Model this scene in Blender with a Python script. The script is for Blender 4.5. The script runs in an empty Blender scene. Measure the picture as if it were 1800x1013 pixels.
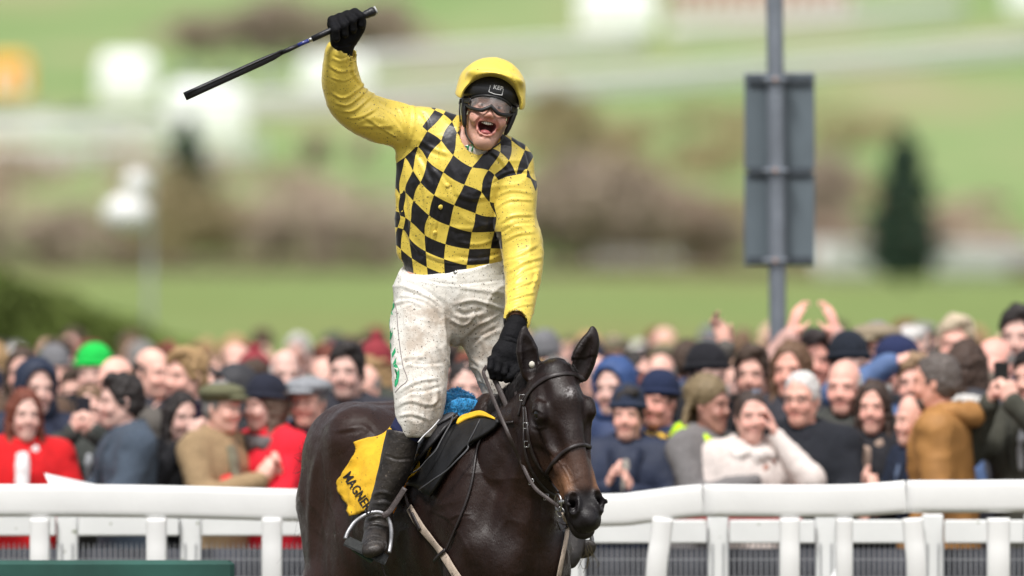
import bpy, math, random
import numpy as np
from mathutils import Vector, Matrix
from mathutils.bvhtree import BVHTree
random.seed(7); np.random.seed(7)
SC = bpy.context.scene
COL = SC.collection
# ---------------------------------------------------------------- camera
CAMY, CAMZ, FPX = -30.0, 2.1, 15000.0
cam_d = bpy.data.cameras.new('camera'); cam = bpy.data.objects.new('camera', cam_d); COL.objects.link(cam)
cam.location = (0, CAMY, CAMZ); cam.rotation_euler = (math.pi/2, 0, 0)
cam_d.sensor_width = 36; cam_d.lens = 300; cam_d.clip_start = 1; cam_d.clip_end = 6000
cam_d.dof.use_dof = True; cam_d.dof.focus_distance = 29.75; cam_d.dof.aperture_fstop = 2.3
SC.camera = cam
# ---------------------------------------------------------------- light
SUN_EL, SUN_AZ = math.radians(58), math.radians(-30)   # soft overcast light from the front left, above
w = bpy.data.worlds.new('World'); SC.world = w; w.use_nodes = True
nt = w.node_tree; bg = nt.nodes['Background']
sky = nt.nodes.new('ShaderNodeTexSky'); sky.sky_type = 'NISHITA'; sky.sun_disc = False
sky.sun_elevation = SUN_EL; sky.sun_rotation = math.pi + SUN_AZ
sky.air_density = 1.0; sky.dust_density = 4.0; sky.ozone_density = 1.0
hs = nt.nodes.new('ShaderNodeHueSaturation'); hs.inputs['Saturation'].default_value = 0.32
nt.links.new(sky.outputs[0], hs.inputs['Color']); nt.links.new(hs.outputs[0], bg.inputs['Color'])
bg.inputs['Strength'].default_value = 0.088
sun_d = bpy.data.lights.new('sun', 'SUN'); sun_d.energy = 2.3; sun_d.angle = math.radians(13); sun_d.color = (1, .975, .94)
sun = bpy.data.objects.new('sun', sun_d); COL.objects.link(sun)
sd = Vector((math.sin(SUN_AZ)*math.cos(SUN_EL), -math.cos(SUN_AZ)*math.cos(SUN_EL), math.sin(SUN_EL)))
sun.rotation_euler = (-sd).to_track_quat('-Z', 'Y').to_euler(); sun.location = (0, 0, 20)
SC.view_settings.view_transform = 'Standard'; SC.view_settings.look = 'None'
SC.view_settings.exposure = 0.70; SC.view_settings.gamma = 1.0; SC.view_settings.use_curve_mapping = False
SC.render.engine = 'CYCLES'
SC.cycles.use_denoising = True
SC.cycles.max_bounces = 6; SC.cycles.diffuse_bounces = 3; SC.cycles.glossy_bounces = 3; SC.cycles.transmission_bounces = 4
SC.cycles.transparent_max_bounces = 8

# ---------------------------------------------------------------- helpers
def P(px, py, y=0.0):
    d = y - CAMY
    return np.array([(px-900)*d/FPX, y, CAMZ-(py-506.5)*d/FPX])
def PX(V):
    d = V[..., 1]-CAMY
    return 900+V[..., 0]*FPX/d, 506.5-(V[..., 2]-CAMZ)*FPX/d
def unit(v): v = np.asarray(v, float); return v/np.linalg.norm(v)

def link(name, me, mat=None, parent=None, **props):
    o = bpy.data.objects.new(name, me); COL.objects.link(o)
    if mat is not None and me is not None:
        for m in (mat if isinstance(mat, (list, tuple)) else [mat]):
            me.materials.append(m)
    if parent is not None: o.parent = parent
    for k, v in props.items(): o[k] = v
    return o
def empty(name, loc, label, cat, group=None, rz=0):
    o = bpy.data.objects.new(name, None); COL.objects.link(o)
    o.location = loc; o.rotation_euler = (0, 0, rz); o.empty_display_size = .1
    o['label'] = label; o['category'] = cat
    if group: o['group'] = group
    return o
def tag(o, label, cat, group=None):
    o['label'] = label; o['category'] = cat
    if group: o['group'] = group
    return o

def npmesh(name, V, F, smooth=True, attrs=None, uv=None):
    """V (n,3) F (m,k) numpy"""
    me = bpy.data.meshes.new(name)
    V = np.asarray(V, np.float32); F = np.asarray(F, np.int32)
    n, m, k = len(V), len(F), F.shape[1]
    me.vertices.add(n); me.vertices.foreach_set('co', V.ravel())
    me.loops.add(m*k); me.loops.foreach_set('vertex_index', F.ravel())
    me.polygons.add(m); me.polygons.foreach_set('loop_start', np.arange(m, dtype=np.int32)*k)
    me.update(calc_edges=True)
    me.polygons.foreach_set('use_smooth', np.full(m, smooth))
    if attrs:
        for an, arr in attrs.items():
            arr = np.asarray(arr, np.float32)
            if arr.ndim == 1:
                a = me.attributes.new(an, 'FLOAT', 'POINT'); a.data.foreach_set('value', arr)
            else:
                if arr.shape[1] == 3: arr = np.concatenate([arr, np.ones((n, 1), np.float32)], 1)
                a = me.attributes.new(an, 'FLOAT_COLOR', 'POINT'); a.data.foreach_set('color', arr.ravel())
    if uv is not None:
        l = me.uv_layers.new(name='pattern'); l.data.foreach_set('uv', np.asarray(uv, np.float32)[F.ravel()].ravel())
    me.validate(); me.update()
    return me

class MB:
    """collects simple polygons"""
    def __init__(s): s.v = []; s.f = []
    def add(s, vs, fs):
        b = len(s.v); s.v += [tuple(map(float, v)) for v in vs]; s.f += [tuple(b+i for i in f) for f in fs]; return s
    def box(s, c, d, M=None, bev=0):
        cx, cy, cz = c; x, y, z = d[0]/2, d[1]/2, d[2]/2
        if bev <= 0:
            vs = [(sx*x, sy*y, sz*z) for sx in (-1, 1) for sy in (-1, 1) for sz in (-1, 1)]
            fs = [(0, 1, 3, 2), (4, 6, 7, 5), (0, 4, 5, 1), (2, 3, 7, 6), (0, 2, 6, 4), (1, 5, 7, 3)]
        else:
            b = bev; vs = []; fs = []
            ring = lambda X, Y, Z: [(-X, -Y+b, Z), (-X+b, -Y, Z), (X-b, -Y, Z), (X, -Y+b, Z), (X, Y-b, Z), (X-b, Y, Z), (-X+b, Y, Z), (-X, Y-b, Z)]
            for (X, Y, Z) in ((x-b, y-b, -z), (x, y, -z+b), (x, y, z-b), (x-b, y-b, z)): vs += ring(X, Y, Z)
            for i in range(3):
                for j in range(8):
                    fs.append((i*8+j, i*8+(j+1) % 8, (i+1)*8+(j+1) % 8, (i+1)*8+j))
            fs.append(tuple(range(7, -1, -1))); fs.append(tuple(range(24, 32)))
        out = []
        for v in vs:
            v = Vector(v)
            if M is not None: v = M @ v
            out.append((v[0]+cx, v[1]+cy, v[2]+cz))
        return s.add(out, fs)
    def tube(s, pts, rad, n=8, closed=False, caps=True, flat=None, up=None):
        """swept tube; rad scalar or list; flat=(ru,rv) ellipse multipliers with u axis = up x tangent"""
        pts = [Vector(p) for p in pts]; N = len(pts)
        if not hasattr(rad, '__len__'): rad = [rad]*N
        ru, rv = flat or (1, 1)
        ring0 = len(s.v); prev = None
        for i, p in enumerate(pts):
            if closed: t = pts[(i+1) % N]-pts[i-1]
            else: t = pts[min(i+1, N-1)]-pts[max(i-1, 0)]
            if t.length < 1e-9: t = Vector((0, 0, 1))
            t.normalize()
            if up is not None:
                upv = Vector(up[i]) if hasattr(up[0], '__len__') else Vector(up)
                u = upv.cross(t)
                if u.length < 1e-6: u = t.orthogonal()
            elif prev is None: u = t.orthogonal()
            else: u = prev - t*prev.dot(t)
            u.normalize(); prev = u; v = t.cross(u)
            for k in range(n):
                a = 2*math.pi*k/n
                q = p + u*(math.cos(a)*rad[i]*ru) + v*(math.sin(a)*rad[i]*rv)
                s.v.append(tuple(q))
        R = N if closed else N-1
        for i in range(R):
            a = ring0+i*n; b = ring0+((i+1) % N)*n
            for k in range(n): s.f.append((a+k, a+(k+1) % n, b+(k+1) % n, b+k))
        if caps and not closed:
            s.f.append(tuple(ring0+k for k in range(n-1, -1, -1))); s.f.append(tuple(ring0+(N-1)*n+k for k in range(n)))
        return s
    def lathe(s, prof, n=16, c=(0, 0, 0), M=None):
        b = len(s.v)
        for (r, z) in prof:
            for k in range(n):
                a = 2*math.pi*k/n; v = Vector((r*math.cos(a), r*math.sin(a), z))
                if M is not None: v = M @ v
                s.v.append((v[0]+c[0], v[1]+c[1], v[2]+c[2]))
        for i in range(len(prof)-1):
            for k in range(n): s.f.append((b+i*n+k, b+i*n+(k+1) % n, b+(i+1)*n+(k+1) % n, b+(i+1)*n+k))
        s.f.append(tuple(b+k for k in range(n-1, -1, -1))); s.f.append(tuple(b+(len(prof)-1)*n+k for k in range(n)))
        return s
    def mesh(s, name, smooth=False):
        me = bpy.data.meshes.new(name); me.from_pydata(s.v, [], s.f); me.update()
        me.polygons.foreach_set('use_smooth', [smooth]*len(me.polygons)); return me
    def build(s, name, mat, parent=None, smooth=False, **pr):
        return link(name, s.mesh(name, smooth), mat, parent, **pr)

def catmull(pts, sub=6):
    p = [np.asarray(q, float) for q in pts]
    if len(p) < 3:
        return [p[0]+(p[1]-p[0])*i/sub for i in range(sub+1)]
    out = []
    ext = [2*p[0]-p[1]]+p+[2*p[-1]-p[-2]]
    for i in range(1, len(ext)-2):
        a, b, c, d = ext[i-1:i+3]
        for j in range(sub):
            t = j/sub
            out.append(.5*((2*b)+(c-a)*t+(2*a-5*b+4*c-d)*t*t+(-a+3*b-3*c+d)*t**3))
    out.append(p[-1]); return out

# ---- value noise (numpy)
_perm = np.random.RandomState(3).rand(64, 64, 64).astype(np.float32)
def noise(V, s):
    q = np.asarray(V, np.float64)*s; i = np.floor(q).astype(int); f = q-i; f = f*f*(3-2*f)
    i &= 63; j = (i+1) & 63
    r = 0
    for a in (0, 1):
        for b in (0, 1):
            for c in (0, 1):
                wt = (f[:, 0] if a else 1-f[:, 0])*(f[:, 1] if b else 1-f[:, 1])*(f[:, 2] if c else 1-f[:, 2])
                r = r+wt*_perm[(j if a else i)[:, 0], (j if b else i)[:, 1], (j if c else i)[:, 2]]
    return r*2-1
def fbm(V, s, o=3):
    return sum(noise(V+7.3*k, s*2**k)/2**k for k in range(o))

def ridge(V, s, amp):
    w = V+np.stack([noise(V+k*11.1, s*.7) for k in range(3)], 1)*.35/s
    return amp*((1-np.abs(noise(w, s)))**5-.25)

# ---- SDF volume with surface nets
def frame(w, u=None):
    w = unit(w)
    if u is None: u = (1, 0, 0) if abs(w[0]) < .8 else (0, 1, 0)
    u = np.asarray(u, float); u = u-w*np.dot(u, w); u = unit(u)
    return u, np.cross(w, u), w
class Vol:
    def __init__(s, X, Y, Z):
        s.ax = [np.asarray(a, np.float32) for a in (X, Y, Z)]
        s.D = np.full([len(a) for a in s.ax], .05, np.float32)
    def _sl(s, lo, hi):
        sl = [slice(max(0, int(np.searchsorted(a, l))-1), min(len(a), int(np.searchsorted(a, h))+1)) for a, l, h in zip(s.ax, lo, hi)]
        if any(q.stop <= q.start for q in sl): return None, None
        g = [s.ax[0][sl[0]][:, None, None], s.ax[1][sl[1]][None, :, None], s.ax[2][sl[2]][None, None, :]]
        return tuple(sl), g
    def _put(s, sl, d, k, op):
        A = s.D[sl]; d = d.astype(np.float32)
        if op == 'add':
            h = np.maximum(k-np.abs(A-d), 0)/k; s.D[sl] = np.minimum(A, d)-h*h*k*.25
        elif op == 'sub':
            d = -d; h = np.maximum(k-np.abs(A-d), 0)/k; s.D[sl] = np.maximum(A, d)+h*h*k*.25
        elif op == 'and':
            h = np.maximum(k-np.abs(A-d), 0)/k; s.D[sl] = np.maximum(A, d)+h*h*k*.25
    def ell(s, c, r, M=None, k=.02, op='add'):
        c = np.asarray(c, float); r = np.asarray(r, float); m = r.max()+k+.02
        ext = m*np.ones(3) if M is not None else r+k+.02
        sl, g = s._sl(c-ext, c+ext)
        if sl is None: return
        d = [g[i]-c[i] for i in range(3)]
        if M is not None: d = [d[0]*M[j][0]+d[1]*M[j][1]+d[2]*M[j][2] for j in range(3)]   # M rows = axes
        q0 = np.sqrt(sum((d[j]/r[j])**2 for j in range(3))); q1 = np.sqrt(sum((d[j]/r[j]**2)**2 for j in range(3)))+1e-9
        s._put(sl, q0*(q0-1)/q1, k, op)
    def cone(s, a, b, r0, r1, k=.02, op='add', u=None):
        """tapered capsule; r may be (ru, rv) with u axis = u"""
        a = np.asarray(a, float); b = np.asarray(b, float)
        e0 = r0 if hasattr(r0, '__len__') else (r0, r0); e1 = r1 if hasattr(r1, '__len__') else (r1, r1)
        m = max(e0+e1) if isinstance(e0, tuple) and isinstance(e1, tuple) else max(max(e0), max(e1)); m += k+.02
        sl, g = s._sl(np.minimum(a, b)-m, np.maximum(a, b)+m)
        if sl is None: return
        v = b-a; L = np.linalg.norm(v)+1e-9
        U, Vv, W = frame(v/L, u)
        d = [g[i]-a[i] for i in range(3)]
        dot = lambda q: d[0]*q[0]+d[1]*q[1]+d[2]*q[2]
        t = dot(W)/L; tc = np.clip(t, 0, 1); al = (t-tc)*L
        ru = e0[0]+(e1[0]-e0[0])*tc; rv = e0[1]+(e1[1]-e0[1])*tc; rm = np.minimum(ru, rv)
        if e0[0] == e0[1] and e1[0] == e1[1]:
            dd = np.sqrt(dot(U)**2+dot(Vv)**2+al**2)-ru
        else:
            dd = (np.sqrt((dot(U)/ru)**2+(dot(Vv)/rv)**2+(al/rm)**2)-1)*rm
        s._put(sl, dd, k, op)
    def chain(s, pts, k=.02, u=None, op='add', sub=3):
        """pts: list of (pos, ru, rv); smoothed"""
        arr = [np.concatenate([np.asarray(p, float), [a, b]]) for p, a, b in pts]
        c = catmull(arr, sub)
        for i in range(len(c)-1):
            s.cone(c[i][:3], c[i+1][:3], (c[i][3], c[i][4]), (c[i+1][3], c[i+1][4]), k=k if i == 0 else .004, u=u, op=op)
    def plane(s, p, n, k=.004):
        """keep the side n points away from"""
        n = unit(n); g = [s.ax[0][:, None, None], s.ax[1][None, :, None], s.ax[2][None, None, :]]
        d = (g[0]-p[0])*n[0]+(g[1]-p[1])*n[1]+(g[2]-p[2])*n[2]
        s._put((slice(None),)*3, d, k, 'and')
    def mesh(s):
        D = s.D.copy(); D[0] = D[-1] = .05; D[:, 0] = D[:, -1] = .05; D[:, :, 0] = D[:, :, -1] = .05
        S = D < 0; n = D.shape
        c = np.zeros((n[0]-1, n[1]-1, n[2]-1), np.int8)
        for i in (0, 1):
            for j in (0, 1):
                for k in (0, 1):
                    c += S[i:n[0]-1+i, j:n[1]-1+j, k:n[2]-1+k]
        I, J, K = np.nonzero((c > 0) & (c < 8)); idm = np.full(c.shape, -1, np.int32); idm[I, J, K] = np.arange(len(I))
        acc = np.zeros((len(I), 3)); cnt = np.zeros(len(I))
        cor = {(i, j, k): D[I+i, J+j, K+k] for i in (0, 1) for j in (0, 1) for k in (0, 1)}
        for ax in range(3):
            for a in (0, 1):
                for b in (0, 1):
                    o = [a, b]; o.insert(ax, 0); e = [a, b]; e.insert(ax, 1)
                    d0, d1 = cor[tuple(o)], cor[tuple(e)]; m = (d0 < 0) != (d1 < 0)
                    t = np.where(m, d0/np.where(m, d0-d1, 1), 0)
                    p = np.zeros((len(I), 3)); p[:, :] = o; p[:, ax] = t
                    acc += p*m[:, None]; cnt += m
        q = acc/cnt[:, None]+np.stack([I, J, K], 1)
        V = np.stack([np.interp(q[:, i], np.arange(n[i]), s.ax[i]) for i in range(3)], 1)
        Fs = []
        for ax in range(3):
            A, B = [i for i in range(3) if i != ax]
            lo = [slice(None)]*3; hi = [slice(None)]*3; lo[ax] = slice(0, -1); hi[ax] = slice(1, None)
            e = S[tuple(lo)] != S[tuple(hi)]
            idx = list(np.nonzero(e)); okm = (idx[A] > 0) & (idx[B] > 0) & (idx[A] < n[A]-1) & (idx[B] < n[B]-1)
            idx = [q_[okm] for q_ in idx]
            def cell(da, db):
                c_ = list(idx); c_[A] = c_[A]-da; c_[B] = c_[B]-db; return idm[tuple(c_)]
            f = np.stack([cell(1, 1), cell(0, 1), cell(0, 0), cell(1, 0)], 1)
            fl = S[tuple(idx)]                       # inside at low end -> normal +ax
            if ax == 1: fl = ~fl
            f[~fl] = f[~fl][:, ::-1]
            Fs.append(f)
        F = np.concatenate(Fs); F = F[(F >= 0).all(1)]
        return V, F
def vnormals(V, F):
    a, b, c, d = (V[F[:, i]] for i in range(4))
    n = np.cross(c-a, d-b); N = np.zeros_like(V)
    for i in range(4): np.add.at(N, F[:, i], n)
    return N/(np.linalg.norm(N, axis=1)[:, None]+1e-12)
def relax(V, F, it=2, lam=.5, keep=None):
    E = np.concatenate([F[:, [0, 1]], F[:, [1, 2]], F[:, [2, 3]], F[:, [3, 0]]])
    cnt = np.bincount(E.ravel(), minlength=len(V)).astype(float)[:, None]
    for l in [lam, -lam*1.04]*it:
        S_ = np.zeros_like(V)
        for i in range(3):
            S_[:, i] = np.bincount(E[:, 0], V[E[:, 1], i], len(V))+np.bincount(E[:, 1], V[E[:, 0], i], len(V))
        V = V+l*(S_/np.maximum(cnt, 1)-V)
    return V
def axis(*segs):
    """non uniform axis: segs (start, end, step) ..."""
    out = []
    for a, b, st in segs: out += list(np.arange(a, b-1e-6, st))
    out.append(segs[-1][1]); return np.array(out)
def polydist(px, py, pts):
    """distance in px to polyline and param along 0..1"""
    best = np.full(len(px), 1e9); par = np.zeros(len(px)); side = np.zeros(len(px))
    pts = np.asarray(pts, float); seg = np.linalg.norm(np.diff(pts, axis=0), axis=1); tot = seg.sum(); run = 0
    for i in range(len(pts)-1):
        a, b = pts[i], pts[i+1]; v = b-a; L = seg[i]+1e-9
        t = np.clip(((px-a[0])*v[0]+(py-a[1])*v[1])/L**2, 0, 1)
        dx, dy = px-(a[0]+t*v[0]), py-(a[1]+t*v[1]); d = np.hypot(dx, dy)
        m = d < best; best[m] = d[m]; par[m] = ((run+t*L)/tot)[m]; side[m] = np.sign(v[0]*dy-v[1]*dx)[m]; run += L
    return best, par, side
def folds(V, N, items, front=.35):
    """cloth creases: items (polyline in photo pixels, width px, depth m)"""
    px, py = PX(V); D = np.zeros(len(V)); fr = np.clip((front-N[:, 1])/.3, 0, 1)
    for pts, wd, amp in items:
        pts = np.asarray(pts, float); lo = pts.min(0)-4*wd; hi = pts.max(0)+4*wd
        m = np.nonzero((px > lo[0]) & (px < hi[0]) & (py > lo[1]) & (py < hi[1]))[0]
        if not len(m): continue
        if len(pts) > 2: pts = np.array(catmull(pts, 4))
        d, t, sgn = polydist(px[m], py[m], pts)
        tap = np.clip(np.minimum(t, 1-t)*5+.25, 0, 1)
        prof = np.exp(-(d/wd)**2)-.55*np.exp(-((d*sgn-1.7*wd)/wd)**2)
        D[m] += amp*prof*tap
    return V+N*(D*fr)[:, None]

# ---- materials
def mk(name): 
    m = bpy.data.materials.new(name); m.use_nodes = True; t = m.node_tree; b = t.nodes['Principled BSDF']; return m, t, b
def N_(t, typ, **kw):
    n = t.nodes.new(typ)
    for k, v in kw.items():
        if k in n.inputs.keys() if isinstance(k, str) and not hasattr(n, k) else False: n.inputs[k].default_value = v
        else: setattr(n, k, v)
    return n
def mat(name, col, rough=.6, var=.15, scale=8, bump=.0, bscale=60, metal=0, sheen=0, spec=.5, mud=None, objcol=False, attr=None, coat=0):
    """procedural: base colour varied by noise; mud=(colour, dot scale, amount, blotch amount)"""
    m, t, b = mk(name); L = t.links
    tc = t.nodes.new('ShaderNodeTexCoord')
    b.inputs['Roughness'].default_value = rough; b.inputs['Metallic'].default_value = metal
    b.inputs['Specular IOR Level'].default_value = spec
    if sheen: b.inputs['Sheen Weight'].default_value = sheen; b.inputs['Sheen Roughness'].default_value = .4
    if coat: b.inputs['Coat Weight'].default_value = coat; b.inputs['Coat Roughness'].default_value = .25
    nz = t.nodes.new('ShaderNodeTexNoise'); nz.inputs['Scale'].default_value = scale; nz.inputs['Detail'].default_value = 6
    L.new(tc.outputs['Object'], nz.inputs['Vector'])
    mr = t.nodes.new('ShaderNodeMapRange'); mr.inputs[1].default_value = .3; mr.inputs[2].default_value = .7
    mr.inputs[3].default_value = 1-var; mr.inputs[4].default_value = 1+var
    L.new(nz.outputs[0], mr.inputs[0])
    vm = t.nodes.new('ShaderNodeVectorMath'); vm.operation = 'SCALE'; L.new(mr.outputs[0], vm.inputs['Scale'])
    if attr:
        a = t.nodes.new('ShaderNodeAttribute'); a.attribute_name = attr; src = a.outputs['Color']
        if objcol:
            oi = t.nodes.new('ShaderNodeObjectInfo'); mm = t.nodes.new('ShaderNodeVectorMath'); mm.operation = 'MULTIPLY'
            L.new(src, mm.inputs[0]); L.new(oi.outputs['Color'], mm.inputs[1]); src = mm.outputs[0]
        L.new(src, vm.inputs[0])
    elif objcol:
        oi = t.nodes.new('ShaderNodeObjectInfo'); L.new(oi.outputs['Color'], vm.inputs[0])
    else: vm.inputs[0].default_value = col[:3]
    out = vm.outputs[0]
    if mud:
        mc, ds, am, bl = mud
        def mixin(fac, colr, out):
            mx = t.nodes.new('ShaderNodeMix'); mx.data_type = 'RGBA'
            L.new(fac, mx.inputs[0]); L.new(out, mx.inputs[6]); mx.inputs[7].default_value = (*colr, 1); return mx.outputs[2]
        if bl > 0:
            n2 = t.nodes.new('ShaderNodeTexNoise'); n2.inputs['Scale'].default_value = 13; n2.inputs['Detail'].default_value = 8; n2.inputs['Roughness'].default_value = .7
            L.new(tc.outputs['Object'], n2.inputs['Vector'])
            r2 = t.nodes.new('ShaderNodeMapRange'); r2.inputs[1].default_value = .36; r2.inputs[2].default_value = .60; r2.inputs[4].default_value = bl
            L.new(n2.outputs[0], r2.inputs[0]); f = r2.outputs[0]
            a = t.nodes.new('ShaderNodeAttribute'); a.attribute_name = 'mud'
            mu = t.nodes.new('ShaderNodeMath'); mu.operation = 'MULTIPLY'; L.new(f, mu.inputs[0]); L.new(a.outputs['Fac'], mu.inputs[1])
            out = mixin(mu.outputs[0], tuple(min(1, c*4.5) for c in mc), out)
        for sc_, th in ((ds, .16), (ds*2.3, .2), (ds*.45, .08)):
            vo = t.nodes.new('ShaderNodeTexVoronoi'); vo.inputs['Scale'].default_value = sc_; vo.inputs['Randomness'].default_value = 1
            wob = t.nodes.new('ShaderNodeTexNoise'); wob.inputs['Scale'].default_value = sc_*1.5
            L.new(tc.outputs['Object'], wob.inputs['Vector'])
            va = t.nodes.new('ShaderNodeVectorMath'); va.operation = 'MULTIPLY_ADD'; va.inputs[1].default_value = (.6/sc_,)*3
            L.new(wob.outputs['Color'], va.inputs[0]); L.new(tc.outputs['Object'], va.inputs[2]); L.new(va.outputs[0], vo.inputs['Vector'])
            sep = t.nodes.new('ShaderNodeSeparateColor'); L.new(vo.outputs['Color'], sep.inputs[0])
            # dot radius varies per cell; only a share of cells have one
            rr = t.nodes.new('ShaderNodeMapRange'); rr.inputs[1].default_value = 1-am; rr.inputs[2].default_value = 1; rr.inputs[3].default_value = 0; rr.inputs[4].default_value = th*1.6
            L.new(sep.outputs[0], rr.inputs[0])
            lt = t.nodes.new('ShaderNodeMath'); lt.operation = 'SUBTRACT'; L.new(rr.outputs[0], lt.inputs[0]); L.new(vo.outputs['Distance'], lt.inputs[1])
            sm = t.nodes.new('ShaderNodeMapRange'); sm.inputs[1].default_value = 0; sm.inputs[2].default_value = .05; sm.inputs[4].default_value = .85; L.new(lt.outputs[0], sm.inputs[0])
            out = mixin(sm.outputs[0], mc, out)
    L.new(out, b.inputs['Base Color'])
    if bump > 0:
        nb = t.nodes.new('ShaderNodeTexNoise'); nb.inputs['Scale'].default_value = bscale; nb.inputs['Detail'].default_value = 5
        L.new(tc.outputs['Object'], nb.inputs['Vector'])
        bp = t.nodes.new('ShaderNodeBump'); bp.inputs['Strength'].default_value = bump; bp.inputs['Distance'].default_value = .01
        L.new(nb.outputs[0], bp.inputs['Height']); L.new(bp.outputs[0], b.inputs['Normal'])
    return m
# ================================================================ SETTING
def zprof(d):
    d = np.asarray(d, float)
    t = np.clip((d-300)/400, 0, 1); a = 3*t*t*(3-2*t)
    return a+np.where(d > 700, (d-700)*.0675*np.clip((d-700)/60+.3, 0, 1), 0)
_dd = np.concatenate([np.arange(35, 800, 1.0), np.arange(800, 1700, 3.0)]); _pp = 506.5-FPX*(zprof(_dd)-CAMZ)/_dd
def ground_d(py):
    """distance at which the ground shows at this picture height"""
    i = np.argmin(np.abs(_pp-py)); return float(_dd[i])
def undul(x, d): return .6*np.sin(x*.021+d*.004)*np.clip((d-400)/500, 0, 1)
def GP(px, d):
    x = (px-900)*d/FPX; return np.array([x, d+CAMY, float(zprof(d)+undul(x, d))])
dr = np.concatenate([np.array([-40, -10, 5, 15, 25, 30, 35, 45, 60, 80, 110, 150, 200, 250]), np.arange(300, 1700, 14), [1700, 1800, 2000, 2300]])
xr = np.linspace(-1, 1, 91)
XX = np.array([[x*(60+abs(d)*.35) for x in xr] for d in dr]); DD = np.repeat(dr[:, None], 91, 1)
Zg = zprof(np.minimum(DD, 1800))+undul(XX, DD)+np.where(DD > 1800, 0, 0)
Vg = np.stack([XX, DD+CAMY, Zg], 2).reshape(-1, 3); nx = 91
ii = np.arange(len(dr)-1)[:, None]*nx+np.arange(nx-1)[None]; ii = ii.ravel(); Fg = np.stack([ii, ii+1, ii+nx+1, ii+nx], 1)
m, t_, b_ = mk('turf'); L_ = t_.links
tc = t_.nodes.new('ShaderNodeTexCoord')
def nzn(scale, det=5, sc3=None):
    n = t_.nodes.new('ShaderNodeTexNoise'); n.inputs['Scale'].default_value = scale; n.inputs['Detail'].default_value = det
    if sc3:
        mp = t_.nodes.new('ShaderNodeMapping'); mp.inputs['Scale'].default_value = sc3; L_.new(tc.outputs['Object'], mp.inputs[0]); L_.new(mp.outputs[0], n.inputs[0])
    else: L_.new(tc.outputs['Object'], n.inputs[0])
    return n.outputs[0]
def ramp(inp, stops):
    r = t_.nodes.new('ShaderNodeValToRGB'); e = r.color_ramp.elements
    while len(e) < len(stops): e.new(.5)
    for k, (p, c) in enumerate(stops): e[k].position = p; e[k].color = (*c, 1)
    L_.new(inp, r.inputs[0]); return r.outputs[0]
g1 = ramp(nzn(.02, 6, (1, .25, 1)), [(.30, (.165, .215, .065)), (.48, (.19, .25, .085)), (.60, (.21, .22, .08)), (.72, (.24, .205, .11))])
g2 = ramp(nzn(1.2, 8), [(.3, (.75, .75, .75)), (.7, (1.2, 1.2, 1.2))])
mx = t_.nodes.new('ShaderNodeMix'); mx.data_type = 'RGBA'; mx.blend_type = 'MULTIPLY'; mx.inputs[0].default_value = 1; L_.new(g1, mx.inputs[6]); L_.new(g2, mx.inputs[7])
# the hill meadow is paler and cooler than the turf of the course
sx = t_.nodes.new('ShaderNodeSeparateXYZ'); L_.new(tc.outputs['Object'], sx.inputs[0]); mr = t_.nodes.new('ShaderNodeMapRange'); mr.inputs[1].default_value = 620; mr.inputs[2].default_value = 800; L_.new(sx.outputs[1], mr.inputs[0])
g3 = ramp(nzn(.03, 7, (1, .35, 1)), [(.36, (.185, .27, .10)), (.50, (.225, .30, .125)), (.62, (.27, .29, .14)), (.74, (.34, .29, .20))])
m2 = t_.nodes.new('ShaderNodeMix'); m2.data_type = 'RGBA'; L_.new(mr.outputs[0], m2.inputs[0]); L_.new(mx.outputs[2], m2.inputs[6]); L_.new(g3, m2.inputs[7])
mrn = t_.nodes.new('ShaderNodeMapRange'); mrn.inputs[1].default_value = 25; mrn.inputs[2].default_value = 90; L_.new(sx.outputs[1], mrn.inputs[0])
g4 = ramp(nzn(3, 6), [(.35, (.075, .060, .038)), (.55, (.10, .095, .05)), (.7, (.10, .115, .045))])   # unseen near ground, tinted brown to cut green bounce light on the rail posts
m4 = t_.nodes.new('ShaderNodeMix'); m4.data_type = 'RGBA'; L_.new(mrn.outputs[0], m4.inputs[0]); L_.new(g4, m4.inputs[6]); L_.new(m2.outputs[2], m4.inputs[7])
L_.new(m4.outputs[2], b_.inputs['Base Color']); b_.inputs['Roughness'].default_value = .95; b_.inputs['Specular IOR Level'].default_value = .1
go = link('ground', npmesh('ground', Vg, Fg), m); go['kind'] = 'structure'

whiteP = mat('white_paint', (.80, .80, .79), rough=.45, var=.04, scale=5, bump=.05)
whiteD = mat('white_rail_dirty', (.76, .77, .76), rough=.5, var=.07, scale=3, bump=.05, mud=((.30, .32, .24), 14, .15, .0))
def rail_fence(label, pts, h=1.2, step=2.4, r=.075, base=None):
    """far running rail: pts [(px, py)] of its foot on the ground"""
    W = [GP(px_, ground_d(py_)) for px_, py_ in pts]; h *= 1.15; r *= 2.1
    c = catmull(W, 5); root = empty('white_rail', tuple(c[0]), label, 'railing'); o0 = c[0]
    loc = [p-o0 for p in c]
    MB().tube([p+np.array([0, 0, h]) for p in loc], r, n=6).build('top_rail', whiteP, root, True)
    for q in (.62, .28): MB().tube([p+np.array([0, 0, h*q]) for p in loc], r*1.0, n=6).build('lower_rail', whiteP, root, True)
    pm = MB().tube([(0, 0, -.2), (0, 0, h)], r*.9, n=5).mesh('post', True); pm.materials.append(whiteP)
    L = np.array([0]+list(np.cumsum([np.linalg.norm(b-a) for a, b in zip(c, c[1:])]))); n = int(L[-1]/step)
    n = min(n, 70)
    for i in range(n+1):
        s_ = L[-1]*i/max(n, 1); p = np.array([np.interp(s_, L, [q[k] for q in loc]) for k in range(3)])
        o = link('post', pm, None, root); o.location = p
    return root
rail_fence('white running rail highest on the hill, right half, climbing to the right', [(1180, 62), (1430, 50), (1690, 30)], h=1.6, step=3, r=.22)
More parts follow.
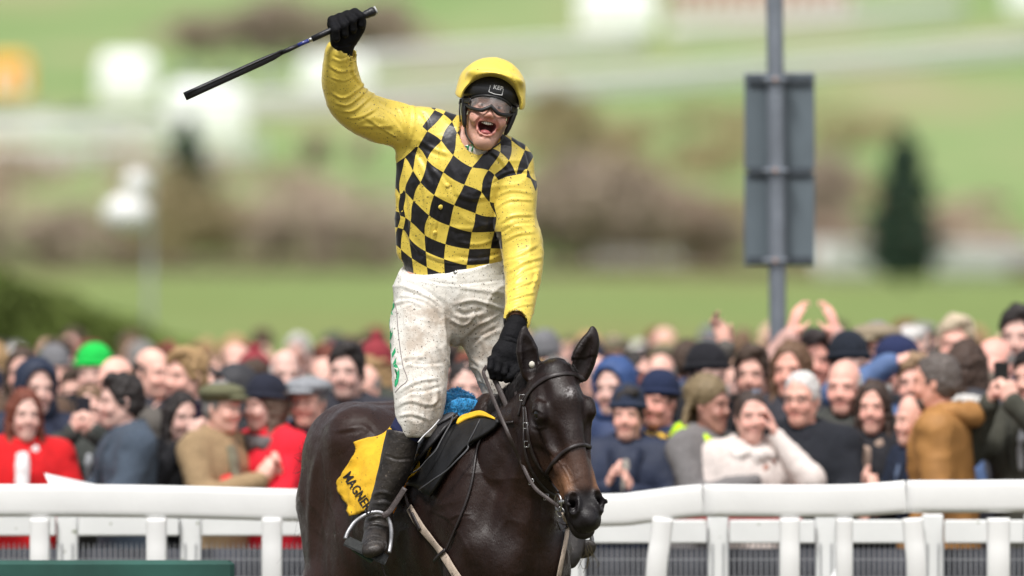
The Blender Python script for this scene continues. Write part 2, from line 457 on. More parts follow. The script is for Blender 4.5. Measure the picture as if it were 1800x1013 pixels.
rail_fence('long white running rail crossing the hill behind the grey sign', [(930, 168), (1200, 150), (1430, 128), (1860, 96)], h=2.1, step=3.2, r=.24)
rail_fence('white running rail on the hill to the left of the helmet, upper line', [(640, 118), (860, 102), (1130, 84)], h=1.8, step=3, r=.24)
rail_fence('white running rail crossing the hill behind the helmet, lower line', [(430, 205), (640, 192), (930, 168)], h=2.0, step=3, r=.2)
rail_fence('white running rail below the white marquees on the left', [(-60, 245), (150, 243), (300, 238)], h=1.3, step=2.4, r=.16)
rail_fence('white running rail lowest on the left slope above the bare trees', [(-60, 312), (200, 300), (460, 285)], h=1.9, step=2.6, r=.13)
rail_fence('white running rail at the foot of the hill on the right edge', [(1440, 492), (1620, 488), (1860, 486)], h=2.2, step=1.1, r=.10)
rail_fence('white running rail at the foot of the hill beside the grey sign', [(1040, 484), (1120, 484), (1200, 484)], h=1.5, step=.8, r=.022)
rail_fence('white running rail between the grey sign and the dark conifer', [(1430, 482), (1490, 482), (1550, 482)], h=2.0, step=.9, r=.10)
# pale buildings and tents on the hill
def marquee(name, label, cat, px0, px1, py0, py1, colw, colr, roof=.3, depth=6):
    pb = py1; d = ground_d(pb); a, b = GP(px0, d), GP(px1, d); s = d/FPX; W = (px1-px0)*s; H = (py1-py0)*s
    root = empty(name, tuple((a+b)/2), label, cat)
    hw = H*(1-roof)
    MB().box((0, depth/2, hw/2-.2), (W, depth, hw+.4), bev=.05).build('wall', colw, root)
    MB().add([(-W/2-.1, -.1, hw), (W/2+.1, -.1, hw), (W/2+.1, depth+.1, hw), (-W/2-.1, depth+.1, hw), (-W/2+W*.12, depth/2, H), (W/2-W*.12, depth/2, H)],
             [(0, 1, 5, 4), (2, 3, 4, 5), (1, 2, 5), (3, 0, 4), (3, 2, 1, 0)]).build('roof', colr, root)
    for k in range(max(1, int(W/2.2))):
        MB().box((-W/2+W*(k+.5)/max(1, int(W/2.2)), -.03, hw*.42), (.9, .06, hw*.7)).build('door', whiteP if colw is not whiteP else mat('tent_door', (.55, .57, .58), rough=.7), root)
    return root
canvas = mat('tent_canvas', (.82, .84, .82), rough=.7, var=.04, scale=2)
marquee('marquee', 'white marquee on the left slope, the smaller and higher one', 'tent', 172, 270, 92, 178, canvas, canvas)
marquee('marquee', 'large white marquee on the slope just under the whip tip', 'tent', 288, 432, 146, 236, canvas, canvas, .25)
marquee('marquee', 'white marquee on the slope under the raised elbow', 'tent', 525, 650, 92, 152, canvas, canvas, .3)
marquee('marquee', 'white building high on the hill left of the sign pole', 'building', 1015, 1152, -30, 46, canvas, canvas, .3)
brick_m = mat('far_brick', (.36, .24, .20), rough=.9, var=.2, scale=1)
marquee('long_building', 'long low reddish building at the top of the hill', 'building', 1170, 1500, -30, 22, brick_m, mat('far_tiles', (.33, .2, .15), rough=.9, var=.2, scale=1), .4, 10)
marquee('marquee', 'white tent high on the hill in the top right corner', 'tent', 1770, 1860, -40, 24, canvas, canvas)
marquee('kiosk', 'orange kiosk on the slope at the left edge', 'kiosk', -30, 50, 98, 168, mat('orange_paint', (.85, .36, .02), rough=.6), mat('orange_roof', (.80, .40, .04), rough=.6), .2, 4)
# parked cars
def car(label, px_, py_, col, L=4.3, sc=1.0, face=0):
    d = ground_d(py_); root = empty('parked_car', tuple(GP(px_, d)), label, 'car', 'cars parked on the hill', rz=face)
    root.scale = (sc, sc, sc)
    prof = [(-2.1, .35), (-2.1, .75), (-1.95, .88), (-1.2, .95), (-.65, 1.42), (.75, 1.45), (1.35, 1.0), (2.0, .9), (2.12, .7), (2.12, .35)]
    m = MB(); n = len(prof)
    ys = [-.82, -.78, .78, .82]
    vs = [(x, y*(1 if z < 1 else .88), z) for y in (-.84, .84) for x, z in prof]; m.add(vs, [tuple(range(n-1, -1, -1)), tuple(range(n, 2*n))]+[(i, (i+1) % n, n+(i+1) % n, n+i) for i in range(n)])
    o = m.build('body', car_m, root); o.color = (*col, 1)
    for x0, x1, xa, xb in ((-1.08, -.05, -.62, -.05), (.05, 1.15, .05, .70)):
        MB().add([(x0, -.80, .99), (x1, -.80, .99), (xb, -.755, 1.37), (xa, -.755, 1.37), (x0, -.76, .99), (x1, -.76, .99), (xb, -.72, 1.37), (xa, -.72, 1.37)], [(0, 1, 2, 3), (7, 6, 5, 4), (0, 4, 5, 1), (3, 2, 6, 7)]).build('window', glass_m, root)
    for x in (-1.3, 1.3):
        for y in (-.8, .8):
            w_ = MB().lathe([(.2, -.1), (.33, -.1), (.33, .1), (.2, .1)], 12, (x, y, .33), Matrix.Rotation(math.pi/2, 3, 'X')).build('wheel', tyre_m, root)
car_m = mat('car_paint', (1, 1, 1), rough=.3, objcol=True, var=.03, coat=.6); glass_m = mat('car_glass', (.02, .025, .03), rough=.1, var=0); tyre_m = mat('tyre', (.02, .02, .02), rough=.9)
ccol = [((.10, .10, .14), 'dark grey'), ((.5, .5, .55), 'silver'), ((.06, .07, .13), 'navy'), ((.28, .28, .33), 'grey'), ((.12, .10, .13), 'black'), ((.45, .46, .5), 'pale grey')]
nm = ['at the far left below the orange kiosk', 'second from the left below the kiosk', 'third from the left, left of the higher marquee', 'fourth from the left under the higher marquee', 'nearest the large marquee on its left']
for i in range(5): car(f'{ccol[i][1]} parked car {nm[i]}', 5+i*64, 222, ccol[i][0])
nm = ['on the slope left of the whip shaft', 'on the slope behind the whip shaft', 'on the slope left of the raised sleeve']
for i in range(3): car(f'{ccol[(i+3) % 6][1]} parked car {nm[i]}', 330+i*72, 142, ccol[(i+3) % 6][0])

# trees ------------------------------------------------------------
def tri_cloud(C, size, rs, flat=1):
    n = len(C); a = rs.randn(n, 3); a /= np.linalg.norm(a, axis=1)[:, None]; b = np.cross(a, rs.randn(n, 3)); b /= np.linalg.norm(b, axis=1)[:, None]
    s = size*(.6+.8*rs.rand(n, 1)); V = np.stack([C-a*s*.5-b*s*.3, C+a*s*.5-b*s*.3, C+a*s*.4+b*s*.35, C-a*s*.4+b*s*.35], 1).reshape(-1, 3)
    return V, np.arange(4*n).reshape(-1, 4)
bark = mat('bark', (.10, .075, .06), rough=.95, var=.3, scale=3)
def tree_meshes(kind, seed):
    rs = np.random.RandomState(seed); m = MB(); tips = []
    H = 1.0
    def br(p, d, L, r, lev):
        q = p+d*L; mid = p+d*L*.5+rs.randn(3)*L*.06; m.tube([p, mid, q], [r, r*.8, r*.6], n=5 if lev < 2 else 3, caps=False)
        tips.append((q, lev)); tips.append((mid, lev))
        if lev >= 3: return
        for k in range(4 if lev else 6):
            nd = unit(d+rs.randn(3)*.65+np.array([0, 0, .15])); t = .35+.65*rs.rand(); br(p+d*L*t, nd, L*(.55+.2*rs.rand()), r*.5, lev+1)
    if kind == 'bare':
        br(np.array([0, 0, -.02]), np.array([0, 0, 1.]), .38, .028, 0)
        P_ = np.array([t for t, l in tips if l >= 2]); C = np.repeat(P_, 14, 0)+rs.randn(len(P_)*14, 3)*.055
        V, F = tri_cloud(C, .030, rs); V[:, 2] = np.maximum(V[:, 2], .02)
        # keep loose: drop some clumps
        return m.mesh('trunk', True), npmesh('crown', V, F, smooth=False)
    m.tube([(0, 0, -.02), (0, 0, .5), (0, 0, .95)], [.02, .012, .003], n=6)
    n = 9000; z = .06+.94*rs.rand(n)**1.2; a = rs.rand(n)*6.283; lay = .85+.15*np.sin(z*60+rs.rand(n)); R = .215*(1-z)**.6*np.minimum(1, .45+z*2.6)*lay*(1+.25*np.sin(5*z*6.28+2*a))*(np.sqrt(rs.rand(n))*.5+.55)*(1+.2*np.sin(a*3+z*9))+.004
    C = np.stack([R*np.cos(a), R*np.sin(a), z], 1); V, F = tri_cloud(C, .024, rs)
    return m.mesh('trunk', True), npmesh('crown', V, F, smooth=False)
bare = [tree_meshes('bare', s_) for s_ in (1, 2, 3)]; con = [tree_meshes('con', 4)]
twig = [mat('twigs_mauve', (.40, .32, .25), rough=.95, var=.3, scale=.4), mat('twigs_olive', (.34, .28, .15), rough=.95, var=.3, scale=.4), mat('twigs_brown', (.36, .29, .22), rough=.95, var=.3, scale=.4), mat('twigs_pink', (.44, .33, .26), rough=.95, var=.3, scale=.4)]
needle = mat('needles', (.045, .085, .055), rough=.9, var=.4, scale=1)
for me, _ in bare+con: me.materials.append(bark)
def tree(name, label, cat, group, px_, pyb, pyt, kind, mi, wd=1.0):
    d = ground_d(pyb) if pyb < 500 else 560+(505-pyb)*3; g = GP(px_, d); H = (pyb-pyt)*d/FPX*1.02
    root = empty(name, tuple(g), label, cat, group, rz=px_*.7); root.scale = (H*wd, H*wd, H)
    t, c = (bare[mi % 3] if kind == 'bare' else con[0])
    link('trunk', t, None, root)
    c2 = c.copy(); c2.materials.append(twig[mi % 4] if kind == 'bare' else needle); link('crown', c2, None, root)
    return root
bt = [(-20, 478, 340, 0, 'at the left edge'), (60, 480, 350, 2, 'left of the white loudspeakers'), (135, 478, 330, 0, 'just left of the white loudspeakers'), (215, 480, 380, 2, 'below the white loudspeakers'), (330, 482, 250, 1, 'olive tinted, right of the loudspeaker pole'), (385, 478, 300, 1, 'second to the right of the loudspeaker pole'),
      (480, 482, 320, 2, 'midway between the pole and the jockey'), (560, 480, 330, 0, 'left of the jockey'), (640, 482, 330, 2, 'close to the left of the jockey body'), (690, 480, 350, 0, 'touching the jockey body on the left'),
      (960, 482, 215, 2, 'just right of the lowered arm'), (1010, 480, 190, 0, 'tall, right of the lowered arm'), (1075, 482, 200, 2, 'tall, midway between arm and sign'), (1140, 480, 230, 0, 'left of the grey sign'), (1200, 482, 270, 3, 'second to the left of the sign'), (1260, 480, 300, 2, 'nearest the sign on its left'),
      (1395, 478, 330, 3, 'behind the grey sign'), (1465, 480, 340, 3, 'right of the grey sign'), (1520, 482, 380, 1, 'beside the dark conifer on its left'), (1660, 470, 370, 3, 'beside the dark conifer on its right'), (1730, 476, 405, 3, 'low, near the right edge'), (1790, 478, 415, 3, 'low, at the right edge'), (1440, 430, 200, 0, 'on the slope above the sign post right side')]
for px_, b, t, mi, wh in bt: tree('bare_tree', f'leafless brownish tree {wh}', 'tree', 'leafless trees at the foot of the hill', px_, b, t, 'bare', mi, 1.0 if b-t > 120 else 1.3)
rb = np.random.RandomState(31)
def thicket(label, px0, px1, n, hh, matl):
    C = []
    for i in range(n):
        px_ = px0+rb.rand()*(px1-px0); d_ = ground_d(482-rb.rand()*45); g = GP(px_, d_); H = (hh[0]+rb.rand()*hh[1])*d_/FPX
        k = 700; u = rb.randn(k, 3)*np.array([.5, .4, .22])*H+np.array([0, 0, .5*H]); u[:, 2] = np.clip(u[:, 2], .05, H); C.append(g+u)
    V, F = tri_cloud(np.concatenate(C), .42, rb)
    o = link('thicket', npmesh('thicket', V, F, smooth=False), matl); o['kind'] = 'stuff'; return o
def scrub(n, px0, px1, py0, py1, hh, matl):
    C = []
    for i in range(n):
        px_ = px0+rb.rand()*(px1-px0); d_ = ground_d(py0+rb.rand()*(py1-py0)); g = GP(px_, d_); H = (hh[0]+rb.rand()*hh[1])*d_/FPX
        u = rb.randn(260, 3)*np.array([.7, .5, .22])*H+np.array([0, 0, .45*H]); u[:, 2] = np.clip(u[:, 2], .05, H); C.append(g+u)
    V, F = tri_cloud(np.concatenate(C), .5, rb); o = link('scrub', npmesh('scrub', V, F, smooth=False), matl); o['kind'] = 'stuff'
scrub(46, 940, 1560, 210, 440, (25, 45), twig[1]); scrub(26, 1380, 1800, 330, 450, (16, 24), twig[3]); scrub(26, -40, 700, 285, 430, (22, 40), twig[3]); scrub(14, 280, 760, 40, 90, (25, 40), twig[2])
thicket('', -60, 700, 7, (50, 110), twig[0]); thicket('', 930, 1340, 5, (80, 130), twig[1])
ht = [(330, 92, 0, 3, 'high on the hill left of the whip'), (400, 95, -30, 2, 'high on the hill above the whip shaft'), (470, 92, -50, 0, 'high on the hill left of the gloved fist'), (540, 95, -60, 2, 'high on the hill just left of the fist'), (640, 90, -40, 2, 'high on the hill right of the fist'), (690, 80, -40, 0, 'high on the hill, second right of the fist'),
      (565, 290, 215, 3, 'low pinkish, on the slope left of the shoulder'), (640, 285, 225, 3, 'low pinkish, beside the checked shoulder'), (985, 225, 120, 1, 'on the slope right of the helmet'), (1050, 330, 160, 1, 'on the slope between helmet and sign')]
for px_, b, t, mi, wh in ht: tree('bare_tree', f'leafless tree {wh}', 'tree', 'leafless trees on the hill', px_, b, t, 'bare', mi, 1.5)
tree('conifer', 'tall dark conifer standing right of the grey sign', 'tree', None, 1588, 506, 232, 'con', 0, 1.3)
tree('conifer', 'small dark conifer behind the leafless trees on the left', 'tree', None, 330, 420, 215, 'con', 0, 1.35)
rs = np.random.RandomState(21)
def hedge(label, px0, px1, pyb, h, matl, n=9000, dep=3, top=None, d=None):
    d = d or ground_d(pyb); a, b = GP(px0, d), GP(px1, d); root = (a+b)/2; u = rs.rand(n); hh = (np.interp(u, np.linspace(0, 1, len(h)), h) if hasattr(h, '__len__') else np.full(n, h))
    L = np.linalg.norm(b-a); C = np.stack([(u-.5)*L, (rs.rand(n)-.5)*dep, hh*(1-.06*rs.rand(n)**2)*rs.rand(n)**.45], 1)
    C[:, 2] *= 1+.02*np.sin(u*31)
    V, F = tri_cloud(C, max(.09, L*.006), rs)
    o = link('hedge', npmesh('hedge', V, F, smooth=False), matl); o.location = root; tag(o, label, 'hedge'); return o
hm = mat('hedge_brown', (.22, .165, .12), rough=.95, var=.3, scale=.5); hg = mat('hedge_green', (.17, .225, .05), rough=.95, var=.5, scale=.6)
hedge('long low brown hedge at the foot of the hill left of the jockey', -80, 700, 489, 1.1, hm, dep=4)
hedge('long low brown hedge at the foot of the hill right of the jockey', 940, 1860, 487, 1.1, hm, dep=4)
ho = hedge('clipped green hedge behind the crowd at the left edge', -160, 440, 0, [2.45, 2.4, 2.22, 1.97, 1.68, 1.40, 1.1], hg, n=26000, dep=2.2, d=105)
# white loudspeakers on a thin post
d = 108; s_ = d/FPX; gx = GP(263, d); lp = empty('loudspeaker_post', tuple(gx), 'thin pale post carrying white round loudspeakers behind the crowd at left', 'loudspeaker')
zt = lambda py_: CAMZ-(py_-506.5)*s_
pale = mat('pale_grey_paint', (.30, .33, .30), rough=.6)
MB().tube([(0, 0, -.2), (0, 0, zt(300))], .036, n=10).build('pole', pale, lp, True)
sph = lambda rx, ry, rz, c: MB().add([tuple(np.array(v)*np.array([rx, ry, rz])+np.array(c)) for v in MB().lathe([(math.sin(a), -math.cos(a)) for a in np.linspace(.02, 3.12, 11)], 18).v], MB().lathe([(math.sin(a), -math.cos(a)) for a in np.linspace(.02, 3.12, 11)], 18).f)
sph(.30, .25, .24, ((223-263)*s_, -.1, zt(376))).build('speaker_dome', whiteP, lp, True)
sph(.16, .16, .17, ((240-263)*s_, -.1, zt(322))).build('speaker_dome', whiteP, lp, True)
MB().tube([((223-263)*s_, 0, zt(400)), (0, 0, zt(405))], .03, n=8).build('arm', pale, lp, True)
MB().tube([((240-263)*s_, 0, zt(322)), (0, 0, zt(318))], .03, n=8).build('arm', pale, lp, True)
# grey sign seen from the back on its pole, standing in the crowd
d = 39.5; s_ = d/FPX; sgn = empty('sign_post', tuple(GP(1369, d)*np.array([1, 1, 0])), 'grey metal sign seen from behind on a tall galvanised pole', 'sign')
galv = mat('galvanised_steel', (.20, .225, .26), rough=.5, metal=.25, var=.12, scale=12); sgm = mat('sign_back', (.115, .145, .165), rough=.55, var=.08, scale=6); bar = mat('sign_rail', (.05, .062, .075), rough=.6)
Z = lambda py_: CAMZ-(py_-506.5)*s_
MB().tube([(0, 0, 0), ((1367-1369)*s_*1, 0, Z(560)), ((1361-1369)*s_, 0, Z(-60)), ((1360-1369)*s_, 0, Z(-130))], .040, n=20).build('pole', galv, sgn, True)
for a, b in ((128, 299), (303, 468)):
    MB().box(((1371-1369)*s_, .065, (Z(a)+Z(b))/2), (124*s_, .012, (b-a)*s_), bev=.002).build('sign_panel', sgm, sgn)
for py_ in (140, 300, 458):
    MB().box(((1371-1369)*s_, .050, Z(py_)), (112*s_, .018, 13*s_)).build('sign_rail', bar, sgn)
    MB().tube([(-.052-.012, -.0, Z(py_)), (-.06-.012, -.045, Z(py_)), (.035, -.045, Z(py_)), (.035, 0, Z(py_))], .010, n=6).build('clamp', galv, sgn)
    MB().lathe([(.011, 0), (.011, .012), (.001, .013)], 8, (-.018, -.052, Z(py_)), Matrix.Rotation(math.pi/2, 3, 'X')).build('bolt', mat('bolt_rust', (.45, .32, .28), rough=.6), sgn)

# running rail and crowd barrier -----------------------------------
RY = 3.2
def prism_path(m, pts, prof, up=(0, 0, 1)):
    pts = [np.asarray(p, float) for p in pts]; n = len(pts); k = len(prof); b0 = len(m.v)
    for i in range(n):
        t = unit(pts[min(i+1, n-1)]-pts[max(i-1, 0)]); s_ = unit(np.cross(t, up)); u = np.cross(s_, t)
        for a, b in prof: m.v.append(tuple(pts[i]+s_*a+u*b))
    for i in range(n-1):
        for j in range(k): m.f.append((b0+i*k+j, b0+i*k+(j+1) % k, b0+(i+1)*k+(j+1) % k, b0+(i+1)*k+j))
    m.f.append(tuple(b0+j for j in range(k-1, -1, -1))); m.f.append(tuple(b0+(n-1)*k+j for j in range(k)))
oval = [(.034*math.copysign(abs(math.cos(a))**.45, math.cos(a)), .0635*math.copysign(abs(math.sin(a))**.45, math.sin(a))) for a in np.linspace(0, 2*math.pi, 25)[:-1]]
rr = empty('running_rail', (0, RY, 0), 'white plastic running rail on curved posts in front of the crowd', 'railing')
def loc(px_, py_, y, o=RY): p = P(px_, py_, y); return p-np.array([0, o, 0])
m = MB(); prism_path(m, catmull([loc(a, b, RY) for a, b in [(-260, 882), (40, 880), (280, 882), (540, 889)]], 6), oval); m.build('top_rail', whiteP, rr, True)
m = MB(); prism_path(m, catmull([loc(a, b, RY) for a, b in [(541, 889), (800, 897), (1062, 897), (1130, 892), (1190, 884), (1236, 880)]], 6), oval); m.build('top_rail', whiteP, rr, True)
m = MB(); prism_path(m, catmull([loc(a, b, RY) for a, b in [(1237, 880), (1400, 881), (1500, 880), (1560, 876), (1593, 873)]], 6), oval); m.build('top_rail', whiteP, rr, True)
m = MB(); prism_path(m, catmull([loc(a, b, RY) for a, b in [(1594, 873), (1700, 873), (1800, 872), (2080, 872)]], 6), oval); m.build('top_rail', whiteP, rr, True)
def gpost(px_, w_=.062, lean=0, bend=.05):
    m = MB(); x = (px_-900)*(RY-CAMY)/FPX; q = w_/2
    pr = [(q, .03), (q*.8, .04), (-q*.8, .04), (-q, .03), (-q, -.03), (-q*.8, -.04), (q*.8, -.04), (q, -.03)]
    c = catmull([(x+lean, .06, 0), (x+lean, .03, .7), (x+lean*.8, .0, 1.0), (x+lean*.3, .002, 1.12), (x, .002, 1.206)], 5)
    prism_path(m, c, pr, up=(0, 1, 0)); m.build('post', whiteP, rr, True)
for px_, w_, l_ in ((70, .075, 0), (275, .078, 0), (478, .078, 0), (700, .075, 0), (930, .075, 0), (1165, .082, -.03), (1388, .078, 0), (1484, .066, 0), (1604, .078, .02), (1755, .088, 0), (1915, .075, 0), (-120, .075, 0)): gpost(px_, w_, l_)
BY = 3.95
cb = empty('crowd_barrier', (0, BY, 0), 'white boarded barrier with wire mesh panels behind the running rail', 'fence')
wire = mat('mesh_wire', (.35, .36, .38), rough=.5, metal=.4)
sheet_m = mat('backing_sheet', (.075, .078, .095), rough=.8, var=.5, scale=3, bump=.2, bscale=8)
posts = [-190, 118, 335, 560, 790, 1010, 1262, 1452, 1640, 1820, 2020]
for i, p0 in enumerate(posts):
    x = (p0-900)*(BY-CAMY)/FPX
    MB().box((x, .03, .60), (.085, .05, 1.20), bev=.006).build('post', whiteD, cb)
    if i < len(posts)-1:
        x1 = (posts[i+1]-900)*(BY-CAMY)/FPX; tz = P(0, 914 if p0 > 900 else 905, BY)[2]; bz = P(0, 955 if p0 > 900 else 942, BY)[2]
        MB().box(((x+x1)/2, -.015, (tz+bz)/2), (x1-x-.09, .022, tz-bz), bev=.005).build('board', whiteD, cb)
        MB().box(((x+x1)/2, .11, .53), (x1-x-.05, .006, 1.06)).build('backing_sheet', sheet_m, cb)
        m = MB(); n = int((x1-x)/.021)
        for k in range(1, n): xx = x+(x1-x)*k/n; m.box((xx, 0, .56), (.0042, .0042, 1.05))
        for z in np.linspace(.1, 1.02, 14): m.box(((x+x1)/2, .005, z), (x1-x-.09, .0042, .0042))
        o = m.build('wire_mesh', wire, cb); o['kind'] = 'stuff'
MB().box(((1300-900)*.00226, .30, 1.17), (.52, .03, .06)).build('rear_board', mat('red_board', (.35, .05, .05), rough=.7, var=.2), cb)
m = MB(); a, b = (1443-900)*(BY-CAMY)/FPX, (1510-900)*(BY-CAMY)/FPX
m.tube([(a-.08, -.09, .72), (a+.10, -.09, 1.02)], .022, n=8); m.build('brace', whiteD, cb, True)
st_m = mat('step_concrete', (.22, .21, .19), rough=.9, var=.2, scale=3, bump=.2)
for y0, y1, zt_ in ((4.9, 8.3, .14), (8.3, 36.0, .22)):
    o = MB().box((0, (y0+y1)/2, zt_/2), (16, y1-y0-.002, zt_)).build('viewing_step', st_m); o['kind'] = 'structure'
# green board low in the left corner, close to the horse
gb = MB(); A0 = P(-120, 985, 1.7); B0 = P(412, 990, 1.7)
gb.box(((A0[0]+B0[0])/2, 1.7, A0[2]/2), (B0[0]-A0[0], .05, A0[2]), bev=.015)
tag(gb.build('green_board', mat('green_board', (.018, .075, .060), rough=.8, var=.25, scale=5, bump=.2, bscale=12)), 'dark green board standing low in the bottom left corner', 'board')
wp_ = MB(); c0 = P(78, 838, 4.15); c1 = P(175, 866, 4.05)
wp_.add([P(78, 832, 4.15), P(92, 866, 4.02), P(182, 868, 4.02), P(170, 852, 4.2), P(80, 834, 4.16), P(94, 868, 4.03), P(184, 870, 4.03), P(172, 854, 4.21)], [(0, 1, 2, 3), (7, 6, 5, 4), (0, 4, 5, 1), (1, 5, 6, 2), (2, 6, 7, 3), (3, 7, 4, 0)])
tag(wp_.build('paper', whiteP), 'white racecard paper resting on the barrier by the red coat', 'paper')

# ================================================================ HORSE
HA = math.radians(26); HC = np.array([-.16, 0.0, 0.0])
HF = np.array([math.sin(HA), -math.cos(HA), 0]); HL = np.array([math.cos(HA), math.sin(HA), 0]); HZ = np.array([0, 0, 1.0])
def h2w(v): v = np.asarray(v, float); return HC+v[..., 0:1]*HF+v[..., 1:2]*HL+v[..., 2:3]*HZ
def w2h(v): v = np.asarray(v, float)-HC; return np.stack([v@HF, v@HL, v@HZ], -1)
HORSE_RZ = -math.pi/2+HA
POLL = P(975, 648, -.55); HAX = unit([.12, -.20, -.53]); yaw = math.radians(20)
HT = np.array([math.cos(yaw), math.sin(yaw), 0]); HT = unit(HT-HAX*np.dot(HT, HAX)); HN = np.cross(HT, HAX)
if HN[1] > 0: HN = -HN
def hd(s_, t_, n_): return POLL+s_*HAX+t_*HT+n_*HN            # head-local -> world
_lf = lambda w_: np.array([w_@HF, w_@HL, w_@HZ])
LA, LT, LN = _lf(HAX), _lf(HT), _lf(HN)
def hl(s_, t_, n_): return w2h(hd(s_, t_, n_))
hax_frame = [LA, LT, LN]

vol = Vol(axis((-1.35, -1.2, .02), (-1.2, .45, .013), (.45, 1.0, .0045)),
          axis((-.42, -.2, .013), (-.2, .26, .0045), (.26, .42, .013)),
          axis((0, .9, .02), (.9, 1.2, .013), (1.2, 2.02, .0045)))
# trunk
vol.chain([((.43, 0, 1.23), .12, .21), ((.24, 0, 1.27), .195, .31), ((-.05, 0, 1.27), .255, .325), ((-.35, 0, 1.27), .270, .31),
           ((-.60, 0, 1.35), .240, .275), ((-.80, 0, 1.41), .225, .265), ((-.95, 0, 1.38), .16, .20)], k=.05, u=(0, 1, 0), sub=4)
vol.chain([((.22, 0, 1.50), .06, .10), ((.02, 0, 1.54), .07, .10), ((-.3, 0, 1.50), .10, .09), ((-.6, 0, 1.55), .12, .10)], k=.10, u=(0, 1, 0))
for sgn in (-1, 1):
    vol.ell((-.70, sgn*.11, 1.50), (.28, .145, .19), k=.09)
    vol.ell((-.55, sgn*.17, 1.56), (.09, .07, .09), k=.09)                 # point of hip
    vol.cone((-.82, sgn*.135, 1.33), (-.74, sgn*.155, .98), (.19, .115), (.15, .085), k=.07, u=(1, 0, 0))
    vol.cone((-.76, sgn*.16, 1.0), (-.98, sgn*.17, .60), .12, .055, k=.05)
    vol.cone((-.98, sgn*.17, .60), (-.93, sgn*.16, .20), .052, .034, k=.03)
    vol.cone((-.93, sgn*.16, .20), (-.88, sgn*.16, .09), .038, .045, k=.03)
    vol.cone((-.88, sgn*.16, .05), (-.88, sgn*.16, .0), .055, .065, k=.01)
    vol.ell((-.56, sgn*.185, 1.12), (.12, .07, .17), k=.08)                  # stifle
    vol.ell((.28, sgn*.125, 1.30), (.12, .085, .26), k=.06)                   # shoulder
    vol.cone((.12, sgn*.12, 1.52), (.40, sgn*.115, 1.20), .07, .085, k=.06)
    vol.ell((.45, sgn*.07, 1.14), (.09, .085, .12), k=.05)                 # chest muscle
    vol.cone((.32, sgn*.135, 1.10), (.34, sgn*.135, .62), .095, .052, k=.06)
    vol.cone((.34, sgn*.15, .60), (.32, sgn*.15, .22), .048, .032, k=.03)
    vol.cone((.32, sgn*.15, .22), (.37, sgn*.15, .09), .036, .044, k=.03)
    vol.cone((.37, sgn*.15, .05), (.37, sgn*.15, .0), .055, .065, k=.01)
# neck
vol.chain([((.20, 0, 1.37), .17, .27), ((.34, .0, 1.47), .135, .22), ((.46, .02, 1.59), .10, .17), ((.55, .03, 1.68), .082, .13), ((.60, .035, 1.735), .072, .10)], k=.09, u=(0, 1, 0), sub=4)
vol.chain([((.15, 0, 1.63), .03, .05), ((.30, .0, 1.70), .03, .05), ((.46, .02, 1.79), .03, .05)], k=.09, u=(0, 1, 0), sub=3)
for sgn in (-1, 1): vol.cone((.42, sgn*.05, 1.22), (.62, sgn*.055+.02, 1.60), .05, .035, k=.06)
# head
def hell(s_, t_, n_, r, k=.015, op='add'): vol.ell(hl(s_, t_, n_), r, M=hax_frame, k=k, op=op)
def hcone(a, b, r0, r1, k=.015, op='add'): vol.cone(hl(*a), hl(*b), r0, r1, k=k, op=op, u=LT)
vol.chain([(hl(.005, 0, -.048), .062, .055), (hl(.07, 0, -.045), .088, .08), (hl(.16, 0, -.047), .094, .088), (hl(.25, 0, -.048), .074, .085),
           (hl(.34, 0, -.045), .064, .075), (hl(.43, 0, -.040), .056, .063), (hl(.50, 0, -.038), .053, .052), (hl(.55, 0, -.038), .048, .044)], k=.04, u=LT, sub=4)
hcone((.02, 0, .0), (.12, 0, .015), .05, .055, k=.04)                        # forehead
hcone((.14, 0, .018), (.44, 0, -.002), .035, .022, k=.04)                    # nasal bone
for t in (-1, 1):
    hell(.20, t*.052, -.125, (.125, .034, .085), k=.035)                     # jowl
    hcone((.27, t*.034, -.115), (.53, t*.02, -.085), .03, .024, k=.03)
    hell(.158, t*.090, .000, (.042, .024, .030), k=.03)                      # orbit
    hcone((.130, t*.088, .016), (.180, t*.094, .018), .010, .009, k=.016)    # brow
    hcone((.21, t*.080, -.022), (.36, t*.052, -.035), .013, .008, k=.022)    # facial crest
    hell(.085, t*.078, .028, (.03, .014, .012), k=.03, op='sub')             # temple hollow
    hell(.30, t*.062, .012, (.07, .014, .018), k=.03, op='sub')
    hell(.165, t*.115, .006, (.018, .014, .0115), k=.008, op='sub')           # eye opening
    hell(.505, t*.044, .000, (.046, .026, .030), k=.02)                      # nostril rim
    hcone((.475, t*.040, .016), (.51, t*.064, .018), .010, .012, k=.012)
    hcone((.486, t*.050, .026), (.525, t*.054, .012), .018, .014, k=.007, op='sub')
    hcone((.50, t*.050, .010), (.51, t*.04, -.03), .012, .008, k=.006, op='sub')
    hcone((.36, t*.040, -.015), (.46, t*.046, -.005), .012, .014, k=.025)
hell(.565, 0, -.022, (.034, .049, .036), k=.02)                              # upper lip
hell(.555, 0, .006, (.034, .026, .02), k=.02)
hell(.562, .006, -.084, (.042, .046, .026), k=.018)                              # lower lip and chin
hell(.590, 0, -.060, (.05, .08, .005), k=.007, op='sub')                     # mouth line
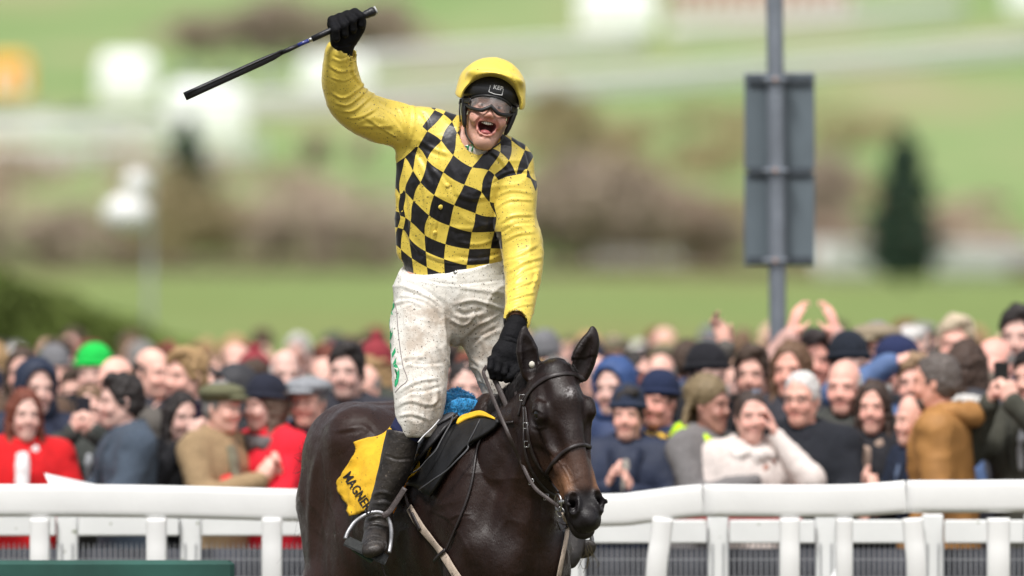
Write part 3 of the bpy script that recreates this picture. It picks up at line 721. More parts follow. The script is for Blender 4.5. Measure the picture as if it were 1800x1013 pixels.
# ears
for pts, off in (([(931, 660, .030), (930, 632, .041), (925, 604, .033), (922, 585, .017), (923, 574, .005)], -1),
                 ([(1021, 662, .028), (1027, 634, .040), (1037, 606, .031), (1042, 587, .016), (1041, 575, .005)], 1)):
    ch = [(w2h(P(a, b, -.52)), r, r*.62) for a, b, r in pts]
    u_ = LT
    vol.chain(ch, k=.02, u=u_, sub=4)
    ch2 = [(w2h(P(a+off*-2, b, -.52-.026-(.0 if i else -.0))), r*.66, r*.50) for i, (a, b, r) in enumerate(pts[:4])]
    vol.chain(ch2, k=.008, u=u_, sub=4, op='sub')
V, F = vol.mesh()
V = relax(V, F, 2)
N = vnormals(V, F)
Wv = h2w(V)
wn = N[:, 0:1]*HF+N[:, 1:2]*HL+N[:, 2:3]*HZ
# muscle relief and veins
bx = np.stack([V[:, 0]*1.0, V[:, 1]*1.2, V[:, 2]*.55], 1)
headd = (Wv-POLL)@HAX
ishead = (np.abs((Wv-POLL)@HT) < .16) & (headd > -.02) & (headd < .7) & ((Wv-POLL)@HN > -.17) & ~((headd > .3) & ((Wv-POLL)@HN < -.13))
amp = np.where(ishead, .0012, .007)
V = V+N*(amp*fbm(bx, 7, 2)+np.where(ishead, .0016, .0035)*ridge(V*np.array([1, 1, .6]), 11, 1.)*1.0)[:, None]
Wv = h2w(V)
Wf = folds(Wv, wn, [([(560, 790), (548, 860), (545, 960), (550, 1013)], 7, .007), ([(590, 790), (600, 860), (612, 930), (640, 1010)], 9, -.008),
                    ([(745, 905), (765, 890), (800, 880)], 6, .002), ([(860, 760), (830, 830), (800, 900)], 16, .007), ([(905, 760), (880, 840), (850, 930), (840, 1010)], 18, -.010),
                    ([(950, 820), (930, 900), (905, 1000)], 16, .010), ([(600, 745), (640, 742), (660, 760)], 5, -.003), ([(590, 758), (625, 752)], 4, .003),
                    ([(967, 800), (975, 830), (985, 860)], 4, .002), ([(940, 775), (965, 790), (985, 800)], 6, .003), ([(935, 724), (945, 721), (957, 728)], 2.5, .003),
                    ([(962, 790), (985, 815), (1000, 842), (1003, 862)], 1.6, .0022), ([(985, 815), (996, 820), (1006, 838)], 1.4, .0018), ([(940, 790), (952, 815), (960, 835)], 2, .0022), ([(760, 900), (790, 915), (820, 960), (826, 1010)], 2.2, .0035), ([(790, 915), (806, 905), (828, 905)], 1.8, .003), ([(570, 800), (575, 870), (566, 940)], 2.4, .004), ([(575, 870), (590, 910), (592, 960)], 2, .003),
                    ([(936, 748), (946, 753), (958, 750)], 2.5, .003), ([(700, 900), (705, 960), (700, 1013)], 14, -.006)])
V = w2h(Wf); Wv = Wf; N = vnormals(V, F); wn = N[:, 0:1]*HF+N[:, 1:2]*HL+N[:, 2:3]*HZ
px, py = PX(Wv)
base = np.array([.0150, .0074, .0058]); tint = np.tile(base, (len(V), 1))
def blend(mask, c): 
    global tint
    tint = tint*(1-mask[:, None])+np.array(c)*mask[:, None]
sm = lambda x, a, b: np.clip((x-a)/(b-a), 0, 1)**2*(3-2*np.clip((x-a)/(b-a), 0, 1))
g = lambda c, r: np.exp(-(((Wv-c)/r)**2).sum(1))
blend(.6*sm(fbm(V, 3, 3), -.3, .8), [.027, .0125, .0085])
blend(.8*sm(-.30-V[:, 0], 0, .3), [.042, .0215, .0175])
blend(.8*sm(1.15-V[:, 2], 0, .3)*(V[:, 0] < .1), [.034, .0165, .0105])          # belly and flanks browner
S_ = (Wv-POLL)@HAX; T_ = (Wv-POLL)@HT; N2 = (Wv-POLL)@HN
mz = np.where(ishead, sm(S_, .27, .37)*(1-sm(S_, .44, .475)), 0)
blend(.95*mz, [.062, .029, .0175])
blend(mz*sm(np.abs(T_), .028, .05)*sm(S_, .36, .42)*.8, [.21, .10, .05])
blend(np.where(ishead, sm(S_, .455, .49), 0), [.011, .009, .010])
blend(np.where(ishead, np.exp(-((S_-.165)/.035)**2-((np.abs(T_)-.1)/.03)**2), 0)*.7, [.012, .008, .008])
ear = (py < 655) & (V[:, 0] > .45) & (V[:, 2] > 1.80)
blend(ear*.7, [.010, .007, .007])
star = np.exp(-(((px-1001)/9)**2+((py-690)/8)**2))*np.clip(.45+1.2*noise(Wv*np.array([2.5, 1, .8]), 190), 0, 1)*(wn[:, 1] < 0)*ishead
blend(np.clip(star*1.0, 0, .7), [.42, .40, .40])
mouth = ishead*np.exp(-((N2+.060)/.010)**2)*sm(S_, .54, .58)
blend(mouth*.5, [.10, .075, .06])
horse = empty('horse', tuple(HC), 'dark bay racehorse with pricked ears facing the camera under the jockey', 'horse', rz=HORSE_RZ)
M, t_, b_ = mk('horse_coat'); L_ = t_.links
at = t_.nodes.new('ShaderNodeAttribute'); at.attribute_name = 'tint'
tc = t_.nodes.new('ShaderNodeTexCoord')
mp = t_.nodes.new('ShaderNodeMapping'); mp.inputs['Scale'].default_value = (90, 90, 22); L_.new(tc.outputs['Object'], mp.inputs[0])
nz = t_.nodes.new('ShaderNodeTexNoise'); nz.inputs['Scale'].default_value = 3.5; nz.inputs['Detail'].default_value = 6; nz.inputs['Roughness'].default_value = .65; L_.new(mp.outputs[0], nz.inputs[0])
mr = t_.nodes.new('ShaderNodeMapRange'); mr.inputs[1].default_value = .3; mr.inputs[2].default_value = .7; mr.inputs[3].default_value = .75; mr.inputs[4].default_value = 1.3; L_.new(nz.outputs[0], mr.inputs[0])
vm = t_.nodes.new('ShaderNodeVectorMath'); vm.operation = 'SCALE'; L_.new(at.outputs['Color'], vm.inputs[0]); L_.new(mr.outputs[0], vm.inputs['Scale'])
# pale flecks of mud and spit
vo = t_.nodes.new('ShaderNodeTexVoronoi'); vo.inputs['Scale'].default_value = 55; L_.new(tc.outputs['Object'], vo.inputs['Vector'])
sp = t_.nodes.new('ShaderNodeSeparateColor'); L_.new(vo.outputs['Color'], sp.inputs[0])
r1 = t_.nodes.new('ShaderNodeMapRange'); r1.inputs[1].default_value = .80; r1.inputs[2].default_value = 1; r1.inputs[4].default_value = .15; L_.new(sp.outputs[0], r1.inputs[0])
s1 = t_.nodes.new('ShaderNodeMath'); s1.operation = 'SUBTRACT'; L_.new(r1.outputs[0], s1.inputs[0]); L_.new(vo.outputs['Distance'], s1.inputs[1])
r2 = t_.nodes.new('ShaderNodeMapRange'); r2.inputs[1].default_value = 0; r2.inputs[2].default_value = .06; r2.inputs[4].default_value = .7; L_.new(s1.outputs[0], r2.inputs[0])
a2 = t_.nodes.new('ShaderNodeAttribute'); a2.attribute_name = 'fleck'
mm = t_.nodes.new('ShaderNodeMath'); mm.operation = 'MULTIPLY'; L_.new(r2.outputs[0], mm.inputs[0]); L_.new(a2.outputs['Fac'], mm.inputs[1])
mx = t_.nodes.new('ShaderNodeMix'); mx.data_type = 'RGBA'; L_.new(mm.outputs[0], mx.inputs[0]); L_.new(vm.outputs[0], mx.inputs[6]); mx.inputs[7].default_value = (.35, .33, .32, 1)
L_.new(mx.outputs[2], b_.inputs['Base Color'])
b_.inputs['Roughness'].default_value = .36; b_.inputs['Specular IOR Level'].default_value = .3
b_.inputs['Sheen Weight'].default_value = .0; b_.inputs['Sheen Roughness'].default_value = .35
bp = t_.nodes.new('ShaderNodeBump'); bp.inputs['Strength'].default_value = .35; bp.inputs['Distance'].default_value = .004; L_.new(nz.outputs[0], bp.inputs['Height'])
n5 = t_.nodes.new('ShaderNodeTexNoise'); n5.inputs['Scale'].default_value = 28; n5.inputs['Detail'].default_value = 8; n5.inputs['Roughness'].default_value = .7; L_.new(tc.outputs['Object'], n5.inputs[0])
b5 = t_.nodes.new('ShaderNodeBump'); b5.inputs['Strength'].default_value = .5; b5.inputs['Distance'].default_value = .006; L_.new(n5.outputs[0], b5.inputs['Height']); L_.new(b5.outputs[0], bp.inputs['Normal']); L_.new(bp.outputs[0], b_.inputs['Normal'])
rg = t_.nodes.new('ShaderNodeMapRange'); rg.inputs[1].default_value = .35; rg.inputs[2].default_value = .65; rg.inputs[3].default_value = .22; rg.inputs[4].default_value = .52; L_.new(n5.outputs[0], rg.inputs[0]); L_.new(rg.outputs[0], b_.inputs['Roughness'])
coatM = M
fl = np.where(ishead, sm(.42-S_, 0, .1), .12)
hb = link('body', npmesh('body', V, F, attrs={'tint': tint, 'fleck': fl}), coatM, horse)
BV = BVHTree.FromPolygons(Wv.tolist(), F.tolist())
HORSE_W = (Wv, F)
black_glass = mat('horse_eye', (.004, .003, .002), rough=.06, var=0, spec=.8)
for t in (-1, 1):
    m = MB(); c_ = hd(.165, t*.0975, .005); 
    prof = [(.0175*math.sin(a), .0175*math.cos(a)) for a in np.linspace(.05, 3.09, 10)]
    m.lathe(prof, 16, w2h(c_)); m.build('eye', black_glass, horse, True)
hair_m = mat('mane_hair', (.012, .009, .009), rough=.45, var=.3, scale=30)
def strands(name, roots, parent, loc=True, mat_=hair_m, r=.0012):
    m = MB()
    for pts in roots:
        c = catmull([w2h(p) if loc else p for p in pts], 4); n = len(c)
        m.tube(c, [r*(1-.8*i/(n-1)) for i in range(n)], n=3, caps=False)
    return m.build(name, mat_, parent, True)
rs = np.random.RandomState(5); R_ = []
for i in range(520):                       # forelock and poll hair
    a = rs.rand(); b = P(958+a*42, 655-6*math.sin(a*3.1)+rs.randn()*2, -.53+rs.randn()*.015)
    dirx = (a-.5)*26+rs.randn()*6
    R_.append([b, b+np.array([dirx*.0004, -.005, .010+rs.rand()*.010]), b+np.array([dirx*.0011, -.014, .012+rs.rand()*.008]), b+np.array([dirx*.0018, -.022, -.004+rs.randn()*.006])])
strands('forelock', R_, horse)
R_ = []
for i in range(1500):                      # mane falling on the near side of the crest
    a = rs.rand(); xx = .12+a*.42; zz = 1.66+(a**1.3)*.17
    b = h2w(np.array([xx, .01+.02*a+rs.randn()*.006, zz+rs.randn()*.006]))
    dn = .03+rs.rand()*.05
    R_.append([b, b+np.array([-.018+rs.randn()*.008, -.015, .012+rs.randn()*.004]), b+np.array([-.034+rs.randn()*.010, -.03, -.02]), b+np.array([-.040+rs.randn()*.014, -.035, -dn-.02])])
strands('mane', R_, horse)
R_ = []
for i in range(900):                      # tail swinging behind the quarters
    b = h2w(np.array([-1.05+rs.randn()*.01, -.02+rs.randn()*.02, 1.53+rs.randn()*.03]))
    L1 = .35+rs.rand()*.5
    o = rs.randn(3)*.04
    R_.append([b, b+np.array([-.02, .10, -.02])+o*.3, b+np.array([.02, .14, -L1*.5])+o, b+np.array([.04+rs.randn()*.05, .12, -L1])+o*1.5])
for i in range(170):                       # wisps caught by the wind beyond the near quarter
    b = P(558+rs.randn()*3, 815+rs.randn()*16, .95)
    R_.append([b, b+np.array([-.015+rs.randn()*.01, 0, .02+rs.randn()*.012]), b+np.array([-.03+rs.randn()*.018, 0, .012+rs.randn()*.03]), b+np.array([-.032+rs.randn()*.02, .01, rs.randn()*.045])])
strands('tail', R_, horse)
m = MB(); m.lathe([(.001, -.012), (.008, -.008), (.0105, 0), (.008, .008), (.001, .012)], 10, w2h(P(935, 641, -.575))); m.build('ear_tuft', mat('white_hair', (.6, .57, .5), rough=.9, var=.2, scale=80), horse, True)

# ---------------------------------------------------------------- tack
CAMP = Vector((0, CAMY, CAMZ))
def hit(px_, py_, off=.003, bv=None, fy=None):
    d = (Vector(P(px_, py_, 0))-CAMP).normalized()
    loc, nrm, i, dist = (bv or BV).ray_cast(CAMP, d, 60)
    if loc is None:
        if fy is None: return None, None
        return np.array(P(px_, py_, fy)), np.array([0, -1.0, 0])
    if nrm.dot(d) > 0: nrm = -nrm
    return np.array(loc+nrm*off), np.array(nrm)
def ribbon(m, pts, nrm, w_, th):
    """flat strap: half width list/scalar, thickness"""
    n = len(pts); ww = w_ if hasattr(w_, '__len__') else [w_]*n
    base = len(m.v)
    for i in range(n):
        t = unit(np.asarray(pts[min(i+1, n-1)])-np.asarray(pts[max(i-1, 0)])); nn = nrm[i]-t*np.dot(nrm[i], t); nn = unit(nn); s_ = np.cross(t, nn)
        p = np.asarray(pts[i]); w2 = ww[i]/2
        for (a, b) in ((-1, 0), (-.8, 1), (.8, 1), (1, 0), (.8, -1), (-.8, -1)):
            m.v.append(tuple(p+s_*a*w2+nn*b*th/2))
    for i in range(n-1):
        a = base+i*6; b = a+6
        for k in range(6): m.f.append((a+k, a+(k+1) % 6, b+(k+1) % 6, b+k))
    m.f.append(tuple(base+k for k in range(5, -1, -1))); m.f.append(tuple(base+(n-1)*6+k for k in range(6)))
def smooth_path(P3, N3, sub=4):
    c = catmull([np.concatenate([a, b]) for a, b in zip(P3, N3)], sub)
    return [q[:3] for q in c], [unit(q[3:]) for q in c]
def strap_px(name, pts, w_, mat_, parent, th=.004, off=.004, mirror=False, conv=None, label=None):
    """strap lying on the horse; its far-side twin is the mirror image in the head's own frame"""
    d2 = catmull([np.array(p, float) for p in pts], 5)
    A, B = [], []
    for q in d2:
        a, b = hit(q[0], q[1], off)
        if a is not None: A.append(a); B.append(b)
    A = np.array(A); B = np.array(B)
    for _ in range(2):
        A[1:-1] = (A[:-2]+A[1:-1]*2+A[2:])/4; B[1:-1] = (B[:-2]+B[1:-1]*2+B[2:])/4
    m = MB(); ribbon(m, list(A), list(B), w_, th)
    o = m.build(name, mat_, parent, True)
    if label: o['label'] = label
    if mirror:
        q = np.stack([(A-POLL)@HAX, -((A-POLL)@HT), (A-POLL)@HN], 1); A2, B2 = [], []
        for s1_, t1_, n1_ in q:
            p = Vector(hd(s1_, t1_, n1_)); loc, nr, _, _ = BV.find_nearest(p)
            nr = np.array(nr); A2.append(np.array(loc)+nr*off); B2.append(nr)
        m = MB(); ribbon(m, A2, B2, w_, th); m.build(name, mat_, parent, True)
    return o
leather = mat('bridle_leather', (.022, .016, .016), rough=.42, var=.3, scale=60, bump=.15, bscale=400)
leather2 = mat('rein_leather', (.042, .030, .028), rough=.5, var=.3, scale=60, bump=.2, bscale=300)
steel = mat('bit_steel', (.55, .55, .55), rough=.28, metal=1, var=.1)
bridle = empty('bridle', tuple(hd(.25, 0, .08)), 'brown leather bridle and reins on the racehorse head', 'bridle')
bridle.location = (0, 0, 0)
strap_px('browband', [(921, 714), (926, 700), (938, 682), (955, 668), (975, 660), (998, 657), (1018, 662), (1030, 675)], .017, leather, bridle)
strap_px('noseband', [(960, 838), (964, 828), (978, 808), (995, 793), (1012, 784), (1028, 783), (1042, 792), (1052, 808), (1057, 830)], .014, leather, bridle, th=.009)
strap_px('cheek_strap', [(924, 716), (927, 740), (929, 765), (934, 790), (943, 812), (957, 832), (972, 850), (984, 866)], .012, leather, bridle, mirror=True)
strap_px('cheek_strap', [(921, 715), (922, 745), (922, 775), (926, 805), (936, 830), (948, 850), (962, 864), (976, 872)], .010, leather, bridle)
strap_px('throat_lash', [(930, 690), (922, 700), (917, 712), (912, 732)], .009, leather, bridle)
def tube3(name, pts, r, mat_, parent, n=8, sub=5, closed=False):
    c = catmull(pts, sub); return MB().tube(c, r, n=n, closed=closed).build(name, mat_, parent, True)
def strap3(name, pts, w_, mat_, parent, th=.003, nrm=(0, -1, .2), sub=6, label=None):
    c = catmull([np.asarray(p, float) for p in pts], sub); m = MB()
    nn = [unit(nrm)]*len(c) if not hasattr(nrm[0], '__len__') else [unit(a) for a in catmull([np.asarray(q, float) for q in nrm], sub)]
    ribbon(m, c, nn, w_, th); o = m.build(name, mat_, parent, True)
    if label: o['label'] = label
    return o
# bit rings
for t in (-1, 1):
    c_ = hd(.47, t*.066, -.060); R0 = .030; u1, u2 = unit(HAX+HN*.2), unit(HN-HAX*.2)
    pts = [c_+R0*(math.cos(a)*u1+math.sin(a)*u2)+HT*t*.006 for a in np.linspace(0, 2*math.pi, 19)[:-1]]
    MB().tube(pts, .0032, n=8, closed=True).build('bit_ring', steel, bridle, True)
MB().tube([hd(.47, -.07, -.06), hd(.465, 0, -.055), hd(.47, .07, -.06)], .007, n=8).build('bit', steel, bridle, True)
by = hd(.47, -.07, -.07)[1]
tube3('curb_ring', [P(985, 890, by), P(992, 900, by-.01), P(984, 909, by), P(977, 900, by)], .0022, steel, bridle, n=6, closed=True)
tube3('curb_ring', [P(978, 915, by), P(990, 922, by), P(1002, 924, by+.02), P(985, 932, by+.02)], .0022, leather, bridle, n=6, closed=True)
# reins: near rein from bit up to the hand and the loops below the hand
HANDY = -.34
strap3('rein', [P(984, 892, by), P(962, 876, by+.01), P(938, 855, by+.05), (P(917, 815, by+.12)), P(893, 762, -.60), P(870, 708, -.50), P(856, 672, -.42), P(850, 655, HANDY-.03), P(856, 643, HANDY-.03)], .0135, leather2, bridle, nrm=(-.35, -1, .3), label='long rein running from the bit up to the gloved hand')
strap3('rein', [P(868, 664, HANDY-.02), P(880, 690, HANDY-.04), P(892, 718, -.40), P(905, 748, -.42)], .019, leather2, bridle, nrm=(-.2, -1, .1), label='loose rein hanging from the hand to the neck')
strap3('rein', [P(893, 664, HANDY-.02), P(903, 676, HANDY-.05), P(908, 695, -.43), P(906, 720, -.44), P(900, 742, -.42)], .014, leather2, bridle, nrm=(-.2, -1, .1))
strap3('rein', [P(903, 652, HANDY-.02), P(916, 668, -.42), P(932, 690, -.50), P(940, 700, -.52)], .016, leather2, bridle, nrm=(-.3, -1, .3))
for (a, b) in ((934, 846), (958, 872), (927, 750), (928, 780), (921, 700)):
    h_, n_ = hit(a, b, .008)
    if h_ is None: continue
    MB().tube([h_+np.array([x*.008, 0, z*.010]) for x, z in ((-1, -1), (1, -1), (1, 1), (-1, 1))], .0018, n=5, closed=True).build('buckle', steel, bridle, True)

# patches of cloth and leather laid on the horse
def patch(name, rows, mat_, parent, off=.008, th=.004, sub=6, bv=None, wave=0, fy=None, uvs=False, fn=None):
    rows = [np.array(catmull([np.array(p, float) for p in r], sub)) for r in rows]
    cols = [catmull([r[i] for r in rows], sub) for i in range(len(rows[0]))]
    G = np.array(cols).transpose(1, 0, 2)                       # (nr, nc, 2)
    nr, nc = G.shape[:2]; Pn = np.zeros((nr, nc, 3)); Nn = np.zeros((nr, nc, 3)); ok = np.zeros((nr, nc), bool)
    for i in range(nr):
        for j in range(nc):
            a, b = hit(G[i, j, 0], G[i, j, 1], 0, bv)
            if a is not None and a[1] < 1.2: Pn[i, j] = a; Nn[i, j] = b; ok[i, j] = True
    Y = Pn[..., 1]
    for _ in range(60):                                          # fill misses from neighbours
        if ok.all(): break
        for i in range(nr):
            for j in range(nc):
                if not ok[i, j]:
                    nb = [(a, b) for a, b in ((i-1, j), (i+1, j), (i, j-1), (i, j+1)) if 0 <= a < nr and 0 <= b < nc and ok[a, b]]
                    if nb:
                        yy = np.mean([Pn[a, b, 1] for a, b in nb]); Pn[i, j] = P(G[i, j, 0], G[i, j, 1], yy); Nn[i, j] = unit(np.mean([Nn[a, b] for a, b in nb], 0)); ok[i, j] = True
    for _ in range(4):
        Q = Nn.copy(); Q[1:-1] += Nn[:-2]+Nn[2:]; Q[:, 1:-1] += Nn[:, :-2]+Nn[:, 2:]; Nn = Q/np.linalg.norm(Q, axis=2, keepdims=True)
        D_ = Pn[..., 1].copy()
        D_[1:-1, 1:-1] = (Pn[1:-1, 1:-1, 1]*2+Pn[:-2, 1:-1, 1]+Pn[2:, 1:-1, 1]+Pn[1:-1, :-2, 1]+Pn[1:-1, 2:, 1])/6
        for i in range(nr):
            for j in range(nc): Pn[i, j] = P(G[i, j, 0], G[i, j, 1], min(D_[i, j], Pn[i, j, 1]))
    ff = fn(G) if fn else 0
    if wave:
        wv = wave*fbm(Pn.reshape(-1, 3)*np.array([1, 1, 1]), 14, 3).reshape(nr, nc)
        ff = ff+np.abs(wv)
    Pn = Pn+Nn*(off+ff)[..., None] if hasattr(ff, 'shape') else Pn+Nn*off
    top = Pn.reshape(-1, 3); bot = (Pn-Nn*th).reshape(-1, 3); n0 = nr*nc
    Fq = []
    for i in range(nr-1):
        for j in range(nc-1):
            a, b, c, d = i*nc+j, i*nc+j+1, (i+1)*nc+j+1, (i+1)*nc+j
            Fq.append((a, b, c, d)); Fq.append((n0+d, n0+c, n0+b, n0+a))
    edge = [(0, j) for j in range(nc)]+[(i, nc-1) for i in range(1, nr)]+[(nr-1, j) for j in range(nc-2, -1, -1)]+[(i, 0) for i in range(nr-2, 0, -1)]
    for k in range(len(edge)):
        a = edge[k][0]*nc+edge[k][1]; b = edge[(k+1) % len(edge)]; b = b[0]*nc+b[1]
        Fq.append((b, a, n0+a, n0+b))
    VV = np.concatenate([top, bot]); o = link(name, npmesh(name, VV, np.array(Fq)), mat_, parent)
    return o, (VV, np.array(Fq))
yellow_cloth = mat('yellow_saddle_cloth', (.84, .49, .02), rough=.8, var=.08, scale=20, bump=.2, bscale=90, mud=((.10, .07, .03), 55, .3, .0))
black_pad = mat('saddle_black', (.007, .007, .008), rough=.5, var=.3, scale=30, bump=.1)
black_lth = mat('saddle_leather', (.018, .017, .019), rough=.45, var=.4, scale=25, bump=.15, bscale=120)
grey_lth = mat('saddle_grey', (.06, .06, .066), rough=.5, var=.3, scale=25, bump=.1)
saddle = empty('racing_saddle', (-.16, 0, 1.6), 'small black racing saddle with girth and stirrups beneath the jockey', 'saddle'); saddle.location = (0, 0, 0)
cloth = empty('number_cloth', (0, 0, 0), 'yellow number cloth with black lettering hanging behind the boot', 'saddle cloth')
o, CL = patch('cloth_panel', [[(626, 778), (645, 772), (668, 768), (700, 750), (740, 745)], [(627, 800), (642, 800), (668, 790), (705, 790), (745, 785)], [(597, 850), (620, 845), (660, 840), (705, 835), (740, 830)], [(610, 876), (630, 868), (660, 865), (695, 862), (715, 855)], [(624, 908), (640, 902), (655, 895), (670, 888), (690, 880)]],
      yellow_cloth, cloth, off=.012, th=.004, wave=.016, sub=7)
CLB = BVHTree.FromPolygons(CL[0].tolist(), CL[1].tolist())
patch('cloth_fold', [[(700, 856), (712, 850), (722, 850)], [(690, 890), (700, 880), (714, 872)], [(686, 915), (692, 908), (700, 902)]], mat('orange_binding', (.85, .27, .01), rough=.7, bump=.1), cloth, off=.02, th=.006, wave=.006)
patch('cloth_edge', [[(812, 748), (826, 736), (850, 731), (878, 738)], [(808, 756), (828, 746), (852, 740), (880, 742)]], yellow_cloth, cloth, off=.03, th=.012)
# saddle
patch('saddle_pad', [[(800, 756), (838, 744), (878, 740), (884, 744)], [(775, 790), (810, 775), (840, 765), (868, 762)], [(745, 830), (775, 812), (800, 805), (815, 800)], [(722, 856), (735, 858), (752, 868), (764, 873)]], black_pad, saddle, off=.022, th=.012, wave=.003)
patch('saddle_flap', [[(775, 740), (800, 738), (818, 742)], [(730, 782), (765, 775), (800, 758)], [(712, 805), (745, 800), (775, 785)], [(712, 830), (730, 828), (750, 815)], [(722, 852), (728, 848), (736, 838)]], black_lth, saddle, off=.040, th=.010, wave=.004)
patch('saddle_flap', [[(760, 762), (790, 748), (816, 742)], [(740, 778), (775, 764), (805, 752)], [(716, 806), (740, 790), (770, 772)]], grey_lth, saddle, off=.052, th=.008, wave=.003)
tube3('girth_cord', [P(772, 738, -.26), P(760, 752, -.30), P(745, 766, -.33), P(735, 778, -.34)], .0022, mat('white_cord', (.6, .6, .62), rough=.6), saddle)
for a_, b_ in (((808, 752), (722, 850)), ((862, 752), (760, 862))):
    strap_px('saddle_edge', [(a_[0]+(b_[0]-a_[0])*t+10*math.sin(t*3.1), a_[1]+(b_[1]-a_[1])*t+12*math.sin(t*3.1)) for t in np.linspace(0, 1, 6)], .006, grey_lth, saddle, off=.052, th=.004)
# girth with pale webbing
strap_px('girth_strap', [(712, 848), (716, 870), (723, 893), (728, 906)], .014, leather2, saddle, off=.010, th=.005)
webbing = mat('pale_webbing', (.42, .34, .27), rough=.85, var=.2, scale=40, bump=.3, bscale=200, mud=((.06, .045, .035), 50, .4, .0))
ww = [(723, 893), (735, 915), (748, 932), (768, 955), (785, 980), (800, 1004), (815, 1030), (835, 1065)]
strap_px('girth', ww, [.014]+[.020]*4+[.026]*5+[.040]*30, webbing, saddle, off=.010, th=.005) if False else strap_px('girth', ww, .034, webbing, saddle, off=.010, th=.005)
strap_px('girth_buckle', [(729, 903), (735, 916), (744, 932)], .016, leather, saddle, off=.016, th=.006)
strap_px('breastplate', [(905, 742), (885, 745), (866, 750), (850, 768), (838, 800), (830, 850), (815, 900), (797, 945), (780, 985)], .009, leather, saddle, off=.007, th=.005)
strap_px('breastplate_keeper', [(770, 984), (780, 978), (790, 968)], .014, leather, saddle, off=.018, th=.006)
strap_px('girth', [(995, 905), (992, 940), (985, 975), (978, 1012), (970, 1060)], .022, webbing, saddle, off=.012, th=.005)
# neck strap cords plaited at the withers
fur = mat('blue_sheepskin', (.035, .28, .58), rough=.95, var=.35, scale=60, bump=.6, bscale=170, sheen=.4)
sv = Vol(axis((-.42, .02, .006)), axis((-.35, .35, .006)), axis((1.50, 1.80, .006)))
sv.chain([(P(742, 752, -.05), .07, .02), (P(778, 708, .0), .075, .030), (P(822, 712, .05), .05, .024)], k=.02, u=(1, 0, .3))
sv.chain([(P(775, 745, -.12), .035, .018), (P(808, 726, -.14), .05, .022), (P(838, 718, -.16), .034, .020), (P(850, 722, -.17), .018, .012)], k=.015, u=(1, 0, -.6))
v_, f_ = sv.mesh(); n_ = vnormals(v_, f_); v_ = v_+n_*(.004*fbm(v_*np.array([1, 1, 3]), 30, 3))[:, None]
link('sheepskin_pad', npmesh('sheepskin_pad', v_, f_), fur, saddle, label='bright blue fleece pad showing between the legs')
R_ = []; rs = np.random.RandomState(9)
nn = np.nonzero(n_[:, 1] < .2)[0]
for i in nn[rs.randint(0, len(nn), 2500)]:
    p = v_[i]; d_ = unit(n_[i]+rs.randn(3)*.5+np.array([0, 0, -.2])); R_.append([p, p+d_*.005, p+d_*.009+np.array([0, 0, -.003])])
strands('fleece', R_, saddle, loc=False, mat_=fur, r=.0014)
# lettering on the number cloth
def text_on(name, s_, origin, xdir, ydir, size, mat_, parent, bv, off=.0025, bold=.02, fy=None):
    cu = bpy.data.curves.new('lettering', 'FONT'); cu.body = s_; cu.size = 1; cu.offset = bold; cu.resolution_u = 2; cu.space_character = 1.05
    o_ = bpy.data.objects.new('lettering', cu); COL.objects.link(o_)
    dg = bpy.context.evaluated_depsgraph_get(); me = bpy.data.meshes.new_from_object(o_.evaluated_get(dg))
    COL.objects.unlink(o_); bpy.data.objects.remove(o_); bpy.data.curves.remove(cu)
    import bmesh
    bm = bmesh.new(); bm.from_mesh(me); bmesh.ops.triangulate(bm, faces=bm.faces)
    for _ in range(2):
        bmesh.ops.subdivide_edges(bm, edges=[e for e in bm.edges if e.calc_length() > .12], cuts=1); bmesh.ops.triangulate(bm, faces=bm.faces)
    ox, oy = origin
    for v in bm.verts:
        a = ox+(v.co.x*xdir[0]+v.co.y*ydir[0])*size; b = oy+(v.co.x*xdir[1]+v.co.y*ydir[1])*size
        h_, n_ = hit(a, b, off, bv, fy=fy if fy is not None else -.3); v.co = h_
    bm.to_mesh(me); bm.free(); me.materials.clear()
    return link(name, me, mat_, parent)
ink = mat('black_ink', (.012, .010, .012), rough=.7, var=.1)
if True:
    # MAGNERS runs down along the lower edge of the cloth
    xd = unit([42, 66]); 
    text_on('lettering', 'MAGNERS', (603, 838), (xd[0]*.92, xd[1]*.92), (.80*1.25, -.62*1.25), 19, ink, cloth, CLB)
# stirrups
iron = mat('stirrup_metal', (.27, .27, .28), rough=.45, metal=.85, var=.25, scale=30, bump=.1)
blackrub = mat('stirrup_tread', (.02, .022, .022), rough=.7, var=.3, scale=60, bump=.4, bscale=150)
sy = -.27
st = [P(607, 948, sy-.05), P(612, 935, sy-.04), P(624, 918, sy-.02), P(640, 907, sy), P(656, 901, sy), P(671, 902, sy), P(683, 913, sy), P(688, 932, sy-.01), P(687, 955, sy-.02), P(684, 972, sy-.04)]
c = catmull(st, 5); m = MB(); m.tube(c, [.0075]*len(c), n=8, flat=(1.0, .62), up=(0, 1, 0)); m.build('stirrup_iron', iron, saddle, True)
m = MB(); a_, b_ = P(607, 950, sy-.05), P(680, 985, sy-.04)
ribbon(m, [a_+(b_-a_)*i/6 for i in range(7)], [unit([.25, -.9, .8])]*7, .050, .010); m.build('stirrup_tread', blackrub, saddle)
m = MB(); ribbon(m, [P(622, 962, sy-.04), P(640, 975, sy-.04), P(655, 984, sy-.03)], [unit([.2, -1, .2])]*3, .030, .02); m.build('stirrup_foot_pad', mat('dark_green_rubber', (.015, .05, .035), rough=.4, var=.3), saddle)
strap3('stirrup_leather', [P(712, 858, -.28), P(698, 880, -.28), P(684, 900, -.28), P(672, 908, -.28)], .022, leather2, saddle, nrm=(-.6, -1, -.2))
strap3('stirrup_leather', [P(668, 984, sy), P(672, 998, sy), P(678, 1016, sy), P(682, 1040, sy)], .006, leather, saddle, nrm=(-.4, -1, 0))
ly = .0
hayr = np.random.RandomState(4); m = MB()
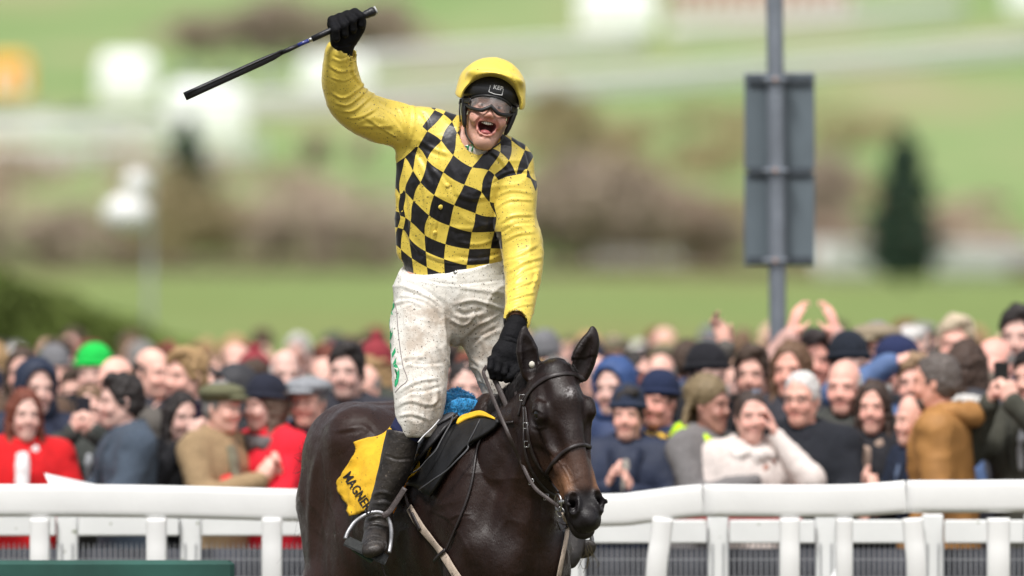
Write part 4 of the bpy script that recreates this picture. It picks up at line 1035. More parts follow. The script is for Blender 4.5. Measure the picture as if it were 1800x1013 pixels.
for i in range(16):
    p = P(1034+hayr.randn()*4, 965+hayr.randn()*5, -.02); q = p+np.array([hayr.randn()*.018, 0, -.03-hayr.rand()*.05]); m.tube(catmull([p, (p+q)/2+hayr.randn(3)*.010, q], 3), .0008, n=3)
m.build('grass_wisp', mat('dry_grass', (.10, .08, .04), rough=.9), saddle)
c = catmull([P(988, 990, ly), P(982, 950, ly), P(990, 918, ly+.0), P(1010, 903, ly), P(1034, 925, ly), P(1044, 966, ly)], 5)
m = MB(); m.tube(c, [.0075]*len(c), n=8, flat=(1.0, .62), up=(0, 1, 0)); m.build('stirrup_iron', iron, saddle, True)
# ================================================================ JOCKEY
def rotm(rx=0, ry=0, rz=0): return np.array((Matrix.Rotation(rz, 3, 'Z') @ Matrix.Rotation(ry, 3, 'Y') @ Matrix.Rotation(rx, 3, 'X')))
class HeadF:
    """head frame: x viewer right, y back, z up, origin between the eyes' level and the skull centre"""
    def __init__(s, o, R, sc=1.0): s.o = np.asarray(o, float); s.R = np.asarray(R); s.sc = sc
    def w(s, p): return s.o+s.R@(np.asarray(p, float)*s.sc)
    def inv(s, V): return ((np.asarray(V)-s.o)@s.R)/s.sc
def head_sdf(vol, H, mouth='closed', ears=True, neck=True, fem=False):
    ax = [H.R[:, 0], H.R[:, 1], H.R[:, 2]]; sc = H.sc
    e = lambda c, r, k=.012, op='add': vol.ell(H.w(c), np.array(r)*sc, M=ax, k=k, op=op)
    c_ = lambda a, b, r0, r1, k=.01, op='add': vol.cone(H.w(a), H.w(b), r0*sc, r1*sc, k=k, op=op)
    drop = .022 if mouth == 'open' else (.006 if mouth == 'smile' else 0)
    e((0, .012, .035), (.074, .094, .088), k=.02)
    e((0, -.028, -.030), (.0585, .062, .078), k=.03)
    e((0, -.052, -.093-drop), (.029, .032, .026), k=.028)
    for s_ in (-1, 1):
        c_((s_*.050, .014, -.046), (s_*.015, -.050, -.102-drop), .018, .013, k=.03)
        e((s_*.037, -.062, -.040), (.024, .022, .020), k=.022)
        e((s_*.030, -.078, .022), (.026, .014, .009), k=.016)                      # brow
        e((s_*.030, -.093, .001), (.017, .012, .010), k=.012, op='sub')           # socket
        e((s_*.030, -.0735, .001), (.0135, .0135, .0120), k=.004)                  # eyeball with lids
        e((s_*.012, -.094, -.036), (.0075, .009, .007), k=.006)
        e((s_*.008, -.102, -.042), (.0035, .006, .003), k=.003, op='sub')
        if ears:
            e((s_*.076, .012, -.008), (.007, .016, .030), k=.006)
            e((s_*.083, .006, -.006), (.004, .008, .018), k=.004, op='sub')
    c_((0, -.082, .010), (0, -.1035, -.032), .0065, .0092, k=.014)
    if mouth == 'open':
        e((0, -.094, -.0700), (.0325, .052, .0185), k=.008, op='sub'); e((0, -.094, -.0790), (.0265, .052, .0270), k=.006, op='sub')
        for a in np.linspace(0, 2*math.pi, 13)[:-1]:
            b = a+2*math.pi/12
            q = lambda a: (.0345*math.cos(a)*(1+.10*math.sin(a)), -.0845+.014*math.cos(a)**2, -.0765+.0285*math.sin(a)+.009*math.cos(a)**2)
            c_(q(a), q(b), .0048, .0048, k=.006)
        for s_ in (-1, 1): e((s_*.042, -.064, -.046), (.016, .015, .016), k=.014)
    else:
        w_ = .027 if mouth == 'smile' else .022; up = .006 if mouth == 'smile' else 0
        for s_ in (-1, 1):
            c_((0, -.0865, -.064), (s_*w_, -.073, -.066+up), .0062, .003, k=.006)
            c_((0, -.084, -.076-drop*.4), (s_*w_, -.072, -.068+up), .007, .003, k=.006)
            c_((0, -.094, -.0695), (s_*w_*.95, -.079, -.0675+up), .0026, .0018, k=.003, op='sub')
        if mouth == 'smile':
            for s_ in (-1, 1): e((s_*.040, -.066, -.040), (.014, .012, .012), k=.014)
    if neck: c_((0, .018, -.07), (0, .045, -.20), .053 if not fem else .046, .060 if not fem else .050, k=.03)
def head_tint(V, H, base=(.50, .27, .20), mouth='closed', wgt=None):
    """albedo per vertex: lips, eyes, brows, cheeks"""
    q = H.inv(V); T = np.tile(np.array(base), (len(V), 1)).astype(float)
    def bl(m, c, T): return T*(1-m[:, None])+np.array(c)*m[:, None]
    G = lambda c, r: np.exp(-(((q-np.array(c))/np.array(r))**2).sum(1))
    T = bl(np.clip(.38*(G((.042, -.07, -.035), (.022, .05, .02))+G((-.042, -.07, -.035), (.022, .05, .02))+G((0, -.11, -.036), (.012, .03, .012))), 0, 1), (base[0]*1.06, base[1]*.66, base[2]*.66), T)
    if mouth == 'open':
        zz_ = (q[:, 2]+.0765)/.0285-.30*(q[:, 0]/.0345)**2; rr = np.hypot(q[:, 0]/(.0345*(1+.10*np.clip(zz_, -1, 1))), zz_); front = q[:, 1] < -.055
        T = bl(np.where(front, np.exp(-((rr-1.02)/.16)**2), 0)*.75, (base[0]*.85, base[1]*.42, base[2]*.45), T)
        T = bl((rr < .92)*(q[:, 1] > -.085)*(q[:, 1] < .0)*1.0, (.11, .022, .022), T)
        T = bl(G((0, -.06, -.113), (.030, .04, .022))*.25, (.2, .13, .11), T)
    else:
        up = .006 if mouth == 'smile' else 0
        zl = -.068+up*(q[:, 0]/.027)**2; lip = np.exp(-((q[:, 2]-zl)/.008)**4)*(np.abs(q[:, 0]) < .027)*(q[:, 1] < -.06)
        T = bl(lip*.7, (base[0]*.8, base[1]*.40, base[2]*.42), T)
        ln = np.exp(-((q[:, 2]-zl-.001)/.0022)**2)*(np.abs(q[:, 0]) < .025)*(q[:, 1] < -.06)
        T = bl(ln*.7, (.72, .62, .55) if mouth == 'smile' else (.10, .03, .03), T)
    for s_ in (-1, 1):
        m = np.exp(-((q[:, 0]-s_*.030)/.0105)**4-((q[:, 2]-.0005)/.0042)**4)*(q[:, 1] < -.07)
        T = bl(m*.9, (.55, .50, .47), T)
        m = np.exp(-(((q[:, 0]-s_*.030)/.0052)**4+((q[:, 2]-.0005)/.0050)**4))*(q[:, 1] < -.07)
        T = bl(m*.95, (.03, .02, .015), T)
        m = np.exp(-((q[:, 0]-s_*.030)/.014)**4-((q[:, 2]-.0065)/.0022)**2)*(q[:, 1] < -.06); T = bl(m*.45, (.10, .05, .035), T)
        m = np.exp(-((q[:, 0]-s_*.031)/.017)**4-((q[:, 2]-.0225+(np.abs(q[:, 0])-.03)*.2)/.0038)**2)*(q[:, 1] < -.055)
        T = bl(m*.42, (.10, .06, .04), T)
    return T
def skin_mat(name, objcol=False):
    m = mat(name, (1, 1, 1), rough=.5, var=.10, scale=25, bump=.12, bscale=260, attr='tint', objcol=objcol)
    b = m.node_tree.nodes['Principled BSDF']; b.inputs['Subsurface Weight'].default_value = .08; b.inputs['Subsurface Radius'].default_value = (.012, .005, .003); b.inputs['Subsurface Scale'].default_value = .5
    return m
def hand_sdf(vol, O, fx, fy, fz, curl, side=1, sc=1.0, spread=.1, k=.006, fist=None, thumb=(.5, .3)):
    """O wrist; fx along the palm to the fingers, fy across towards the thumb, fz out of the back of the hand.
    curl: bend per joint in radians for the four fingers"""
    fx, fy, fz = unit(fx), unit(fy), unit(fz)
    W = lambda a, b, c: np.asarray(O)+(a*fx+b*fy+c*fz)*sc
    vol.cone(W(.0, 0, 0), W(.045, 0, .0), (.026*sc, .019*sc), (.038*sc, .017*sc), k=.015, u=fy)
    vol.cone(W(.045, 0, .0), W(.085, 0, .0), (.038*sc, .017*sc), (.040*sc, .013*sc), k=.012, u=fy)
    Ls = [.044, .050, .046, .036]
    for i in range(4):
        b = .030-.020*i; L = Ls[i]; cu = curl[i] if hasattr(curl, '__len__') else curl
        p = W(.085-.003*abs(i-1.2), b, .002); ang = 0; yaw_ = spread*(1.2-i)*.5
        r = (.0100, .0108, .0102, .0092)[i]*sc
        for j, (l, f) in enumerate(((L, 1.0), (L*.62, 1.15), (L*.5, .7))):
            ang += cu*f
            d = math.cos(ang)*(fx*math.cos(yaw_)+fy*math.sin(yaw_))-math.sin(ang)*fz
            q = p+d*l*sc; vol.cone(p, q, r, r*.92, k=k if j == 0 else .003); p = q; r *= .93
    a, b = thumb
    p0 = W(.022, .028, -.006); d1 = unit(fx*math.cos(a)+fy*math.sin(a)-fz*.35); p1 = p0+d1*.040*sc
    d2 = unit(fx*math.cos(a-b)+fy*math.sin(a-b)-fz*(.35+b)); p2 = p1+d2*.030*sc; d3 = unit(d2-fz*.25*b); p3 = p2+d3*.024*sc
    vol.cone(p0, p1, .017*sc, .0135*sc, k=.012); vol.cone(p1, p2, .0128*sc, .0115*sc, k=.004); vol.cone(p2, p3, .0115*sc, .0095*sc, k=.004)

jockey = empty('jockey', (0, 0, 0), 'jockey in yellow and black checked silks standing in the stirrups and shouting', 'person')
# head frame
tilt, pitch, hyaw = math.radians(11), math.radians(10), math.radians(4)
RH = rotm(0, tilt, 0) @ rotm(0, 0, hyaw) @ rotm(-pitch, 0, 0)
HJ = HeadF(P(858, 195, -.10), RH, 1.03)
# body: one continuous figure under the clothes
J = dict(rs=P(752, 232, -.02), re=P(618, 182, -.07), rw=P(602, 98, -.20), ls=P(893, 296, -.04), le=P(922, 455, -.10), lw=P(906, 574, -.30),
         rh=P(748, 512, .02), rk=P(728, 705, -.20), ra=P(667, 905, -.178), lh=P(842, 512, .04), lk=P(888, 705, .03), la=P(988, 915, .09))
HR = dict(o=J['rw'], x=unit(P(606, 40, -.22)-P(602, 98, -.20)))
def body_vol():
    vol = Vol(axis((-.95, -.19, .012), (-.19, .02, .0030), (.02, .32, .012)), axis((-.55, -.24, .012), (-.24, .05, .0030), (.05, .32, .012)), axis((1.12, 2.54, .012), (2.54, 2.93, .0030), (2.93, 3.20, .012)))
    vol.chain([(P(797, 505, .03), .155, .105), (P(796, 455, .02), .150, .10), (P(800, 380, -.0), .165, .11), (P(812, 310, -.03), .175, .11), (P(826, 262, -.04), .13, .085)], k=.03, u=(1, 0, .2))
    for s_, e_, w_ in (('rs', 're', 'rw'), ('ls', 'le', 'lw')):
        vol.cone(J[s_], J[e_], .055, .042, k=.05); vol.cone(J[e_], J[w_], .041, .026, k=.02)
    for h_, k_, a_ in (('rh', 'rk', 'ra'), ('lh', 'lk', 'la')):
        vol.cone(J[h_], J[k_], .082, .055, k=.05); vol.cone(J[k_], J[a_], .050, .026, k=.02)
        F2 = [P(664, 938, -.185), P(659, 955, -.26)] if a_ == 'ra' else [P(997, 928, .065), P(1003, 955, .0)]
        vol.cone(J[a_], F2[0], .024, .020, k=.01); vol.cone(F2[0], F2[1], .020, .014, k=.01)
    vol.cone(J['rw'], J['rw']+HR['x']*.04, .028, .024, k=.01); vol.cone(J['lw'], P(898, 598, -.33), .028, .022, k=.01)
    vol.cone(P(828, 262, -.03), HJ.w((0, .035, -.09)), .060, .054, k=.03)
    head_sdf(vol, HJ, 'open', neck=False)
    return vol
v_, f_ = body_vol().mesh(); v_ = relax(v_, f_, 1)
n_ = vnormals(v_, f_)
# laughter lines, narrowed eyes, flared nose creases
q = HJ.inv(v_)
def crease(v_, n_, pts, wd, amp):
    a, b = q[:, 0]*1000, q[:, 2]*1000; d, t, s_ = polydist(a, b, catmull([np.array(p, float) for p in pts], 3)); m = (q[:, 1] < -.03)
    return v_+n_*(amp*np.exp(-(d/wd)**2)*np.clip(np.minimum(t, 1-t)*4+.2, 0, 1)*m)[:, None]
for s_ in (-1, 1):
    v_ = crease(v_, n_, [(s_*14, -30), (s_*27, -45), (s_*37, -62), (s_*38, -84)], 4, -.0042)
    v_ = crease(v_, n_, [(s_*22, -36), (s_*36, -48), (s_*46, -66)], 6, .0032)
    v_ = crease(v_, n_, [(s_*40, -92), (s_*30, -106)], 4, -.002)
    v_ = crease(v_, n_, [(s_*16, -10), (s_*30, -14), (s_*42, -10)], 2.5, -.002)
v_ = crease(v_, n_, [(-18, -105), (0, -108), (18, -105)], 4, -.003)
T = head_tint(v_, HJ, (.63, .355, .27), 'open')
spl = (noise(v_, 150) > .62)*(noise(v_+3, 40) > .0)*.55
T = T*(1-spl[:, None])+np.array((.20, .12, .085))*spl[:, None]
skinM = skin_mat('jockey_skin')
link('body', npmesh('body', v_, f_, attrs={'tint': T}), skinM, jockey)
# mouth inside: teeth and tongue
hj = lambda *p: HJ.w(p)
teeth_m = mat('teeth', (.85, .80, .70), rough=.3, var=.05)
for nm, zz, nt, wd, hh in (('upper_teeth', -.0525, 8, .0265, .0120), ('lower_teeth', -.0985, 8, .0185, .006)):
    m = MB()
    for i in range(nt):
        a = -1+2*(i+.5)/nt; x_ = a*wd; y_ = -.0785+.013*a*a; h2 = hh*(1-.25*abs(a)); w2 = wd/nt*1.9
        c0 = hj(x_, y_, zz-(h2*.5 if zz > -.07 else -h2*.5)+.006*a*a); b0 = Matrix(HJ.R.tolist())
        m.box(c0, (w2*.98, .005, h2), b0, bev=.0012)
    m.build(nm, teeth_m, jockey, True)
m = MB(); prof = [(math.sin(a), -math.cos(a)) for a in np.linspace(.02, 3.12, 9)]; m.lathe(prof, 14)
tv = [HJ.w((x*.021, -.062+y*.026, -.091+z*.012)) for x, y, z in m.v]; m.v = [tuple(t) for t in tv]
m.build('tongue', mat('tongue', (.42, .12, .12), rough=.3, var=.1), jockey, True)

# ---------------- jersey
TPSD = """545 490 0 0;622 540 1 0;590 610 1 1;505 560 0 1;660 640 2 1;635 726 2 2;549 693 1 2;468 652 0 2;530 776 1 3;447 734 0 3;620 802 2 3;610 870 2 4;514 851 1 4;430 814 0 4;508 911 1 5;434 880 0 5;720 740 3 2;712 800 3 3;697 868 3 4;690 930 3 5;600 935 2 5;440 510 -1 1;412 600 -1 2;383 675 -1 3;372 760 -1 4;382 553 -2 2;350 628 -2 3;367 826 -1 5;344 710 -2 4;342 790 -2 5;540 355 -1 -1;560 400 0 -1;497 432 -1 0;440 393 -2 0;403 458 -2 1;470 308 -3 -1;505 325 -2 -1;420 375 -3 0;372 450 -3 1;350 500 -3 2;688 552 2 0;693 680 3 1;712 570 3 0;735 478 2 -1;770 512 3 -1;680 455 1 -1;745 800 4 3;745 870 4 4;750 935 4 5;800 570 4 -1;835 470 4 -2;780 430 3 -2;845 545 5 -1;870 590 5.6 -1;332 740 -3 4;330 650 -3 3;735 655 4 0.6;760 740 4 2"""
td = np.array([[float(q) for q in r.split()] for r in TPSD.split(';')]); td[:, 0] = td[:, 0]*.4343+560; td[:, 1] = td[:, 1]*.4343+60
def tps(C, Y, lam=.3):
    n = len(C); r = np.linalg.norm(C[:, None]-C[None], axis=2); K = np.where(r > 0, r*r*np.log(r+1e-9), 0)+lam*50*np.eye(n)
    Pm = np.c_[np.ones(n), C]; A = np.block([[K, Pm], [Pm.T, np.zeros((3, 3))]]); w_ = np.linalg.solve(A, np.r_[Y, np.zeros((3, Y.shape[1]))])
    def f(Q):
        out = np.zeros((len(Q), Y.shape[1]))
        for i in range(n):
            r = np.hypot(Q[:, 0]-C[i, 0], Q[:, 1]-C[i, 1]); out += np.where(r > 0, r*r*np.log(r+1e-9), 0)[:, None]*w_[i]
        return out+np.c_[np.ones(len(Q)), Q]@w_[n:]
    return f
tf = tps(td[:, :2], td[:, 2:])
vol = Vol(axis((-.72, .18, .0048)), axis((-.44, .26, .0052)), axis((1.90, 2.96, .0048)))
UX = (1, 0, -.12)
vol.chain([(P(800, 476, .02), .165, .112), (P(798, 452, .02), .180, .122), (P(797, 410, .01), .186, .128), (P(801, 360, -.005), .195, .135), (P(812, 312, -.02), .205, .135), (P(826, 268, -.03), .165, .110), (P(836, 246, -.035), .082, .078)], k=.03, u=UX, sub=4)
vol.cone(P(752, 232, -.02), P(893, 290, -.03), .075, .085, k=.05)
vol.chain([(P(752, 232, -.02), .082, .080), (P(700, 220, -.035), .080, .078), (P(650, 205, -.06), .078, .076), (P(614, 180, -.085), .076, .074), (P(600, 140, -.13), .066, .066), (P(599, 104, -.175), .055, .055), (P(600, 92, -.19), .053, .053)], k=.045, u=(0, 1, 0), sub=4)
vol.chain([(P(890, 290, -.04), .088, .085), (P(903, 335, -.06), .078, .078), (P(905, 385, -.085), .072, .075), (P(919, 445, -.11), .073, .072), (P(918, 500, -.18), .060, .062), (P(911, 548, -.26), .050, .052), (P(909, 566, -.29), .046, .046)], k=.025, u=(1, 0, 0), sub=4)
vol.cone(P(876, 300, .03), P(905, 330, .02), .075, .070, k=.05)
vol.cone(P(714, 272, -.03), P(708, 440, .0), .03, .02, k=.04)
# neck opening, cuffs
vol.cone(P(835, 268, -.075), P(850, 205, -.13), .058, .088, k=.004, op='sub')
vol.cone(P(604, 96, -.19), P(606, 76, -.2), .043, .05, k=.004, op='sub'); vol.cone(P(908, 564, -.30), P(904, 590, -.34), .038, .044, k=.004, op='sub')
v_, f_ = vol.mesh(); v_ = relax(v_, f_, 2); n_ = vnormals(v_, f_)
v_ = v_+n_*(.0025*fbm(v_*np.array([1, 1, .8]), 13, 2)+ridge(v_, 8, .0045)+ridge(v_+5, 20, .0012))[:, None]
JF = [# raised sleeve
 ([(578, 115), (600, 126), (628, 120)], 4, .004), ([(580, 135), (605, 142), (632, 128)], 3, .003), ([(585, 165), (605, 172), (628, 158), (645, 142)], 4, .006),
 ([(592, 182), (612, 184), (634, 168), (652, 150)], 4, .006), ([(600, 196), (622, 194), (645, 176), (662, 160)], 4, .006), ([(612, 208), (635, 205), (660, 192)], 4, .005), ([(628, 222), (655, 222), (690, 222)], 5, .005),
 ([(640, 205), (675, 228), (705, 246)], 3, .005), ([(655, 175), (690, 205), (712, 235)], 4, -.004), ([(700, 185), (712, 215), (716, 250)], 4, .005), ([(725, 182), (728, 210), (722, 245)], 5, .005), ([(740, 195), (752, 215), (752, 240)], 5, -.005),
 ([(618, 100), (622, 130), (640, 155)], 4, .004), ([(585, 98), (600, 104), (622, 96)], 3, -.005),
 # body
 ([(722, 262), (742, 280), (760, 320)], 7, -.005), ([(736, 245), (762, 262), (790, 272)], 6, .005), ([(730, 300), (745, 330), (748, 360)], 6, .004), ([(760, 290), (775, 305), (792, 330), (800, 350)], 6, -.004),
 ([(715, 330), (722, 370), (722, 410)], 6, .005), ([(765, 310), (764, 360), (752, 420), (745, 455)], 3.5, .0035), ([(776, 312), (776, 360), (764, 420), (757, 458)], 3, -.004),
 ([(800, 340), (830, 350), (862, 345)], 6, .004), ([(790, 400), (830, 402), (870, 392)], 7, .0045), ([(800, 425), (840, 430), (880, 415)], 5, .004), ([(735, 440), (770, 455), (810, 462)], 5, .005), ([(800, 450), (840, 455), (880, 445)], 5, -.004),
 ([(862, 330), (866, 380), (872, 430)], 5, .006), ([(850, 260), (875, 275), (895, 300)], 5, .005), ([(872, 255), (905, 260), (925, 275)], 4, .003), ([(905, 240), (925, 270), (935, 310)], 4, -.004),
 ([(712, 400), (724, 425), (738, 445)], 5, .005), ([(770, 240), (778, 262), (772, 290)], 6, .003),
 # lowered sleeve
 ([(862, 322), (880, 308), (905, 300), (934, 302)], 3.5, .006), ([(872, 345), (900, 335), (935, 340)], 4, .004), ([(870, 368), (895, 352), (936, 352)], 3.5, .005), ([(876, 395), (900, 380), (938, 378)], 4, .006), ([(878, 412), (905, 395), (936, 392)], 3.5, -.005),
 ([(884, 425), (910, 412), (940, 408)], 4, .005), ([(888, 455), (912, 448), (945, 430)], 5, .006), ([(892, 480), (920, 462), (952, 452)], 5, .007), ([(893, 500), (920, 480), (950, 470)], 4, -.006), ([(893, 512), (920, 500), (946, 492)], 4, .006),
 ([(892, 530), (915, 520), (940, 514)], 4, .006), ([(890, 550), (912, 538), (936, 535)], 3.5, .005), ([(935, 455), (945, 480), (935, 510)], 5, .006), ([(890, 562), (910, 556), (932, 556)], 3, -.004)]
v_ = folds(v_, n_, [(a, b*.62, c*(.8 if a[0][0] < 860 else .55)) for a, b, c in JF])
px, py = PX(v_); uv = tf(np.c_[px, py])
n_ = vnormals(v_, f_)
cx = 805+(360-py)*-.18; side = np.clip((v_[:, 1]+.02)/.10, 0, None); uv[:, 0] += np.sign(px-cx)*side*.9
# sleeves are plain yellow: mark them by distance to the arms' seams
def sdline(px, py, pts):
    pts = np.array(pts, float); d, t, sg = polydist(px, py, pts)
    # signed by the local segment
    best = np.full(len(px), 1e9); S_ = np.zeros(len(px))
    for i in range(len(pts)-1):
        a, b = pts[i], pts[i+1]; v = b-a; L = np.linalg.norm(v); tt = np.clip(((px-a[0])*v[0]+(py-a[1])*v[1])/L**2, 0, 1)
        dx, dy = px-(a[0]+tt*v[0]), py-(a[1]+tt*v[1]); dd = np.hypot(dx, dy)-abs(((px-a[0])*v[1]-(py-a[1])*v[0])/L)*1e-3; m = dd < best; best[m] = dd[m]; S_[m] = np.sign(v[0]*(py-a[1])-v[1]*(px-a[0]))[m]
    return d*S_
dR = sdline(px, py, [(790, 120), (765, 178), (750, 205), (742, 225), (734, 256), (711, 277), (690, 292), (640, 330)])   # >0 on the arm side
dL = -sdline(px, py, [(980, 420), (945, 345), (933, 315), (915, 306), (890, 311), (872, 319), (866, 338), (869, 364), (881, 407), (886, 468), (892, 640)])
dL = np.minimum(dL, (.055-v_[:, 1])*400)
dR = np.where(py > 330, -20, dR); dR = np.where(px > 800, -20, dR); dL = np.where(px < 850, -20, dL)
slv = np.maximum(dR, dL)
jm, t_, b_ = mk('silks'); L_ = t_.links
base = mat('silks_yellow', (.77, .585, .09), rough=.40, var=.07, scale=14, bump=.15, bscale=50, sheen=.2, mud=((.06, .045, .03), 72, .78, .0))
# checker from the stored cloth coordinates
def checker_on(m, black=(.0060, .0055, .0075)):
    t = m.node_tree; L = t.links; b = t.nodes['Principled BSDF']; src = b.inputs['Base Color'].links[0].from_socket
    u = t.nodes.new('ShaderNodeUVMap'); u.uv_map = 'pattern'; sx = t.nodes.new('ShaderNodeSeparateXYZ'); L.new(u.outputs[0], sx.inputs[0])
    def M_(op, a, b_=None):
        n = t.nodes.new('ShaderNodeMath'); n.operation = op
        for i, q in enumerate((a, b_)):
            if q is None: continue
            if isinstance(q, (int, float)): n.inputs[i].default_value = q
            else: L.new(q, n.inputs[i])
        return n.outputs[0]
    s = M_('ADD', M_('FLOOR', sx.outputs[0]), M_('FLOOR', sx.outputs[1])); par = M_('PINGPONG', s, 1.0)   # 0 even, 1 odd
    blk = M_('SUBTRACT', 1.0, par)
    a = t.nodes.new('ShaderNodeAttribute'); a.attribute_name = 'sleeve'; lt = M_('LESS_THAN', a.outputs['Fac'], 0.0)
    fac = M_('MULTIPLY', blk, lt)
    # dusty black
    nz = t.nodes.new('ShaderNodeTexNoise'); nz.inputs['Scale'].default_value = 40; nz.inputs['Detail'].default_value = 7
    mr = t.nodes.new('ShaderNodeMapRange'); mr.inputs[1].default_value = .45; mr.inputs[2].default_value = .8; mr.inputs[3].default_value = 1; mr.inputs[4].default_value = 3.2; L.new(nz.outputs[0], mr.inputs[0])
    vm = t.nodes.new('ShaderNodeVectorMath'); vm.operation = 'SCALE'; vm.inputs[0].default_value = black; L.new(mr.outputs[0], vm.inputs['Scale'])
    mx = t.nodes.new('ShaderNodeMix'); mx.data_type = 'RGBA'; L.new(fac, mx.inputs[0]); L.new(src, mx.inputs[6]); L.new(vm.outputs[0], mx.inputs[7]); L.new(mx.outputs[2], b.inputs['Base Color'])
checker_on(base)
link('jersey', npmesh('jersey', v_, f_, attrs={'sleeve': slv}, uv=uv), base, jockey)
JBV = BVHTree.FromPolygons(v_.tolist(), f_.tolist())
yel = mat('silks_trim', (.77, .585, .09), rough=.5, var=.08, scale=20, bump=.1, sheen=.2, mud=((.06, .045, .03), 72, .78, .0))
for a, b in ((786, 326), (774, 364), (764, 409)):
    h_, nn_ = hit(a, b, .002, JBV); u_, w2_, _ = frame(nn_)
    m = MB(); m.lathe([(.0085, 0), (.0085, .002), (.006, .004), (.001, .0045)], 14, h_, Matrix(np.stack([u_, w2_, nn_], 1).tolist())); m.build('button', yel, jockey, True)
# collar: yellow stand collar over a white printed stock
def ring_strip(name, ctr, ex, ey, up, rads, mat_, a0, a1, th=.004, n=28, fl=1.25, wob=0):
    m = MB(); N0 = len(m.v)
    prof = rads
    for k in range(n+1):
        a = a0+(a1-a0)*k/n
        for (r, z) in prof: m.v.append(tuple(ctr+ex*math.cos(a)*r+ey*math.sin(a)*r*fl+up*(z+wob*math.sin(3*a))))
    q_ = len(prof)
    for k in range(n):
        for j in range(q_-1): m.f.append((k*q_+j, k*q_+j+1, (k+1)*q_+j+1, (k+1)*q_+j))
    return m.build(name, mat_, jockey, True)
cc = P(835, 263, -.050); upn = unit(P(848, 213, -.095)-cc); ex_ = unit(np.array([1, 0, -.1])-upn*np.dot([1, 0, -.1], upn)); ey_ = np.cross(upn, ex_)
ring_strip('collar', cc, ex_, ey_, upn, [(.088, -.030), (.078, -.010), (.073, .006), (.074, .014), (.070, .014), (.066, 0), (.068, -.03)], yel, 0, 2*math.pi)
white = mat('white_cotton', (.78, .77, .73), rough=.8, var=.05, bump=.1)
so = ring_strip('stock', cc+upn*.004, ex_, ey_, upn, [(.064, -.02), (.066, .006), (.066, .030), (.062, .034), (.058, 0)], white, 0, 2*math.pi)
sv_ = np.array([v.co for v in so.data.vertices]); SB = BVHTree.FromPolygons(sv_.tolist(), [list(p.vertices) for p in so.data.polygons])
green = mat('green_print', (.01, .22, .09), rough=.7, var=.1)
text_on('lettering', 'HT', (812, 262), (.97, .24), (.24, -.97), 17, green, jockey, SB, off=.0015, fy=-.13)

# ---------------- breeches
vol = Vol(axis((-.46, .06, .0048)), axis((-.34, .26, .0052)), axis((1.58, 2.26, .0048)))
vol.chain([(P(797, 440, .02), .176, .122), (P(796, 475, .02), .184, .127), (P(794, 515, .02), .197, .135), (P(795, 545, .02), .185, .125)], k=.02, u=(1, 0, -.06))
vol.chain([(P(750, 520, .01), .108, .115), (P(742, 570, -.04), .108, .112), (P(739, 620, -.09), .104, .105), (P(738, 665, -.14), .098, .098), (P(737, 705, -.185), .090, .088), (P(733, 735, -.20), .074, .074), (P(731, 750, -.20), .066, .066)], k=.035, u=(1, 0, 0), sub=4)
vol.chain([(P(842, 520, .03), .105, .11), (P(848, 570, .03), .096, .10), (P(862, 620, .03), .082, .090), (P(878, 670, .02), .074, .085), (P(892, 710, .02), .068, .075), (P(902, 735, .03), .056, .060)], k=.02, u=(1, 0, 0), sub=4)
vol.cone(P(797, 575, -.035), P(797, 596, .03), .030, .022, k=.03)
vol.plane(P(797, 462, .0), unit([-.17, -.35, 1.0]))
v_, f_ = vol.mesh(); v_ = relax(v_, f_, 2); n_ = vnormals(v_, f_)
v_ = v_+n_*(.0025*fbm(v_, 12, 2)+ridge(v_, 8, .0065)+ridge(v_+9, 20, .0022))[:, None]
BF = [([(703, 478), (745, 492), (800, 500), (888, 492)], 2.5, -.003), ([(700, 500), (730, 512), (765, 530), (785, 560)], 5, .006), ([(712, 495), (750, 512), (778, 535)], 4, -.005), ([(700, 520), (740, 525), (770, 545), (786, 575)], 4, .006),
      ([(785, 565), (790, 590), (790, 615)], 5, -.009), ([(800, 535), (830, 528), (860, 535), (888, 545)], 4, .007), ([(800, 545), (815, 552), (850, 545)], 5, -.007), ([(792, 562), (815, 572), (830, 560), (835, 545)], 4, .007),
      ([(808, 505), (845, 510), (886, 515)], 5, .004), ([(812, 595), (835, 575), (865, 560), (885, 545)], 4, .006), ([(825, 610), (848, 590), (878, 575)], 4, -.006), ([(815, 600), (830, 630), (850, 645)], 5, .005),
      ([(690, 535), (720, 528), (745, 540)], 4, .005), ([(695, 640), (720, 628), (750, 630)], 4, .005), ([(705, 632), (735, 640), (780, 638)], 3.5, -.004), ([(700, 690), (730, 672), (770, 665)], 4, .006), ([(697, 705), (720, 690), (745, 688), (775, 680)], 4, -.006),
      ([(698, 715), (720, 705), (755, 712), (772, 700)], 4, .006), ([(700, 732), (725, 728), (755, 738)], 4, .006), ([(760, 660), (768, 690), (760, 720)], 5, .006), ([(735, 690), (748, 720), (750, 745)], 4, -.005), ([(840, 640), (850, 665), (862, 690)], 5, .005), ([(820, 520), (822, 500), (820, 482)], 2.5, -.0025), ([(783, 480), (785, 510), (786, 545)], 2.5, -.003),
      ([(706, 450), (712, 470), (703, 500)], 4, .004), ([(850, 600), (862, 640), (870, 690)], 5, .004), ([(742, 560), (770, 590), (780, 640)], 8, -.004)]
v_ = folds(v_, n_, [(a, b*.75, c*.8) for a, b, c in BF])
px, py = PX(v_)
mudw = np.clip((py-500)/45, 0, 1)*np.clip(1.2-(n_[:, 1] > .5)*.6, 0, 1)
mudw *= np.clip((px-(700+(py-540)*.05))/14, 0, 1)*.85+.15
br_m = mat('white_breeches', (.74, .72, .67), rough=.72, var=.05, scale=12, bump=.25, bscale=70, mud=((.075, .056, .040), 74, .95, .70))
link('breeches', npmesh('breeches', v_, f_, attrs={'mud': mudw}), br_m, jockey)
BBV = BVHTree.FromPolygons(v_.tolist(), f_.tolist())
